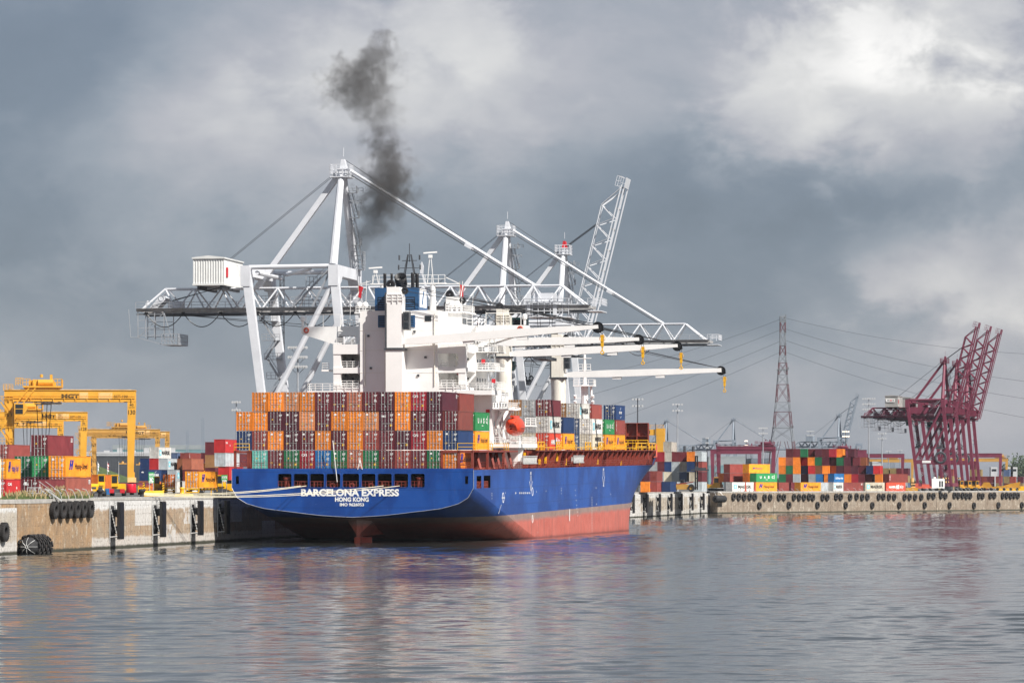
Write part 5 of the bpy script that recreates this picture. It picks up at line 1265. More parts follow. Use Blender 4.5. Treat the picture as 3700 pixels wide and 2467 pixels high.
# ------------------------------------------------------------------ ship-to-shore cranes
def sts(name, label, group, loc, rz, k, mt, mrail, trolley=38., up=False, detail=True, red_top=False, mhouse=None, spread=25., fat=1., heavy=False):
    """x = out over the water from the mast, y = along the quay, z = up; k scales the whole machine"""
    cr = thing(name, label, 'quay crane', loc, rz, group)
    cr.scale = (k, k, k)
    mhouse = mhouse or mt; n = 8 if detail else 6
    zb, zt, zp, za = 34.3, 38.3, 42.0, 60.6
    for x0, x1 in ((-16, -11), (.5, 4.2)):
        for y in (-9.3, 9.3):
            b = MB(); b.beam((x0, y, 41.2), (x1, y, 2.2), 1.35, 1.55, 1.15, 1.25, up=(1, 0, 0)); lg = b.build('leg', mt, cr)
            b = MB(); b.box(x1 - .6, x1 + .6, y - 2.6, y + 2.6, .6, 2.0)
            for j in range(4): b.lathe([(.4, -.35), (.4, .35), (0, .35)], (x1, y - 2.1 + j * 1.4, .4), (1, 0, 0), 10)
            b.build('bogie', m_dsteel, lg)
        b = MB(); b.box(x0 - .9, x0 + .9, -10.1, 10.1, 40.0, 42.0)
        for sg in (-1, 1): b.prism([(sg * 10.1, 40), (sg * 10.1, 38.2), (sg * 8.4, 38.2), (sg * 6.8, 39.2), (sg * 6.2, 40)], 'x', x0 - .9, x0 + .9)
        b.build('cross_girder', mt, cr)
        b = MB(); b.box(x1 - .75, x1 + .75, -9, 9, 2.0, 3.6); b.build('sill_beam', mt, cr)
    for y in (-9.3, 9.3):
        b = MB(); b.tube((-15.5, y, 41.7), (0, y, 41.8), .42, n); b.build('top_tie', mt, cr)
        b = MB(); b.tube((.7, y, 39.5), (-12.6, y, 14), .55, n); b.build('brace', mt, cr)
        b = MB(); b.box(-13, 3.4, y - .6, y + .6, 12.4, 14.2); b.build('portal_beam', mt, cr)
        b = MB(); b.tube((.3, y * .98, 42), (.0, y * .09, za - 1.2), .82, n + 2, .62); b.build('mast_leg', mt, cr)
    b = MB(); b.tube((-14, -9.2, 40.7), (-14, 9.2, 40.7), .4, n); b.tube((-4, -9.2, 41.3), (-13, 9.2, 41.3), .32, n); b.build('top_tie', mt, cr)
    b = MB(); b.box(-.7, .9, -1.6, 1.6, za - 1.6, za - .4); b.box(-1.9, 1.8, -2.2, 2.2, za - 2.0, za - 1.85)
    ap = b.build('apex_head', mt, cr)
    b = MB(); b.prism([(-.4, za - .4), (.9, za - .4), (.5, za + 1.4), (-.1, za + 1.4)], 'y', -.7, .7); b.build('apex_cap', m_red if red_top else mt, ap)
    b = MB(); b.rails([(-1.9, -2.2, za - 1.85), (1.7, -2.2, za - 1.85), (1.7, 2.2, za - 1.85), (-1.9, 2.2, za - 1.85), (-1.9, -2.2, za - 1.85)], 2.2, .05, 1.2, 3); b.tube((.2, 0, za + 2), (.2, 0, za + 3.6), .05, 4); b.build('railing', mt, ap)
    b = MB(); b.beam((-.5, 0, za - 1.2), (-16.3, 0, zt), 1.1, .95, 1.15, 1.05); b.build('backstay', mt, cr)
    b = MB()
    for dy in (-.6, .6): b.tube((-.6, dy, za - .6), (-22, dy, 43.3), .04, 4)
    b.build('stay_rope', m_wire, cr)
    # landside bridge, and the boom over the water
    hinge = Vector((4.6, 0, zb))
    if heavy:
        for y in (-4.2, 4.2):
            b = MB(); b.box(-16.8, 4.4, y - .45, y + .45, 35.6, 38.4); b.build('main_girder', mt, cr)
        b = MB()
        for i in range(6): b.box(-27 + i * 3.6, -25 + i * 3.6, -4.5, -3.6, 34.9, 36.6)
        b.build('walkway_box', mt, cr)
    def truss(x0, x1, tx0, tx1, part_name, pitch=5.2):
        b = MB()
        for y in (-3.1, 3.1):
            b.beam((x0, y, zb), (x1, y, zb), .42 * fat, .55 * fat, m=mrail) if not (up and x0 > 0) else b.beam((x0, y, zb), (x1, y, zb), .3 * fat, .4 * fat, m=mt); b.beam((x0, y, zb - .75), (x1, y, zb - .75), .2, .3, m=m_dsteel if not (up and x0 > 0) else mt)
            b.tube((tx0, y * .42, zt), (tx1, y * .42, zt), .2 * fat, 6, m=mt)
            nn = max(2, round((tx1 - tx0) / pitch))
            for i in range(nn):
                a = tx0 + i * (tx1 - tx0) / nn; c = tx0 + (i + .5) * (tx1 - tx0) / nn; e = tx0 + (i + 1) * (tx1 - tx0) / nn
                b.tube((a, y * .42, zt), (c, y, zb), .16 * fat, 5, m=mt); b.tube((c, y, zb), (e, y * .42, zt), .16 * fat, 5, m=mt)
            if tx1 < x1 - 2: b.tube((tx1, y * .42, zt), (x1 - .8, y, zb), .2, 6, m=mt)
            if tx0 > x0 + 2: b.tube((tx0, y * .42, zt), (x0 + .8, y, zb), .2, 6, m=mt)
        for i in range(int((x1 - x0) / pitch) + 1):
            x = x0 + i * pitch; b.beam((x, -3.1, zb), (x, 3.1, zb), .25, .3, m=mrail); b.beam((max(tx0, min(tx1, x)), -1.3, zt), (max(tx0, min(tx1, x)), 1.3, zt), .15, m=mt)
        o = b.build(part_name, None, cr)
        if detail and not (up and x0 > 0):
            r = MB(); r.rails([(x0, -3.9, zb + .35), (x1, -3.9, zb + .35)], 1.1, .04, 2.2, 2); r.beam((x0, -3.6, zb + .35), (x1, -3.6, zb + .35), .7, .08); r.build('walkway', m_grate, o)
        return o
    truss(-38.5, 4.4, -33.5, 4.2, 'bridge_truss')
    boom = truss(4.8, 47, 5.2, 41.2, 'boom_truss')
    b = MB(); b.rails([(46.5, -3.4, zb + .3), (49, -3.4, zb + .3), (49, 3.4, zb + .3), (46.5, 3.4, zb + .3)], 1.2, .05, 1, 2); b.box(46.5, 49, -3.4, 3.4, zb - .9, zb - .75); b.build('boom_tip_platform', mt, boom)
    if detail:
        b = MB(); b.beam((16, -1.3, zt), (15.3, -1.3, zt + 2.6), .35, .35, .25, .25); b.prism([(15.0, zt + 2.4), (15.5, zt + 2.4), (15.6, zt + 3.8), (15.25, zt + 4.6), (14.9, zt + 3.7)], 'y', -1.5, -1.1); b.build('boom_latch', mt, boom)
    if up:                                            # swung up about its hinge
        Rm = Matrix.Translation(hinge) @ Matrix.Rotation(-R(76), 4, 'Y') @ Matrix.Translation(-hinge)
        boom.matrix_local = Rm
        b = MB(); tip = Rm @ Vector((33, 0, zt))
        for dy in (-1.3, -.4, .4, 1.3): b.tube((.6, dy, za), Rm @ Vector((36.5, dy, zt)), .05, 4)
        b.build('stay_rope', m_wire, cr)
    else:
        for dy in (-1.3, 1.3):
            b = MB(); b.tube((1.0, dy * .5, za - .3), (36, dy, zt + .2), .25, n); b.beam((23.3, dy * .9, 46), (24.6, dy * .9, 45.3), .5, .6); b.build('forestay', mt, cr)
        b = MB()
        for dy in (-.9, .2, .9): b.tube((1.2, dy, za - 1.2), (35, dy, zt + .2), .05, 4)
        b.tube((.4, .4, za + 1.4), (22, .4, 47.6), .05, 4); b.build('stay_rope', m_wire, cr)
    # machinery house on the landside tail
    b = MB(); corr(b, -7.2, 7.2, 38.9, 43.6, -26.6, 'x', .09, .5, -1); corr(b, -7.2, 7.2, 38.9, 43.6, -20.8, 'x', .09, .5, 1)
    corr(b, -26.6, -20.8, 38.9, 43.6, -7.2, 'y', -.09, .5, 1); corr(b, -26.6, -20.8, 38.9, 43.6, 7.2, 'y', -.09, .5, -1)
    b.prism([(-26.8, 43.5), (-20.6, 43.5), (-20.6, 43.75), (-23.7, 44.1), (-26.8, 43.75)], 'y', -7.4, 7.4); b.box(-26.7, -20.7, -7.3, 7.3, 38.6, 38.95)
    mh = b.build('machinery_house', mhouse, cr)
    b = MB(); b.box(-26, -25.5, -6, -5.5, 38.2, 38.6); b.box(-21.7, -21.2, -6.5, 6.5, 37.9, 38.6); b.box(-26, -25.5, -6.5, 6.5, 37.9, 38.6); b.build('support_beam', m_dsteel, mh)
    if detail:
        b = MB(); b.box(-20.75, -20.68, -5.5, -4.2, 40.2, 42.0); b.build('door', m_red, mh)
    # trolley, operator's cab, ropes, spreader
    x = trolley
    b = MB(); b.box(x - 2.6, x + 2.6, -3.4, 3.4, zb + .6, zb + 1.0); b.box(x - 2.9, x + 2.9, -3.4, 3.4, zb - 1.9, zb - 1.5)
    for sx in (-2.4, 2.4):
        for sy in (-3.3, 3.3): b.box(x + sx - .3, x + sx + .3, sy - .3, sy + .3, zb - 1.5, zb + 2.4)
    b.box(x - 1.8, x + 1.8, -1.8, 1.8, zb + 1.0, zb + 2.6); tr = b.build('trolley', mt, cr)
    if detail:
        b = MB(); b.rails([(x - 2.9, -3.5, zb - 1.5), (x + 5, -3.5, zb - 1.5)], 3.0, .06, 1.1, 4); b.box(x + 2.6, x + 5.2, -3.5, 3.5, zb - 1.95, zb - 1.75); b.build('railing', mt, tr)
    cx = x - 4.6
    b = MB(); b.prism([(cx - 1.3, zb - 4.2), (cx + 1.0, zb - 4.2), (cx + 1.4, zb - 3.4), (cx + 1.4, zb - 1.8), (cx - 1.3, zb - 1.8)], 'y', -1.1, 1.1); cb = b.build('cab', mat('cab_green', (.03, .16, .14), .4), tr)
    b = MB(); b.box(cx - 1.1, cx + 1.2, -1.14, -1.1, zb - 3.6, zb - 2.2); b.build('window', m_glass, cb)
    zs = spread
    b = MB()
    for sx in (-1.2, 1.2):
        for sy in (-2, 2): b.tube((x + sx, sy * .8, zb - 1.5), (x + sx * .6, sy * .5, zs + 1.5), .05, 4)
    b.build('hoist_rope', m_wire, cr)
    b = MB(); b.box(x - 1.2, x + 1.2, -6, 6, zs - .3, zs + .25); b.box(x - 1.0, x + 1.0, -1.6, 1.6, zs + .25, zs + .9)
    for sx in (-.8, .8): b.torus((x + sx, 0, zs + 1.3), (0, 1, 0), .5, .18, 12, 5)
    for sx in (-1, 1): b.beam((x + sx * 1.3, -1.2, zs + .2), (x + sx * .4, -.4, zs + 2.6), .16)
    b.build('spreader', m_dsteel, cr)
    # festoon cable loops under the bridge
    b = MB(); x0 = -36.5
    while x0 < (40 if not up else 0) - 6:
        b.sag((x0, -3.7, zb - .6), (x0 + 7.1, -3.7, zb - .6), 2.6, .085, 10, 5); b.box(x0 - .3, x0 + .3, -3.9, -3.5, zb - .8, zb - .4); x0 += 7.1
    b.build('festoon_cable', m_black, cr)
    if not detail:
        return cr
    # hanging service basket at the tail
    b = MB()
    for z in (29.6, 31.0, 32.4, 33.5): b.rails([(-38.2, -3.4, z - .3), (-33.2, -3.4, z - .3)], .3, .05, 5, 1); b.rails([(-38.2, 3.4, z - .3), (-33.2, 3.4, z - .3)], .3, .05, 5, 1)
    for xx in (-38.2, -36.7, -35, -33.2):
        for y in (-3.4, 3.4): b.beam((xx, y, 29.2), (xx, y, 34), .13)
    b.beam((-38.2, -3.4, 29.2), (-33.2, -3.4, 33.8), .1); b.box(-33.6, -30.5, -3.6, 3.6, 27.8, 27.95); b.rails([(-33.6, -3.6, 27.95), (-30.5, -3.6, 27.95), (-30.5, 3.6, 27.95)], 1.9, .05, .6, 3)
    b.beam((-33.2, -3.4, 34), (-31.5, -3.4, 28), .12); b.beam((-38.2, -3.4, 29.2), (-33.4, -3.4, 27.9), .1); b.path([(-40, -3.4, 34.5), (-39.6, -3.4, 29.3), (-38.2, -3.4, 29.2)], .05, 4); b.build('service_basket', m_grate, cr)
    b = MB(); b.prism([(-36.5, 34.8), (-35.0, 34.8), (-33.2, 36.6), (-34.4, 37.2)], 'y', -1.5, 1.5); b.box(-33, -30.5, -1.5, 1.5, 34.8, 36); b.lathe([(.5, -1.6), (.5, 1.6), (0, 1.6)], (-34.2, 0, 36.6), (0, 1, 0), 10); b.beam((-37.6, -1, 34.6), (-36.9, -1, 36.2), .3)
    b.build('tail_winch', mt, cr)
    b = MB(); b.tube((-36, -2.5, 34.8), (-22, -2.5, 38.7), .06, 4); b.tube((-36, -1.5, 35.2), (-22, -1.5, 38.7), .06, 4); b.tube((-35, 3, 34), (-2, 3, 31.2), .05, 4); b.tube((-35, 2, 34), (-2, 2, 30.6), .05, 4); b.build('stay_rope', m_wire, cr)
    # stairs up the far landside leg, ladders on the mast
    b = MB(); z = 3.8
    i = 0
    while z < 33:
        f0 = 1 - (z - 2.2) / 39; xx = -16 + 5 * f0 - 1.5 + .4
        a, c = ((xx - 1.6, 8.2, z), (xx + .7, 8.2, z + 3.6)) if i % 2 == 0 else ((xx + .7, 8.2, z), (xx - 1.6, 8.2, z + 3.6))
        b.stair(a, c, .7, (0, 1, 0)); b.box(xx - 2.2, xx + 1.2, 7.8, 8.7, z + 3.55, z + 3.65); b.rails([(xx - 2.2, 7.8, z + 3.65), (xx + 1.2, 7.8, z + 3.65)], 1.1, .04, .8, 2); z += 3.6; i += 1
    b.build('staircase', m_grate, cr)
    b = MB()
    for z0, z1, y in ((42, 46.5, 6.0), (46.5, 51.5, 4.4), (51.5, 56, 2.6)):
        b.stair((1.9, y + 1.2, z0), (1.6 if y > 5 else 1.0, y - .6, z1), .7, (1, 0, 0)); b.box(.6, 2.3, y - 1.4, y - .2, z1 - .1, z1); b.rails([(2.3, y - 1.4, z1), (2.3, y - .2, z1)], 1.2, .05, .6, 3)
    b.box(.2, 2.4, 6.6, 8.6, 42, 42.2); b.rails([(.2, 6.6, 42.2), (2.4, 6.6, 42.2), (2.4, 8.6, 42.2)], 3.2, .06, 1, 4)
    b.rails([(.8, 1.5, 55.9), (3.6, 1.5, 55.9)], .9, .05, .9, 2); b.rails([(.8, 1.8, 53.8), (3.2, 1.8, 53.8)], .7, .05, .9, 2); b.build('mast_ladder', m_grate, cr)
    b = MB(); b.beam((-3.5, -9.6, 34.4), (.2, -9.6, 41.5), .2, .35); b.rails([(-6, -3.9, zb + 4.1), (-3.9, -3.9, zb + 4.1)], 1.8, .05, .6, 2); b.rails([(-9, -3.9, zb + .4), (4, -3.9, zb + .4)], 1.8, .05, 1.2, 3); b.stair((-8.5, -4.2, zb + .3), (-1.5, -4.6, 41.5), .6, (0, 1, 0)); b.build('access_stair', m_grate, cr)
    return cr
G = 'pale grey quay cranes over the ship'
def qpos(Y, back):
    u = (Y - QY) / math.cos(AL); return QL(u, -back, GZ)
c1 = sts('quay_crane', 'nearest pale grey quay crane, tallest, with white machinery house left of the ship', G, qpos(710, 10.6), -AL, 1.029, m_crane, m_rail, 38, mhouse=mat('house_white', (.66, .665, .65), .5, 0, .08))
c2 = sts('quay_crane', 'second pale grey quay crane, its lowered boom reaching farthest right', G, qpos(852, 4.6), -AL, 1.0, m_crane, m_rail, -7, spread=30.4)
c3 = sts('quay_crane', 'pale grey quay crane with raised boom and red mast head', G, qpos(921, 2.8), -AL, 1.0, m_crane, m_rail, -9, up=True, red_top=True, spread=27, fat=.7)

# purple cranes with raised booms at right, the grey ones far off
G = 'purple quay cranes at right'
A3 = R(15)
for i, lab in enumerate(('purple quay crane nearest the left, longest landside tail', 'middle one of the three purple quay cranes with raised booms', 'rightmost purple quay crane, farthest back')):
    p = W(3414, HY, 1300) + Vector((math.sin(A3), math.cos(A3), 0)) * 29 * i; p.z = GZ
    c = sts('quay_crane', lab, G, p, -A3, .755, m_purple, m_purple, -12 + 4 * i, up=True, mhouse=mat('house_grey', (.34, .33, .32), .5), spread=20, fat=1.55, heavy=True)
    b = MB(); b.torus((-.5, -9.9, 15.2), (0, 1, 0), 2.3, .55, 22, 6); b.lathe([(2.2, -.12), (2.2, .12)], (-.5, -9.9, 15.2), (0, 1, 0), 18); b.build('cable_reel', m_dsteel, c)
    if i == 0:
        b = MB(); text_on(b, 'TRANSLIFT', '-y', -26, -7.45, 41.2, .7, 4.6, .03, m_red); 
        b = MB(); b.box(-26.2, -22.0, -7.46, -7.40, 40.9, 42.3, m_wink); b.box(-25.6, -24.4, -7.49, -7.46, 41.4, 41.8, m_ink); b.box(-24.2, -23.4, -7.49, -7.46, 41.3, 41.9, m_red); b.box(-23.2, -22.3, -7.49, -7.46, 41.4, 41.8, m_ink); b.build('sign_board', None, c)
    b = MB(); b.box(-9, -5, -9.98, -9.9, 12.8, 13.9, m_wink); b.build('sign_board', None, c)
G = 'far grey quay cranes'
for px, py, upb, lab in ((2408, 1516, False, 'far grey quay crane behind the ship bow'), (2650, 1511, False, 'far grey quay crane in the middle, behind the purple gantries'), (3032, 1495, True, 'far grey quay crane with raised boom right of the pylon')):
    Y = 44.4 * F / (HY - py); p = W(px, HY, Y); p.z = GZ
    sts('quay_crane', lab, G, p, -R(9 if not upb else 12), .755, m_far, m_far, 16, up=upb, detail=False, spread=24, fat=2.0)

# ------------------------------------------------------------------ rubber-tyred gantries
def rtg(label, group, loc, rz, span, mt, number=None, k=1., trolley=-6., cab=True, detail=True, brand=True, red_cover=False, span_text=None):
    g = thing('yard_gantry_crane', label, 'gantry crane', loc, rz, group); g.scale = (k, k, k)
    h = span / 2; zb, zt = 17.55, 19.6
    for sy in (-3.4, 3.4):
        b = MB(); b.box(-h - .75, h + .75, sy - .55, sy + .55, zb, zt); b.box(-h - .85, h + .85, sy - .7, sy + .7, zt, zt + .12); gd = b.build('girder', mt, g)
        if detail:
            b = MB(); b.box(-h - .6, h + .6, sy - .72, sy - .56, zb + .55, zb + .62); b.box(-h - .6, h + .6, sy - .64, sy - .56, zb + .95, zb + 1.0)
            for i in range(12): x = -h + i * span / 11; b.beam((x, sy - .6, zb + 1.05), (x + .5, sy - .6, zt - .15), .06); b.box(x - .06, x + .06, sy - .75, sy - .55, zb - .08, zb + .62)
            b.build('cable_tray', mt, gd)
            b = MB(); b.box(-h, h, sy - .3, sy + .3, zt + .12, zt + .24); b.build('trolley_rail', m_rail, gd)
        for sx in (-1, 1):
            b = MB(); b.prism([(sx * h - .78, zb), (sx * h + .78, zb), (sx * h + (.78 if sx < 0 else .25), 3.3), (sx * h - (.25 if sx < 0 else .78), 3.3)], 'y', sy - .5, sy + .5); lg = b.build('leg', mt, g)
            b = MB(); b.box(sx * h - .75, sx * h + .75, sy - .6, sy + .6, 2.4, 3.3); b.build('foot', m_yellowp if mt is m_yellow else mt, lg)
            b = MB(); b.lathe([(.3, -.35), (.8, -.35), (.8, .35), (.3, .35)], (sx * h, sy, .8), (1, 0, 0), 14); b.box(sx * h - .45, sx * h + .45, sy - .4, sy + .4, .9, 2.4); b.build('wheel', m_dsteel, lg)
    for sx in (-1, 1):
        b = MB(); b.box(sx * h - .5, sx * h + .5, -3.0, 3.0, 3.3, 4.3); b.build('sill_beam', mt, g)
        b = MB(); b.box(sx * h - .4, sx * h + .4, -2.85, 2.85, zb + .3, zt - .3); b.build('end_tie', mt, g)
    if red_cover:
        b = MB(); b.lathe([(.95, .4), (1.05, .5), (.95, 2.0), (.9, 2.1), (0, 2.1)], (h - .1, -4.3, 0), n=18); b.build('bumper_drum', m_redp, g, True)
    b = MB()
    x = trolley; b.box(x - 3.6, x + 3.6, -4.2, 4.2, zt + .55, zt + .85); b.box(x - 3.3, x + 3.3, -3.9, 3.9, zt + .24, zt + .55)
    tr = b.build('trolley', mt, g)
    b = MB(); rg = random.Random(4)
    for i in range(9): xx, yy, s = x + rg.uniform(-2, 2), rg.uniform(-2.5, 2.5), rg.uniform(.4, .9); b.box(xx - s, xx + s, yy - s, yy + s, zt + .85, zt + .85 + rg.uniform(.5, 1.3))
    b.lathe([(.6, -1.4), (.6, 1.4), (0, 1.4)], (x + .6, -2.6, zt + 1.5), (1, 0, 0), 10); b.box(x + 1.4, x + 1.9, -2.7, -2.2, zt + .85, zt + 3.0); b.lathe([(.3, 0), (.3, .5), (.0, .6)], (x - .2, -2, zt + 2.5), n=8); b.build('winch', mt, tr)
    b = MB(); b.rails([(x - 3.6, -4.2, zt + .85), (x - 2.2, -4.2, zt + .85)], 1.3, .05, .7, 2); b.rails([(x + 2.2, -4.2, zt + .85), (x + 3.6, -4.2, zt + .85), (x + 3.6, 4.2, zt + .85)], 1.3, .05, .7, 2); b.rails([(x - 4.9, -3.9, zt + .9), (x - 3.6, -3.9, zt + .9)], 1.4, .06, .5, 3); b.build('railing', mt, tr)
    if detail:
        b = MB()
        for yy in (-2.6, 2.6):
            for i in range(3): b.tube((x - 1.4 + i * 1.6, yy, zt + .2), (x + .2 + i * 1.6, yy, zb), .1, 4); b.tube((x + .2 + i * 1.6, yy, zt + .2), (x - 1.4 + i * 1.6, yy, zb), .1, 4); b.beam((x - 1.4 + i * 1.6, yy, zb - .2), (x - 1.4 + i * 1.6, yy, zt), .14)
            b.box(x - 1.6, x + 3.6, yy - .2, yy + .2, zb - .5, zb - .2)
        b.build('hanging_frame', m_rail, tr)
        for sy in (-4.1, -1.9):
            pass
        b = MB()
        for yy in (-5.6, -4.2): b.beam((x - 2.4, yy, zt + .4), (x - 4.9, yy, zb - .6), .16); b.beam((x - 1.2, yy, zt + .4), (x - 3.7, yy, zb - .6), .16); b.beam((x - 3.4, yy, zb - .4), (x - .2, yy, zb - .4), .14)
        b.build('cab_hanger', mt, tr)
    if cab:
        cx = x - 4.2
        b = MB(); b.prism([(cx - .85, zb - 2.6), (cx + .85, zb - 2.6), (cx + 1.6, zb - 1.4), (cx + .95, zb - .4), (cx - .95, zb - .4)], 'y', -5.7, -4.1); cb = b.build('cab', mt, tr)
        b = MB(); b.box(cx - .7, cx + .75, -5.74, -5.7, zb - 1.35, zb - .6); b.box(cx - .7, cx + .7, -5.74, -5.7, zb - 2.4, zb - 1.5); b.build('window', m_glass, cb)
    b = MB()
    for sx in (-1.2, -.2, .8, 1.6):
        for sy in (-1, 1): b.tube((x + sx, sy, zb), (x + sx * .6, sy * .6, 9.2), .035, 4)
    b.build('hoist_rope', m_wire, g)
    b = MB(); b.box(x - 1.2, x + 1.2, -3, 3, 8.6, 8.95); b.lathe([(.5, 0), (.35, .5), (0, .7)], (x, 0, 8.95), n=10); b.build('spreader', mt, g)
    sy = -3.4 - .57
    if brand:
        b = MB(); text_on(b, 'MGT', '-y', x + 3.6, sy, zb + .62, .72, 3.3, .05, m_ink); text_on(b, 'SST-100', '-y', h - 3.3, sy, zb + .72, .48, 2.6, .01, m_ink)
        if number and number != '130': text_on(b, number, '-y', h - 10, sy, zb + .75, .9, 2.2, .03, m_ink)
        text_on(b, '40', '-y', h - .4, -3.93, zb - .85, .45, .75, .01, m_ink); text_on(b, number, '-y', h - .62, -3.93, zb - 2.4, .8, 1.3, .01, m_ink); text_on(b, 'LONG TONS', '-y', h - .55, -3.93, zb - 1.2, .18, 1.1, .01, m_ink)
        text_on(b, number, '-y', -h - .6, -3.93, zb - 2.8, .8, 1.3, .01, m_ink)
        b.build('lettering', None, g)
        b = MB(); b.box(x + 7.0, x + 8.6, sy + .005, sy + .02, zb + .3, zt - .35); b.box(h - 6.2, h - 3.6, sy + .005, sy + .02, zb + .3, zt - .35); b.build('paint_patch', m_yellowp, g)
    if detail:
        b = MB(); z = 4.4; i = 0
        while z < 16:
            a, c = ((-h - 1.4, -3.7, z), (-h + .4, -3.7, z + 2.6)) if i % 2 else ((-h + .4, -3.7, z), (-h - 1.4, -3.7, z + 2.6))
            b.stair(a, c, .7, (0, 1, 0)); b.rails([(-h - 1.8, -4.1, z + 2.6), (-h + .9, -4.1, z + 2.6)], 1.1, .04, .7, 2); z += 2.6; i += 1
        b.rails([(-h - .9, -4.1, zt), (-h + .9, -4.1, zt)], 1.1, .05, .6, 3); b.build('staircase', mt, g)
    return g
G = 'yellow yard gantry cranes'
def rp(px_right_leg, Y, span=24.6):
    p = W(px_right_leg, HY, Y); v = Vector((math.cos(AL), -math.sin(AL), 0)); p = p - v * (span / 2); p.z = GZ; return p
rtg('nearest and biggest yellow yard gantry, numbered 130, at the left edge', G, rp(483, 703), R(5), 23.0, m_yellow, '130', trolley=-5.2, red_cover=True)
rtg('yellow yard gantry numbered 128, second behind number 130', G, rp(301, 910), R(5), 24.0, m_yellow, '128', trolley=-1.7)
rtg('yellow yard gantry numbered 129, half hidden behind 128', G, rp(216, 1018), R(5.5), 24.0, m_yellow, '129', trolley=-6)
rtg('faded yellow yard gantry numbered 131 in front of the grey hall', G, rp(567, 1187), R(5), 24.2, m_yellowf, '131', trolley=1.0, cab=False)
rtg('faded yellow yard gantry numbered 127, just behind number 131', G, rp(602, 1235), R(5), 24.2, m_yellowf, '127', trolley=3, cab=False)
G = 'purple yard gantry cranes'
rtg('purple yard gantry with its leg right of the pylon foot', G, rp(2798, 1380, 21), -R(6), 24.6, m_purple, None, .83, 9, False, True, False)
rtg('purple yard gantry standing farther left, behind the quay stacks', G, rp(2748, 1440, 19), -R(6), 22.8, m_purple, None, .80, 6, False, False, False)
rtg('purple yard gantry left of the purple quay cranes', G, rp(3262, 1500, 23), -R(8), 31, m_purple, None, .74, -10, False, False, False)
rtg('purple yard gantry behind the high block, mostly hidden', G, rp(3125, 1440, 23), -R(8), 29, m_purple, None, .79, 4, False, False, False)
rtg('purple yard gantry at the right, its leg on the far right', G, rp(3614, 1500, 23), -R(8), 31, m_purple, None, .75, -11, False, False, False)
G = 'far yellow yard gantries'
rtg('far yellow yard gantry between the purple ones and quay cranes', G, rp(3330, 1950, 40), -R(8), 38, m_yellowf, None, .80, 6, False, False, False)
rtg('far yellow yard gantry at the right picture edge', G, rp(3672, 1900, 40), -R(8), 38, m_yellowf, None, .80, 15, False, False, False)
# the bright yellow beam crane right behind the bow
g = thing('yard_gantry_crane', 'yellow gantry numbered 101, showing one leg behind the ship bow', 'gantry crane', rp(2392, 1150, 26), -AL, 'yellow yard gantry cranes')
b = MB(); b.box(-14, 13.8, -1, 1, 17.3, 19.1); b.build('girder', m_yellow, g)
for x in (-12.4, 12.6):
    b = MB(); b.box(x - 1.25, x + 1.25, -1.05, 1.05, .8, 17.3); b.box(x - 1.3, x + 1.3, -1.1, 1.1, 17.2, 19.4); b.build('leg', m_yellow, g)
b = MB(); text_on(b, '101', '-y', 7.2, -1.02, 17.8, .9, 2.2, .03, m_ink); b.build('lettering', None, g)
b = MB(); b.rails([(-13, -.9, 19.4), (13.6, -.9, 19.4)], 1, .05, 2, 2); b.build('railing', m_yellow, g)
b = MB(); b.tube((11.2, -1.3, 8), (11.2, -1.3, 21), .12, 5); b.build('pole', m_dsteel, g)
# ------------------------------------------------------------------ light masts, lattice towers, pylon, wires
def gp(px, Y, z=GZ): p = W(px, HY, Y); p.z = z; return p
def hz(py, Y): return HC - (py - HY) / F * Y - GZ
def light_mast(px, py, Y, lab, rows=2, w=2.4, per=4, lit=False, steel=None):
    w *= .52; h = hz(py, Y); t = thing('light_mast', lab, 'light mast', gp(px, Y), -AL, 'floodlight masts'); steel = steel or m_grate
    b = MB(); b.lathe([(.32, 0), (.14, h)], (0, 0, 0), n=8); b.build('pole', steel, t)
    b = MB()
    for r_ in range(rows): z = h - .4 - r_ * 1.9; b.beam((-w, 0, z), (w, 0, z), .14); b.beam((-w * .8, 0, z - .1), (0, 0, z - 1.5), .1) if w > 1.5 else None; b.beam((w * .8, 0, z - .1), (0, 0, z - 1.5), .1) if w > 1.5 else None
    b.build('cross_arm', steel, t)
    for r_ in range(rows):
        for i in range(per):
            x = -w + i * 2 * w / (per - 1); z = h - .3 - r_ * 1.9
            b = MB(); b.lathe([(.12, -.1), (.22, .2), (.30, .4), (.0, .42)], (x, -.2, z), (.25, -1, -.1), 8); b.build('floodlight', MLIT if lit else m_lamp, t)
    return t
MLIT = bpy.data.materials.new('lit_lamp'); MLIT.use_nodes = True
MLIT.node_tree.nodes['Principled BSDF'].inputs['Emission Color'].default_value = (1, .72, .45, 1); MLIT.node_tree.nodes['Principled BSDF'].inputs['Emission Strength'].default_value = 1.0
light_mast(1076, 1250, 740, 'cluster floodlight mast under the nearest quay crane', 3, 3.4, 8)
light_mast(854, 1448, 900, 'small floodlight mast just left of the stern stack', 2, 1.7, 4)
light_mast(2304, 1438, 1060, 'dark floodlight mast rising over the bow', 2, 2.6, 4, steel=m_dsteel)
light_mast(2448, 1457, 1140, 'floodlight mast right of the bow, before the grey cranes', 2, 2.6, 4)
light_mast(2757, 1543, 1330, 'floodlight mast left of the pylon foot', 2, 2.6, 5)
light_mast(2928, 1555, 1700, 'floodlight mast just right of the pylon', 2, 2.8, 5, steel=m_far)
light_mast(3056, 1556, 1500, 'floodlight mast with lit lamps beside the far raised boom', 2, 2.2, 4, True, m_dsteel)
light_mast(3139, 1437, 1330, 'tall floodlight mast in front of the purple crane tails', 3, 3.9, 6)
light_mast(3187, 1563, 1420, 'slim floodlight mast right of the tall one', 2, 2.6, 4)
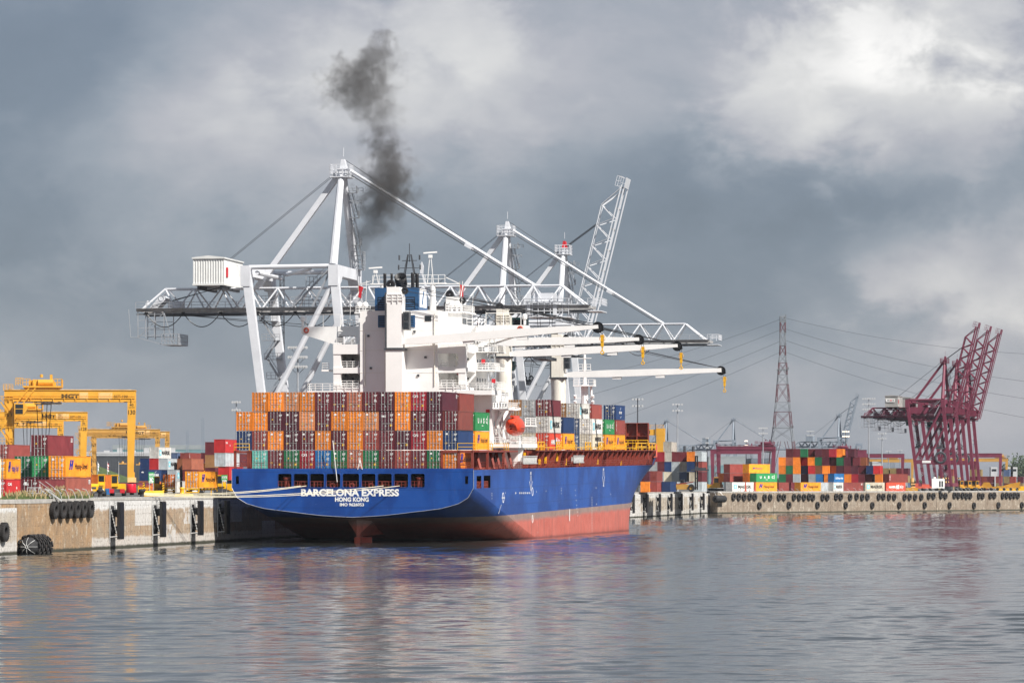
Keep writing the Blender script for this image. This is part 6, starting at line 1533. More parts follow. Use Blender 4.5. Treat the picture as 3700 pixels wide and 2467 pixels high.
light_mast(3210, 1628, 1900, 'low far floodlight mast left of the purple crane legs', 1, 2.2, 4, steel=m_far); light_mast(3252, 1624, 1900, 'low far floodlight mast nearest the purple crane legs', 1, 2.2, 4, steel=m_far)
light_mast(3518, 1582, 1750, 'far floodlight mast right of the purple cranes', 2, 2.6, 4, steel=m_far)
light_mast(2555, 1580, 1500, 'dark lattice floodlight mast left of the purple gantries', 3, .8, 3, steel=m_dsteel)
light_mast(2696, 1590, 1600, 'lit floodlight mast over the purple gantry beam', 3, .8, 3, True, m_dsteel)
light_mast(38, 1596, 1100, 'thin street lamp by the purple warehouse', 1, .9, 2, steel=m_dsteel)
def lattice_mast(px, py, Y, w, lab, m=None):
    h = hz(py, Y); t = thing('lattice_mast', lab, 'lattice mast', gp(px, Y), -AL); b = MB(); n = int(h / (w * 1.3))
    for sx in (-1, 1):
        for sy in (-1, 1): b.beam((sx * w / 2, sy * w / 2, 0), (sx * w / 2, sy * w / 2, h), .10)
    for k in range(n):
        z0, z1 = k * h / n, (k + 1) * h / n; s = 1 if k % 2 else -1
        for y in (-w / 2, w / 2): b.beam((s * w / 2, y, z0), (-s * w / 2, y, z1), .06); b.beam((-w / 2, y, z0), (w / 2, y, z0), .06)
    b.build('lattice', m or m_dsteel, t); return t
lattice_mast(1019, 994, 760, .8, 'dark slender lattice mast under the nearest quay crane')
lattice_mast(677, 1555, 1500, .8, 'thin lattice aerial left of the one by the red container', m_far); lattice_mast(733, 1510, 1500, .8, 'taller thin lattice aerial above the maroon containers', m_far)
# pylon
m_pylr = mat('pylon_red', (.105, .035, .045), .6, 0, .15); m_pylg = mat('pylon_grey', (.20, .22, .24), .6, 0, .15)
PY = 1800.; pyl = thing('pylon', 'tall red and grey banded power line pylon', 'pylon', gp(2828, PY), R(3)); zc = lambda cy: HC + (HY - (1100 + .3828 * cy)) / F * PY - GZ
lev = [(1500, 12.4), (1290, 10.2), (1165, 8.4), (1012, 7.2), (922, 6.3), (755, 5.0), (662, 4.2), (550, 3.6), (480, 2.8), (390, 2.5), (270, 2.45), (165, 2.4), (118, 2.4)]
b = MB()
b2 = [(max(0, zc(a)), w / 2) for a, w in lev]; b2[0] = (0, 7.0)
for i, ((z0, w0), (z1, w1)) in enumerate(zip(b2, b2[1:])):
    m = m_pylr if i % 2 == 0 else m_pylg
    for sx in (-1, 1):
        for sy in (-1, 1): b.beam((sx * w0, sy * w0, z0), (sx * w1, sy * w1, z1), .34, m=m)
    for q in range(4):
        ca, sa = (1, 0, -1, 0)[q], (0, 1, 0, -1)[q]
        P = lambda x, w, z: (x * ca - w * sa, x * sa + w * ca, z)
        nn = max(1, round((z1 - z0) / (1.9 * (w0 + w1)))) if i else 0
        for k in range(nn):
            f0, f1 = k / nn, (k + 1) / nn; za, zb_ = z0 + (z1 - z0) * f0, z0 + (z1 - z0) * f1; wa, wb = w0 + (w1 - w0) * f0, w0 + (w1 - w0) * f1
            b.beam(P(-wa, wa, za), P(wb, wb, zb_), .17, m=m); b.beam(P(wa, wa, za), P(-wb, wb, zb_), .17, m=m); b.beam(P(-wb, wb, zb_), P(wb, wb, zb_), .17, m=m)
        if i == 0: b.beam(P(-w0, w0, z0), P(-w1 * .3, w1, z1), .2, m=m); b.beam(P(w0, w0, z0), P(w1 * .3, w1, z1), .2, m=m)
b.build('lattice', None, pyl)
b = MB()
for cy, w in ((118, 1.5), (165, 1.4), (270, 1.45), (385, 1.5), (615, 2.6), (1165, 4.6)): z = zc(cy); b.box(-w, w, -w, w, z - .15, z + .15); b.rails([(-w, -w, z), (w, -w, z), (w, w, z)], 1.1, .06, 1, 2)
b.build('platform', m_pylg, pyl)
for (cyl, cyr, lx, ly, rx, ry, lab) in ((140, 128, 2230, 1330, 3900, 1285, 'topmost power line'), (240, 230, 2020, 1470, 3900, 1398, 'second power line from the top'), (348, 338, 1980, 1560, 3900, 1465, 'third power line from the top'), (450, 448, 1990, 1635, 3900, 1540, 'lowest power line')):
    for side, x1, y1, cy in (('left', lx - 500, ly + 95, cyl), ('right', rx, ry, cyr)):
        p = gp(2828 + (-9 if side == 'left' else 9), PY, GZ + zc(cy)); q = W(x1, y1, 1800 if side == 'left' else 1700); b = MB()
        b.sag(p, q, 5 if side == 'left' else 4, .055, 16, 4)
        tag(b.build('power_line', m_wire), f'{lab} running {side} from the pylon', 'power line', 'power lines from the pylon')

# ------------------------------------------------------------------ buildings
def shed(name, lab, px0, px1, Y, y_top, depth, m, rz=-AL, roof=None, roof_h=.6, bands=()):
    p0, p1 = gp(px0, Y), gp(px1, Y); wdt = (p1 - p0).length; h = hz(y_top, Y)
    t = thing(name, lab, 'building', (p0 + p1) / 2, 0)
    b = MB(); b.box(-wdt / 2, wdt / 2, 0, depth, 0, h - roof_h); b.build('wall', m, t)
    b = MB(); b.box(-wdt / 2 - .1, wdt / 2 + .1, -.12, depth, h - roof_h, h); b.build('roof', roof or m, t)
    return t, wdt, h
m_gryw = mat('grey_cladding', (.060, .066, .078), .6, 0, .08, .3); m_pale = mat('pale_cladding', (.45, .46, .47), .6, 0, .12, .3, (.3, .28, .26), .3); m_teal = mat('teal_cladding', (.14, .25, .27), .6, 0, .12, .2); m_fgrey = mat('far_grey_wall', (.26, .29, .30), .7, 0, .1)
t, w, h = shed('warehouse', 'long dark grey warehouse behind the flagpoles', 300, 545, 1300, 1646, 60, m_gryw, roof_h=.5)
b = MB()
for k in range(int(w / 1.0)): b.box(-w / 2 + k, -w / 2 + k + .08, -.06, 0, 0, h - .5)
b.build('cladding_rib', m_gryw, t)
t, w, h = shed('warehouse', 'white roofed hall above the dark grey warehouse', 300, 640, 1500, 1632, 40, m_pale, roof_h=.8)
b = MB()
for k in range(7): b.box(-w / 2 + 3 + k * 5.3, -w / 2 + 5 + k * 5.3, .5, 3, h, h + (.6 if k % 2 else 1.6))
b.build('roof_vent', m_pale, t)
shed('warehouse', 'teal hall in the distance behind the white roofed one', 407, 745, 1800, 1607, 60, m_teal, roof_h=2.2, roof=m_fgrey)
t = thing('warehouse', 'dark purple red warehouse with gable roof and loading bays at left', 'building', gp(70, 1120), -AL)
m_prw = mat('purple_red_cladding', (.17, .035, .055), .6, 0, .1); m_slate = mat('dark_roof', (.055, .055, .062), .7, 0, .15)
b = MB(); b.prism([(-7, 0), (-7, 9.0), (2, 9.0 + 0), (3.2, 8.2), (3.2, 0)], 'y', 0, 30); b.build('wall', m_prw, t)
b = MB(); b.prism([(-14, 12.6), (-6, 12.2), (3.6, 8.6), (3.6, 8.2), (-6, 11.4), (-14, 11.8)], 'y', -.6, 31); b.build('roof', m_slate, t)
b = MB(); b.box(-14, -6.9, .05, 30, 0, 11.8); b.build('wall', m_prw, t)
for k in range(3): b = MB(); b.box(-1.9 + k * 1.5, -.8 + k * 1.5, -.08, 0, 3.2, 6.0); b.build('loading_door', m_gryw, t)
shed('building', 'pale low building with chimneys behind the reach stacker', 2445, 2500, 1900, 1631, 30, m_fgrey)
for i, (px, py) in enumerate(((2446, 1611), (2474, 1611), (2505, 1612))):
    t = thing('chimney', f'dark stubby chimney behind the bow, {nth(i)} from the left', 'chimney', gp(px, 1880)); b = MB(); b.lathe([(.85, 0), (.75, hz(py, 1880))], (0, 0, 0), n=10); b.build('stack', m_dsteel, t)
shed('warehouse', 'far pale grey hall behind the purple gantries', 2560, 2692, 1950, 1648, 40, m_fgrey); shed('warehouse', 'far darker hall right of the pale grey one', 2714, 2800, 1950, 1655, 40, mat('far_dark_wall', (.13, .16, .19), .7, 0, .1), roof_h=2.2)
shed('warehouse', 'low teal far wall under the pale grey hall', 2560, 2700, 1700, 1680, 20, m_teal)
shed('building', 'white far building left of the purple crane legs', 3152, 3188, 1500, 1667, 15, m_pale)
shed('building', 'teal far shed at the right picture edge', 3672, 3720, 1700, 1722, 20, m_teal)
for i, (px, Y) in enumerate(((3592, 1900), (3626, 1900), (3648, 1900), (3664, 1900))):
    t = thing('reefer_rack', f'white boxed cabin on the far stacks, {nth(i)} from the left', 'cabin', gp(px, Y)); b = MB(); b.box(-1.7, 1.7, 0, 5, 0, 11.3); b.build('wall', m_pale, t); b = MB(); b.box(-1.2, 1.2, -.1, 0, 9.2, 10.3); b.build('window', m_glass, t)
# grass bank and far woods
b = MB(); p = [gp(325, 1270), gp(545, 1270)]
b.add([(p[0].x, 1262, GZ), (p[1].x, 1262, GZ), (p[1].x, 1298, GZ + .4), (p[0].x, 1298, GZ + 8.6)], [(0, 1, 2, 3)]); structure(b.build('grass_bank', mat('grass_green', (.06, .09, .03), .9, 0, .4, .8)))
def woods(name, px0, px1, Y, hmin, hmax, n, seed):
    rg = random.Random(seed); b = MB(); m1 = mat('dark_foliage', (.035, .055, .035), .9, 0, .35, .3); m2 = mat('light_foliage', (.07, .095, .05), .9, 0, .35, .3)
    for i in range(n):
        p = gp(rg.uniform(px0, px1), Y + rg.uniform(-30, 60)); h = rg.uniform(hmin, hmax); r = h * .38
        b.beam(p, p + Vector((0, 0, h * .6)), .5, m=m1)
        for k in range(90):
            d = Vector((rg.gauss(0, 1), rg.gauss(0, 1), rg.gauss(0, 1))).normalized() * rg.uniform(.5, 1) ** .6
            c = p + Vector((d.x * r, d.y * r, h * .62 + d.z * h * .38)); s = rg.uniform(.5, 1.1); u = Vector((rg.gauss(0, 1), rg.gauss(0, 1), rg.gauss(0, 1))).normalized() * s; v = u.orthogonal().normalized() * s
            b.add([c - u, c + v, c + u, c - v], [(0, 1, 2, 3)], m1 if k % 3 else m2)
    o = b.build(name); o['kind'] = 'stuff'
woods('far_woods', 3655, 3760, 2300, 12, 24, 22, 1); woods('far_woods', -60, 2560, 3000, 5, 11, 120, 2); woods('far_woods', 2560, 3800, 3000, 4, 9, 70, 3)

# ------------------------------------------------------------------ vehicles and small things in the yard
def wheel(b, x, y, z, r, w): b.lathe([(r * .5, -w / 2), (r, -w / 2), (r, w / 2), (r * .5, w / 2), (r * .45, w * .3), (0, w * .3)], (x, y, z), (1, 0, 0), 14)
def tractor(lab, loc, rz, m, rear=False, number=None):
    t = thing('yard_tractor', lab, 'yard tractor', loc, rz, 'yard tractors')
    b = MB(); b.prism([(-2.4, .9), (-2.4, 1.7), (-2.2, 1.95), (-.4, 2.1), (-.4, .9)], 'x', -1.1, 1.1) if False else b.add([(x, y, z) for x in (-1.15, 1.15) for y, z in ((-2.6, .8), (-2.6, 1.7), (-2.3, 2.0), (-.3, 2.1), (-.3, .8))], [(0, 1, 2, 3, 4), (9, 8, 7, 6, 5), (0, 5, 6, 1), (1, 6, 7, 2), (2, 7, 8, 3), (3, 8, 9, 4), (4, 9, 5, 0)])
    b.build('hood', m, t)
    b = MB(); b.box(-1.15, 1.15, -2.7, 3.4, .6, .85); b.box(-.5, .5, .8, 3.4, .85, 1.2); b.build('chassis', m_dsteel, t)
    b = MB(); b.box(.05, 1.15, -.9, .9, 1.6, 3.5); b.box(0, 1.2, -1.0, 1.0, 3.5, 3.62); cb = b.build('cab', m, t)
    b = MB(); b.box(.15, 1.05, -.95, -.89, 2.4, 3.35); b.box(.03, .05, -.7, .7, 2.4, 3.35); b.box(1.15, 1.17, -.7, .7, 2.4, 3.35); b.box(.15, 1.05, .89, .95, 2.2, 3.35); b.build('window', m_glass, cb)
    for x in (-1.0, 1.0):
        for y in (-1.7, 2.0): b = MB(); wheel(b, x, y, .52, .52, .4 if y < 0 else .6); b.build('wheel', m_rubber, t)
    if not rear:
        b = MB()
        for x in (-.9, .15): b.box(x, x + .7, -2.63, -2.6, 1.2, 1.55)
        b.build('grille', m_dsteel, t)
        for x in (-.95, .95): b = MB(); b.lathe([(.14, 0), (0, .05)], (x, -2.62, 1.05), (0, -1, 0), 8); b.build('headlight', m_wink, t)
        b = MB(); b.box(-1.2, 1.2, -2.8, -2.6, .45, .75); b.build('bumper', m_dsteel, t)
    else:
        b = MB(); b.box(-1.3, -.5, 3.3, 3.5, .5, 1.2); b.box(.5, 1.3, 3.3, 3.5, .5, 1.2); b.build('mudguard', m_red, t)
    if number: b = MB(); text_on(b, number, '-y', .25, -2.64, 1.62, .3, .75, .02, m_ink); b.build('lettering', None, t)
    return t
tractor('yellow yard tractor numbered 363 facing the water left of the red drum', gp(354, 615), R(4), m_brightyel, False, '363')
tractor('dusty yellow yard tractor seen from behind with red mudguards', gp(428, 640), R(182), m_brightyel, True)
tractor('yellow yard tractor coupled to the trailer with orange doors', gp(578, 742), R(185), m_brightyel)
tractor('yellow yard tractor at the front end of the trailer touching the ship stern', SH(-31, 70, 0) * 0 + gp(812, 660), R(170), m_brightyel)
def trailer(lab, loc, rz, L=12.4):
    t = thing('container_trailer', lab, 'trailer', loc, rz, 'container trailers')
    b = MB()
    for x in (-.55, .55): b.box(x - .12, x + .12, 0, L, .95, 1.3)
    for k in range(6): b.box(-1.22, 1.22, k * L / 5.6, k * L / 5.6 + .2, 1.12, 1.36)
    for x in (-1.2, 1.05): b.box(x, x + .15, .0, .3, .8, 1.75); b.box(x, x + .15, L - .3, L, .8, 1.6)
    b.box(-1.2, 1.2, -.05, .1, .55, .75); b.build('frame', m_brightyel, t)
    for y in (1.2, 2.5):
        for x in (-.95, .95): b = MB(); wheel(b, x, y, .5, .5, .5); b.build('wheel', m_rubber, t)
    for x in (-.8, .8): b = MB(); b.box(x - .08, x + .08, L - 3, L - 2.8, .1, 1.0); b.build('landing_leg', m_brightyel, t)
    return t
G = 'containers on trailers in the left yard'
p = gp(694, 622); trailer('yellow trailer carrying the big bright orange container beside the stern', p, -AL)
o = container(L40, 2.75, 'bright orange', 'bright orange container with blue emblem on a trailer beside the stern', G, logo='hapag'); o.location = p + Vector((0, 0, 1.38)); o.rotation_euler = (0, 0, -AL)
p = gp(611, 735); trailer('yellow trailer under the orange doored container', p, R(5.3))
o = container(L40, 2.6, 'deep orange', 'orange container with closed doors on a trailer, middle of the left yard', G); o.location = p + Vector((0, 0, 1.38)); o.rotation_euler = (0, 0, R(5.3))
p = gp(521, 720); trailer('yellow trailer with a low orange load left of the exit sign', p, R(5.5), 9.)
# signs, barrier, car
def sign(lab, px, Y, z0, w, h, lines, arrow, legs=True):
    t = thing('exit_sign', lab, 'sign', gp(px, Y), R(4)); b = MB(); b.box(-w / 2, w / 2, -.05, .05, z0, z0 + h); b.build('panel', m_green, t); b = MB()
    for i, s in enumerate(lines): text_on(b, s, '-y', -w * .42, -.056, z0 + h - .62 - i * .58, .40, w * .84, .03, m_wink)
    if arrow:
        c = Vector((0, -.056, z0 + .95)); d = Vector((-1, 0, 1)).normalized(); n_ = Vector((1, 0, 1)).normalized()
        P = lambda a, e: c + d * a + n_ * e
        b.add([P(.8, 0), P(.1, -.62), P(.1, -.22), P(-.8, -.22), P(-.8, .22), P(.1, .22), P(.1, .62)], [(0, 1, 2, 3, 4, 5, 6)], m_wink)
    b.build('lettering', None, t)
    if legs: b = MB(); b.box(-w / 2 + .1, -w / 2 + .2, 0, .1, 0, z0); b.box(w / 2 - .2, w / 2 - .1, 0, .1, 0, z0); b.build('post', m_rod, t)
sign('green exit sign with white arrow standing behind the yellow barrier', 547, 610, 2.2, 1.0 * .9, 1.75, ('SORTIE', 'VIA', 'EXIT'), False, True)
t = bpy.data.objects[[o.name for o in bpy.data.objects if o.name.startswith('exit_sign')][-1]]
b = MB(); c = Vector((0, -.058, 2.62)); d = Vector((-1, 0, 1)).normalized(); n_ = Vector((1, 0, 1)).normalized(); P = lambda a, e: c + d * a * .5 + n_ * e * .5
b.add([P(.8, 0), P(.1, -.62), P(.1, -.22), P(-.8, -.22), P(-.8, .22), P(.1, .22), P(.1, .62)], [(0, 1, 2, 3, 4, 5, 6)], m_wink); b.build('arrow', None, t)
sign('green exit sign beside the ship stern', 811, 640, 2.6, 1.05, 1.0, ('SORTIE', 'VIA'), False)
t = thing('barrier', 'yellow block barrier with striped ends on the quay edge', 'barrier', gp(554, 605), R(4)); b = MB(); b.prism([(-.5, 0), (-.5, .3), (-.2, .95), (.2, .95), (.5, .3), (.5, 0)], 'x', -1.7, 1.7); b.build('block', m_brightyel, t)
for x in (-1.55, 1.6):
    b = MB(); b.box(x - .16, x + .16, .3, .36, .9, 2.2, m_brightyel)
    for k in range(3): b.add([(x - .16, .295, 1.0 + k * .4), (x + .16, .295, 1.2 + k * .4), (x + .16, .295, 1.38 + k * .4), (x - .16, .295, 1.18 + k * .4)], [(0, 1, 2, 3)], m_ink)
    b.build('striped_panel', None, t)
def car(lab, loc, rz, m, s=1.):
    t = thing('parked_car', lab, 'car', loc, rz); t.scale = (s, s, s); prof = [(-2.2, .35), (-2.2, .75), (-2.0, .9), (-1.0, 1.0), (-.3, 1.5), (1.2, 1.52), (1.9, 1.05), (2.2, .95), (2.25, .4)]
    b = MB(); n = len(prof); b.add([(x, y, z) for x in (-.88, .88) for y, z in prof], [tuple(range(n)), tuple(range(2 * n - 1, n - 1, -1))] + [(k, (k + 1) % n, n + (k + 1) % n, n + k) for k in range(n)]); b.build('body', m, t)
    b = MB(); b.add([(-.75, -.96, 1.05), (.75, -.96, 1.05), (.68, -.36, 1.46), (-.68, -.36, 1.46)], [(0, 1, 2, 3)]); b.v = [(x, y - .02, z + .01) for x, y, z in b.v]; b.box(-.9, -.885, -.6, 1.2, 1.02, 1.4); b.box(.885, .9, -.6, 1.2, 1.02, 1.4); b.build('window', m_glass, t)
    for x in (-.8, .8):
        for y in (-1.4, 1.35): b = MB(); wheel(b, x, y, .32, .32, .22); b.build('wheel', m_rubber, t)
    return t
car('black car parked beside the trailer next to the ship stern', gp(795, 800), R(20), m_black); car('small white car on the far quay left of the white lettered container', gp(2616, 1290), R(80), m_wink)
for i, (px, cols) in enumerate(((353, (m_wink, m_grate)), (388, (m_red, m_wink)), (429, (m_wink, m_wink)))):
    t = thing('flagpole', f'{("left", "middle", "right")[i]} one of three flagpoles before the dark grey warehouse', 'flagpole', gp(px, 1150), R(20), 'flagpoles before the warehouse'); h = hz(1667, 1150); b = MB(); b.lathe([(.12, 0), (.07, h), (0, h + .1)], (0, 0, 0), n=6); b.build('pole', m_pale, t)
    if i < 2:
        b = MB()
        for k in range(6): b.add([(.08, 0, h - .4 - k * .4), (.42 + .1 * math.sin(k * 1.3), .1, h - .8 - k * .4), (.42 + .1 * math.sin((k + 1) * 1.3), .1, h - 1.2 - k * .4), (.08, 0, h - .8 - k * .4)], [(0, 1, 2, 3)], cols[k % 2])
        b.build('flag', None, t)
# clutter behind the trucks: blue bins, fence
t = thing('fence', 'low fence with purple banners behind the yard tractors', 'fence', gp(420, 900), R(6)); b = MB(); b.rails([(-7, 0, 0), (9, 0, 0)], 2.6, .05, 2, 3); b.build('rail', m_dsteel, t); b = MB(); b.box(-6.5, 8.5, .05, .1, 1.9, 2.5); b.build('banner', m_purple, t)
for i, (px, lab) in enumerate(((392, 'blue bin behind the yellow yard tractors, left one'), (405, 'blue bin behind the yellow yard tractors, right one'))):
    t = thing('waste_bin', lab, 'bin', gp(px, 760), R(5)); b = MB(); b.prism([(-.55, 0), (.55, 0), (.7, 2.2), (-.7, 2.2)], 'y', 0, 1.2); b.build('body', mat('bin_blue', (.02, .16, .42), .4), t); b = MB(); b.box(-.72, .72, -.05, 1.25, 2.2, 2.32); b.build('lid', m_dsteel, t)
# reach stacker beyond the bow
t = thing('reach_stacker', 'container lifter with tall black mast among the stacks beyond the bow', 'container lifter', gp(fx(690), 1062), -AL); t.scale = (.62, .7, .75)
b = MB()
for x in (6.2, 7.1): b.box(x, x + .6, -.2, .35, .8, 13.6)
for z in (1.5, 5, 9, 13.3): b.box(6.2, 7.7, -.15, .2, z, z + .4)
b.build('mast', m_black, t)
b = MB(); b.box(6.4, 8.0, -.7, -.2, 8.2, 9.6); b.box(4.5, 12.8, -1.1, -.6, 8.0, 8.6); b.box(8, 11.5, -1.0, -.6, 8.6, 9.2); b.build('lifting_frame', m_dsteel, t)
b = MB(); b.add([(x, y, z) for y in (-1.6, 1.6) for x, z in ((-4.5, .9), (-4.5, 2.0), (-2, 2.8), (2.0, 3.0), (5.8, 2.0), (5.8, .9))], [(0, 1, 2, 3, 4, 5), (11, 10, 9, 8, 7, 6)] + [(k, (k + 1) % 6, 6 + (k + 1) % 6, 6 + k) for k in range(6)]); b.build('body', m_yellowf, t)
b = MB(); b.prism([(-4, 2.4), (5.5, 3.6), (5.6, 4.0), (-4.1, 2.8)], 'y', -1.0, -.7); b.build('arm', m_rb, t)
b = MB(); b.box(-.4, 1.4, -.9, .9, 3.0, 4.7); cb = b.build('cab', m_dsteel, t); b = MB(); b.box(-.2, 1.2, -.93, -.9, 3.6, 4.5); b.build('window', m_glass, cb)
for x, r in ((4.8, 1.5), (-3, 1.1)): b = MB(); b.lathe([(r * .5, -.5), (r, -.5), (r, .5), (r * .5, .5), (0, .4)], (x, -1.5, r), (0, 1, 0), 16); b.build('wheel', m_rubber, t)
# small machines on the right quay
t = thing('excavator', 'small orange excavator by the white lettered container', 'excavator', gp(fx(1165), 1215), R(-25)); b = MB(); b.box(-2.2, 2.2, -1.3, 1.3, .1, .9); b.build('track', m_rubber, t); b = MB(); b.box(-2.6, 2.0, -1.2, 1.2, 1.0, 2.2); b.build('body', m_yellow, t)
b = MB(); b.prism([(-.6, 2.2), (1.9, 2.2), (1.7, 4.6), (-.3, 4.6)], 'y', -1.1, .7); cb = b.build('cab', m_yellow, t); b = MB(); b.box(-.2, 1.5, -1.14, -1.1, 2.8, 4.3); b.build('window', m_glass, cb)
b = MB(); b.beam((-2, 0, 1.8), (-5.5, 0, 2.8), .5); b.beam((-5.5, 0, 2.8), (-8, 0, 1.2), .4); b.build('arm', m_yellowf, t)
def low_truck(lab, px, Y, m, kind):
    t = thing(kind, lab, kind.replace('_', ' '), gp(px, Y), -R(52), 'machines parked by the purple cranes')
    b = MB(); b.box(-1.1, 1.1, -1, 1, .9, 2.0); b.prism([(-1, .6), (-1, 2.2), (.6, 2.4), (1.6, 1.4), (1.6, .6)], 'x', -1.1, 1.1) if False else None; b.box(-1.0, 1.0, 1, 2.6, .8, 1.6); b.build('body', m, t)
    b = MB(); b.box(-.9, .9, -.8, .8, 2.0, 3.4); b.box(-1.05, 1.05, -.95, .95, 3.4, 3.55); cb = b.build('cab', m, t); b = MB(); b.box(-.75, .75, -.84, -.8, 2.2, 3.2); b.box(.9, .93, -.6, .6, 2.2, 3.2); b.build('window', m_glass, cb)
    for x in (-1.1, 1.1):
        for y in (-.7, 1.9): b = MB(); wheel(b, x, y, .6, .6, .45); b.build('wheel', m_rubber, t)
m_dyel = mat('dark_yellow_paint', (.50, .24, .02), .5, 0, .2)
for i, x in enumerate((1760, 1835, 1905)): low_truck(f'dark yellow yard tractor in a row of three by the purple cranes, {("left", "middle", "right")[i]}', gx(x), QRu(gx(x), -9) * math.cos(A2) + RY, m_dyel, 'yard_tractor')
t = thing('crane_truck', 'orange red flatbed truck with white cab at the purple crane legs', 'truck', gp(gx(1440), QRu(gx(1440), -6) * math.cos(A2) + RY), R(-4))
b = MB(); b.box(-4.2, 2.2, -1.2, 1.2, .8, 1.6); b.box(-3.6, -2.4, -1, 1, 1.6, 2.6); b.box(-1.2, 1.4, -1, 1, 1.6, 2.3); b.build('bed', m_salmon, t); b = MB(); b.box(2.2, 6.6, -1.25, 1.25, .9, 4.2); b.lathe([(.5, 0), (.5, .5), (0, .6)], (3.2, 0, 4.2), n=10); cb = b.build('cab', m_wink, t); b = MB(); b.box(4.7, 5.2, -1.29, -1.25, 1.4, 3.4); b.box(5.5, 6.0, -1.29, -1.25, 1.4, 3.4); b.build('window', m_glass, cb)
for x in (-3, -1, 1.5, 4, 5.6): b = MB(); b.lathe([(.25, -.2), (.5, -.2), (.5, .2), (0, .2)], (x, -1.15, .5), (0, 1, 0), 12); b.build('wheel', m_rubber, t)
for i, (x, lab) in enumerate(((1328, 'yellow stacked spreader post standing at the first purple leg'), )):
    t = thing('spreader_post', lab, 'spreader', gp(gx(x), QRu(gx(x), -6) * math.cos(A2) + RY), 0); b = MB(); b.box(-.3, .3, -.3, .3, 0, 4.4, m_yellowp); b.build('post', None, t); b = MB()
    for k in range(4): b.box(-.7, .7, -.5, .5, 1.2 + k * .5, 1.5 + k * .5, m_ink if k % 2 else m_yellowp)
    b.build('plate', None, t); b = MB(); b.box(-2.6, 1.6, -.8, .8, 0, 1.1, m_dyel); b.build('base', None, t)
for i, x in enumerate((1625, 1755)):
    t = thing('gate_frame', f'black and cream striped beam frame, {("left", "right")[i]} one between the purple legs', 'striped frame', gp(gx(x), 1330), 0); b = MB()
    for z in (2.9, 4.2):
        for k in range(6): b.box(-1.5 + k * .5, -1.0 + k * .5, -.3, .3, z, z + .5, m_yellowp if k % 2 else m_ink)
    b.build('beam', None, t); b = MB(); b.box(-1.0, -.8, -.2, .2, 0, 4.5); b.box(.8, 1.0, -.2, .2, 0, 4.5); b.build('post', m_dsteel, t)
t = thing('machine_row', 'long dark yellow low loader parked on the right end of the quay', 'low loader', gp(gx(2110), QRu(gx(2110), -10) * math.cos(A2) + RY), R(-6)); b = MB(); b.box(-8, 8, -1, 1, .8, 1.5); b.prism([(-6, 1.5), (-2, 1.5), (-3, 3), (-5, 3)], 'y', -.9, .9); b.prism([(1, 1.5), (7.5, 1.5), (8, 3.2), (4, 2.4)], 'y', -.9, .9); b.build('bed', m_dyel, t)
for k in range(7): b = MB(); b.lathe([(.25, -.2), (.55, -.2), (.55, .2), (0, .2)], (-7 + k * 2.3, -.9, .55), (0, 1, 0), 12); b.build('wheel', m_rubber, t)
t = thing('yellow_beam', 'bright yellow long beam lying at the right picture edge', 'beam', gp(gx(2310), QRu(gx(2310), -9) * math.cos(A2) + RY), R(-3)); b = MB(); b.box(-8, 8, -.8, .8, .3, 1.6); b.box(-7.5, 7.5, -.9, .9, 0, .3); b.build('beam', m_brightyel, t)
for i, x in enumerate((fx(1570), fx(1699))):
    t = thing('traffic_cone', f'orange post cone on the quay edge, {("left", "right")[i]} one before the containers', 'traffic cone', QR(QRu(x, -.8), -.8, GZ)); b = MB(); b.lathe([(.3, 0), (.3, .06), (.2, .1), (.12, 1.1), (0, 1.15)], (0, 0, 0), n=10); b.build('cone', m_salmon, t).scale = (1.6, 1.6, 2.6)

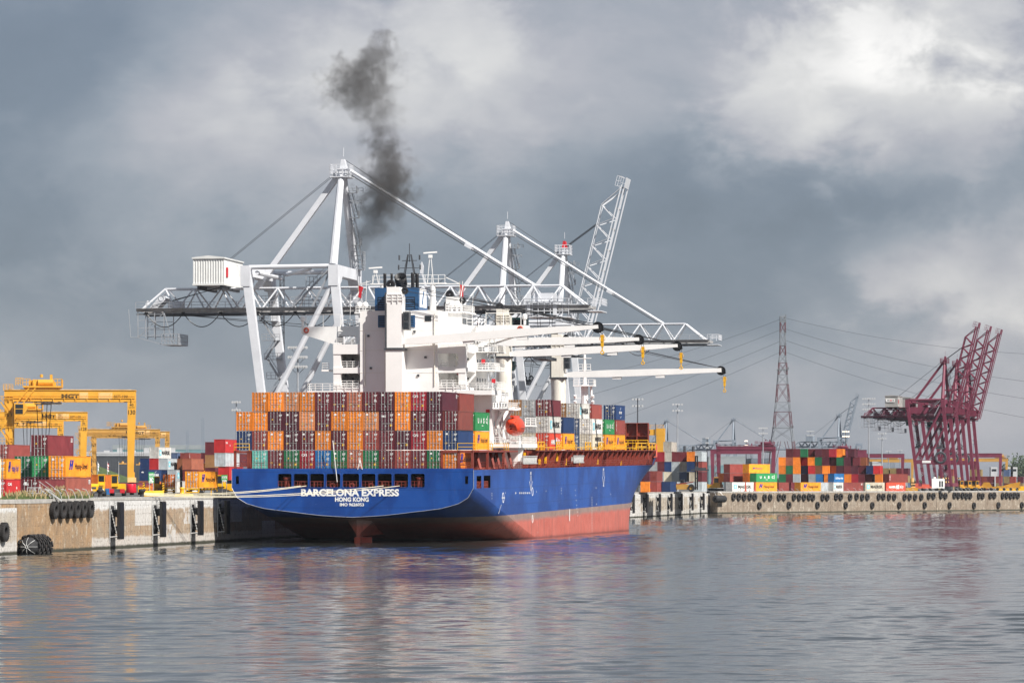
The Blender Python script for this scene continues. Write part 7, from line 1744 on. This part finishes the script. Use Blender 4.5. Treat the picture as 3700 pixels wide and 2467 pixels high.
# ------------------------------------------------------------------ smoke
def smoke():
    cl = [(1285, 930, 55), (1335, 830, 105), (1385, 740, 124), (1405, 650, 122), (1402, 570, 98), (1380, 500, 84), (1368, 440, 92), (1320, 380, 160), (1295, 310, 165), (1325, 230, 140), (1360, 190, 100), (1378, 150, 66)]
    Y = 604.; k = Y / F; pts = [(W(px, py, Y), r * k) for px, py, r in cl]
    base = pts[0][0]; z0, z1 = base.z - 1.5, pts[-1][0].z + 2
    b = MB(); n = 14; vs = []; rr = [(Vector((pts[0][0].x, Y, z0)), 1.5)] + [(p, r * 1.45 + .8) for p, r in pts] + [(Vector((pts[-1][0].x, Y, z1)), 1.2)]
    for p, r in rr: vs += [(p.x + r * math.cos(2 * math.pi * j / n), Y + r * .8 * math.sin(2 * math.pi * j / n), p.z) for j in range(n)]
    fs = [(i * n + j, i * n + (j + 1) % n, i * n + n + (j + 1) % n, i * n + n + j) for i in range(len(rr) - 1) for j in range(n)]
    b.add(vs, fs + [tuple(range(n - 1, -1, -1)), tuple(range(len(vs) - n, len(vs)))])
    m = bpy.data.materials.new('dark_smoke'); m.use_nodes = True; t = NT(m.node_tree); t.n.clear()
    P = t.new('ShaderNodeNewGeometry').outputs['Position']
    wv = t.new('ShaderNodeTexNoise'); t.put(wv.inputs['Vector'], P); wv.inputs['Scale'].default_value = .32; wv.inputs['Detail'].default_value = 4; wv.inputs['Roughness'].default_value = .62
    Pw = t.vmath('ADD', P, t.vmath('MULTIPLY', t.vmath('SUBTRACT', wv.outputs['Color'], (.5, .5, .5)), (9.5, 6, 8.5)))
    sep = t.new('ShaderNodeSeparateXYZ'); t.put(sep.inputs[0], Pw)
    zn = t.math('DIVIDE', t.math('SUBTRACT', sep.outputs[2], z0), z1 - z0)
    def curve(vals):
        f = t.new('ShaderNodeFloatCurve'); t.put(f.inputs['Value'], zn); c = f.mapping.curves[0]
        while len(c.points) > 2: c.points.remove(c.points[1])
        (x0, y0), (x1, y1) = vals[0], vals[-1]; c.points[0].location = (x0, y0); c.points[1].location = (x1, y1)
        for x, y in vals[1:-1]: c.points.new(x, y)
        f.mapping.update(); return f.outputs[0]
    xa, xb = min(p.x for p, r in pts) - 1, max(p.x for p, r in pts) + 1
    cx = curve([((p.z - z0) / (z1 - z0), (p.x - xa) / (xb - xa)) for p, r in pts]); cr = curve([((p.z - z0) / (z1 - z0), r / 8) for p, r in pts])
    dens = curve([(.0, .0), (.06, .2), (.2, .6), (.32, 1.0), (.45, 1.0), (.56, .6), (.63, .36), (.72, .5), (.85, .62), (.95, .62), (1., .3)])
    dx = t.math('SUBTRACT', sep.outputs[0], t.math('ADD', t.math('MULTIPLY', cx, xb - xa), xa)); dy = t.math('SUBTRACT', sep.outputs[1], Y)
    r = t.math('DIVIDE', t.math('SQRT', t.math('ADD', t.math('MULTIPLY', dx, dx), t.math('MULTIPLY', dy, dy))), t.math('MULTIPLY', cr, 8.))
    nz = t.noise(P, .55, 6, .65)
    d = t.math('SUBTRACT', 1.08, r); d = t.math('ADD', d, t.math('MULTIPLY', t.math('SUBTRACT', nz, .54), 2.5)); d = t.ramp(d, .05, 1.0)
    d = t.math('MULTIPLY', t.math('MULTIPLY', d, dens), .55)
    v = t.new('ShaderNodeVolumePrincipled'); v.inputs['Color'].default_value = (.22, .21, .205, 1); t.put(v.inputs['Density'], d); v.inputs['Anisotropy'].default_value = .1
    o = t.new('ShaderNodeOutputMaterial'); t.l.new(v.outputs[0], o.inputs['Volume'])
    s = b.build('smoke', m); s['kind'] = 'stuff'
smoke()

def haze():
    b = MB(); b.box(-4200, 4200, -60, 4600, -4.5, 110)
    m = bpy.data.materials.new('haze'); m.use_nodes = True; t = NT(m.node_tree); t.n.clear()
    v = t.new('ShaderNodeVolumePrincipled'); v.inputs['Color'].default_value = (.80, .86, .95, 1); v.inputs['Density'].default_value = .000028; v.inputs['Anisotropy'].default_value = .1
    o = t.new('ShaderNodeOutputMaterial'); t.l.new(v.outputs[0], o.inputs['Volume'])
    h = b.build('haze', m); h['kind'] = 'stuff'
USE_HAZE = True
if USE_HAZE: haze()
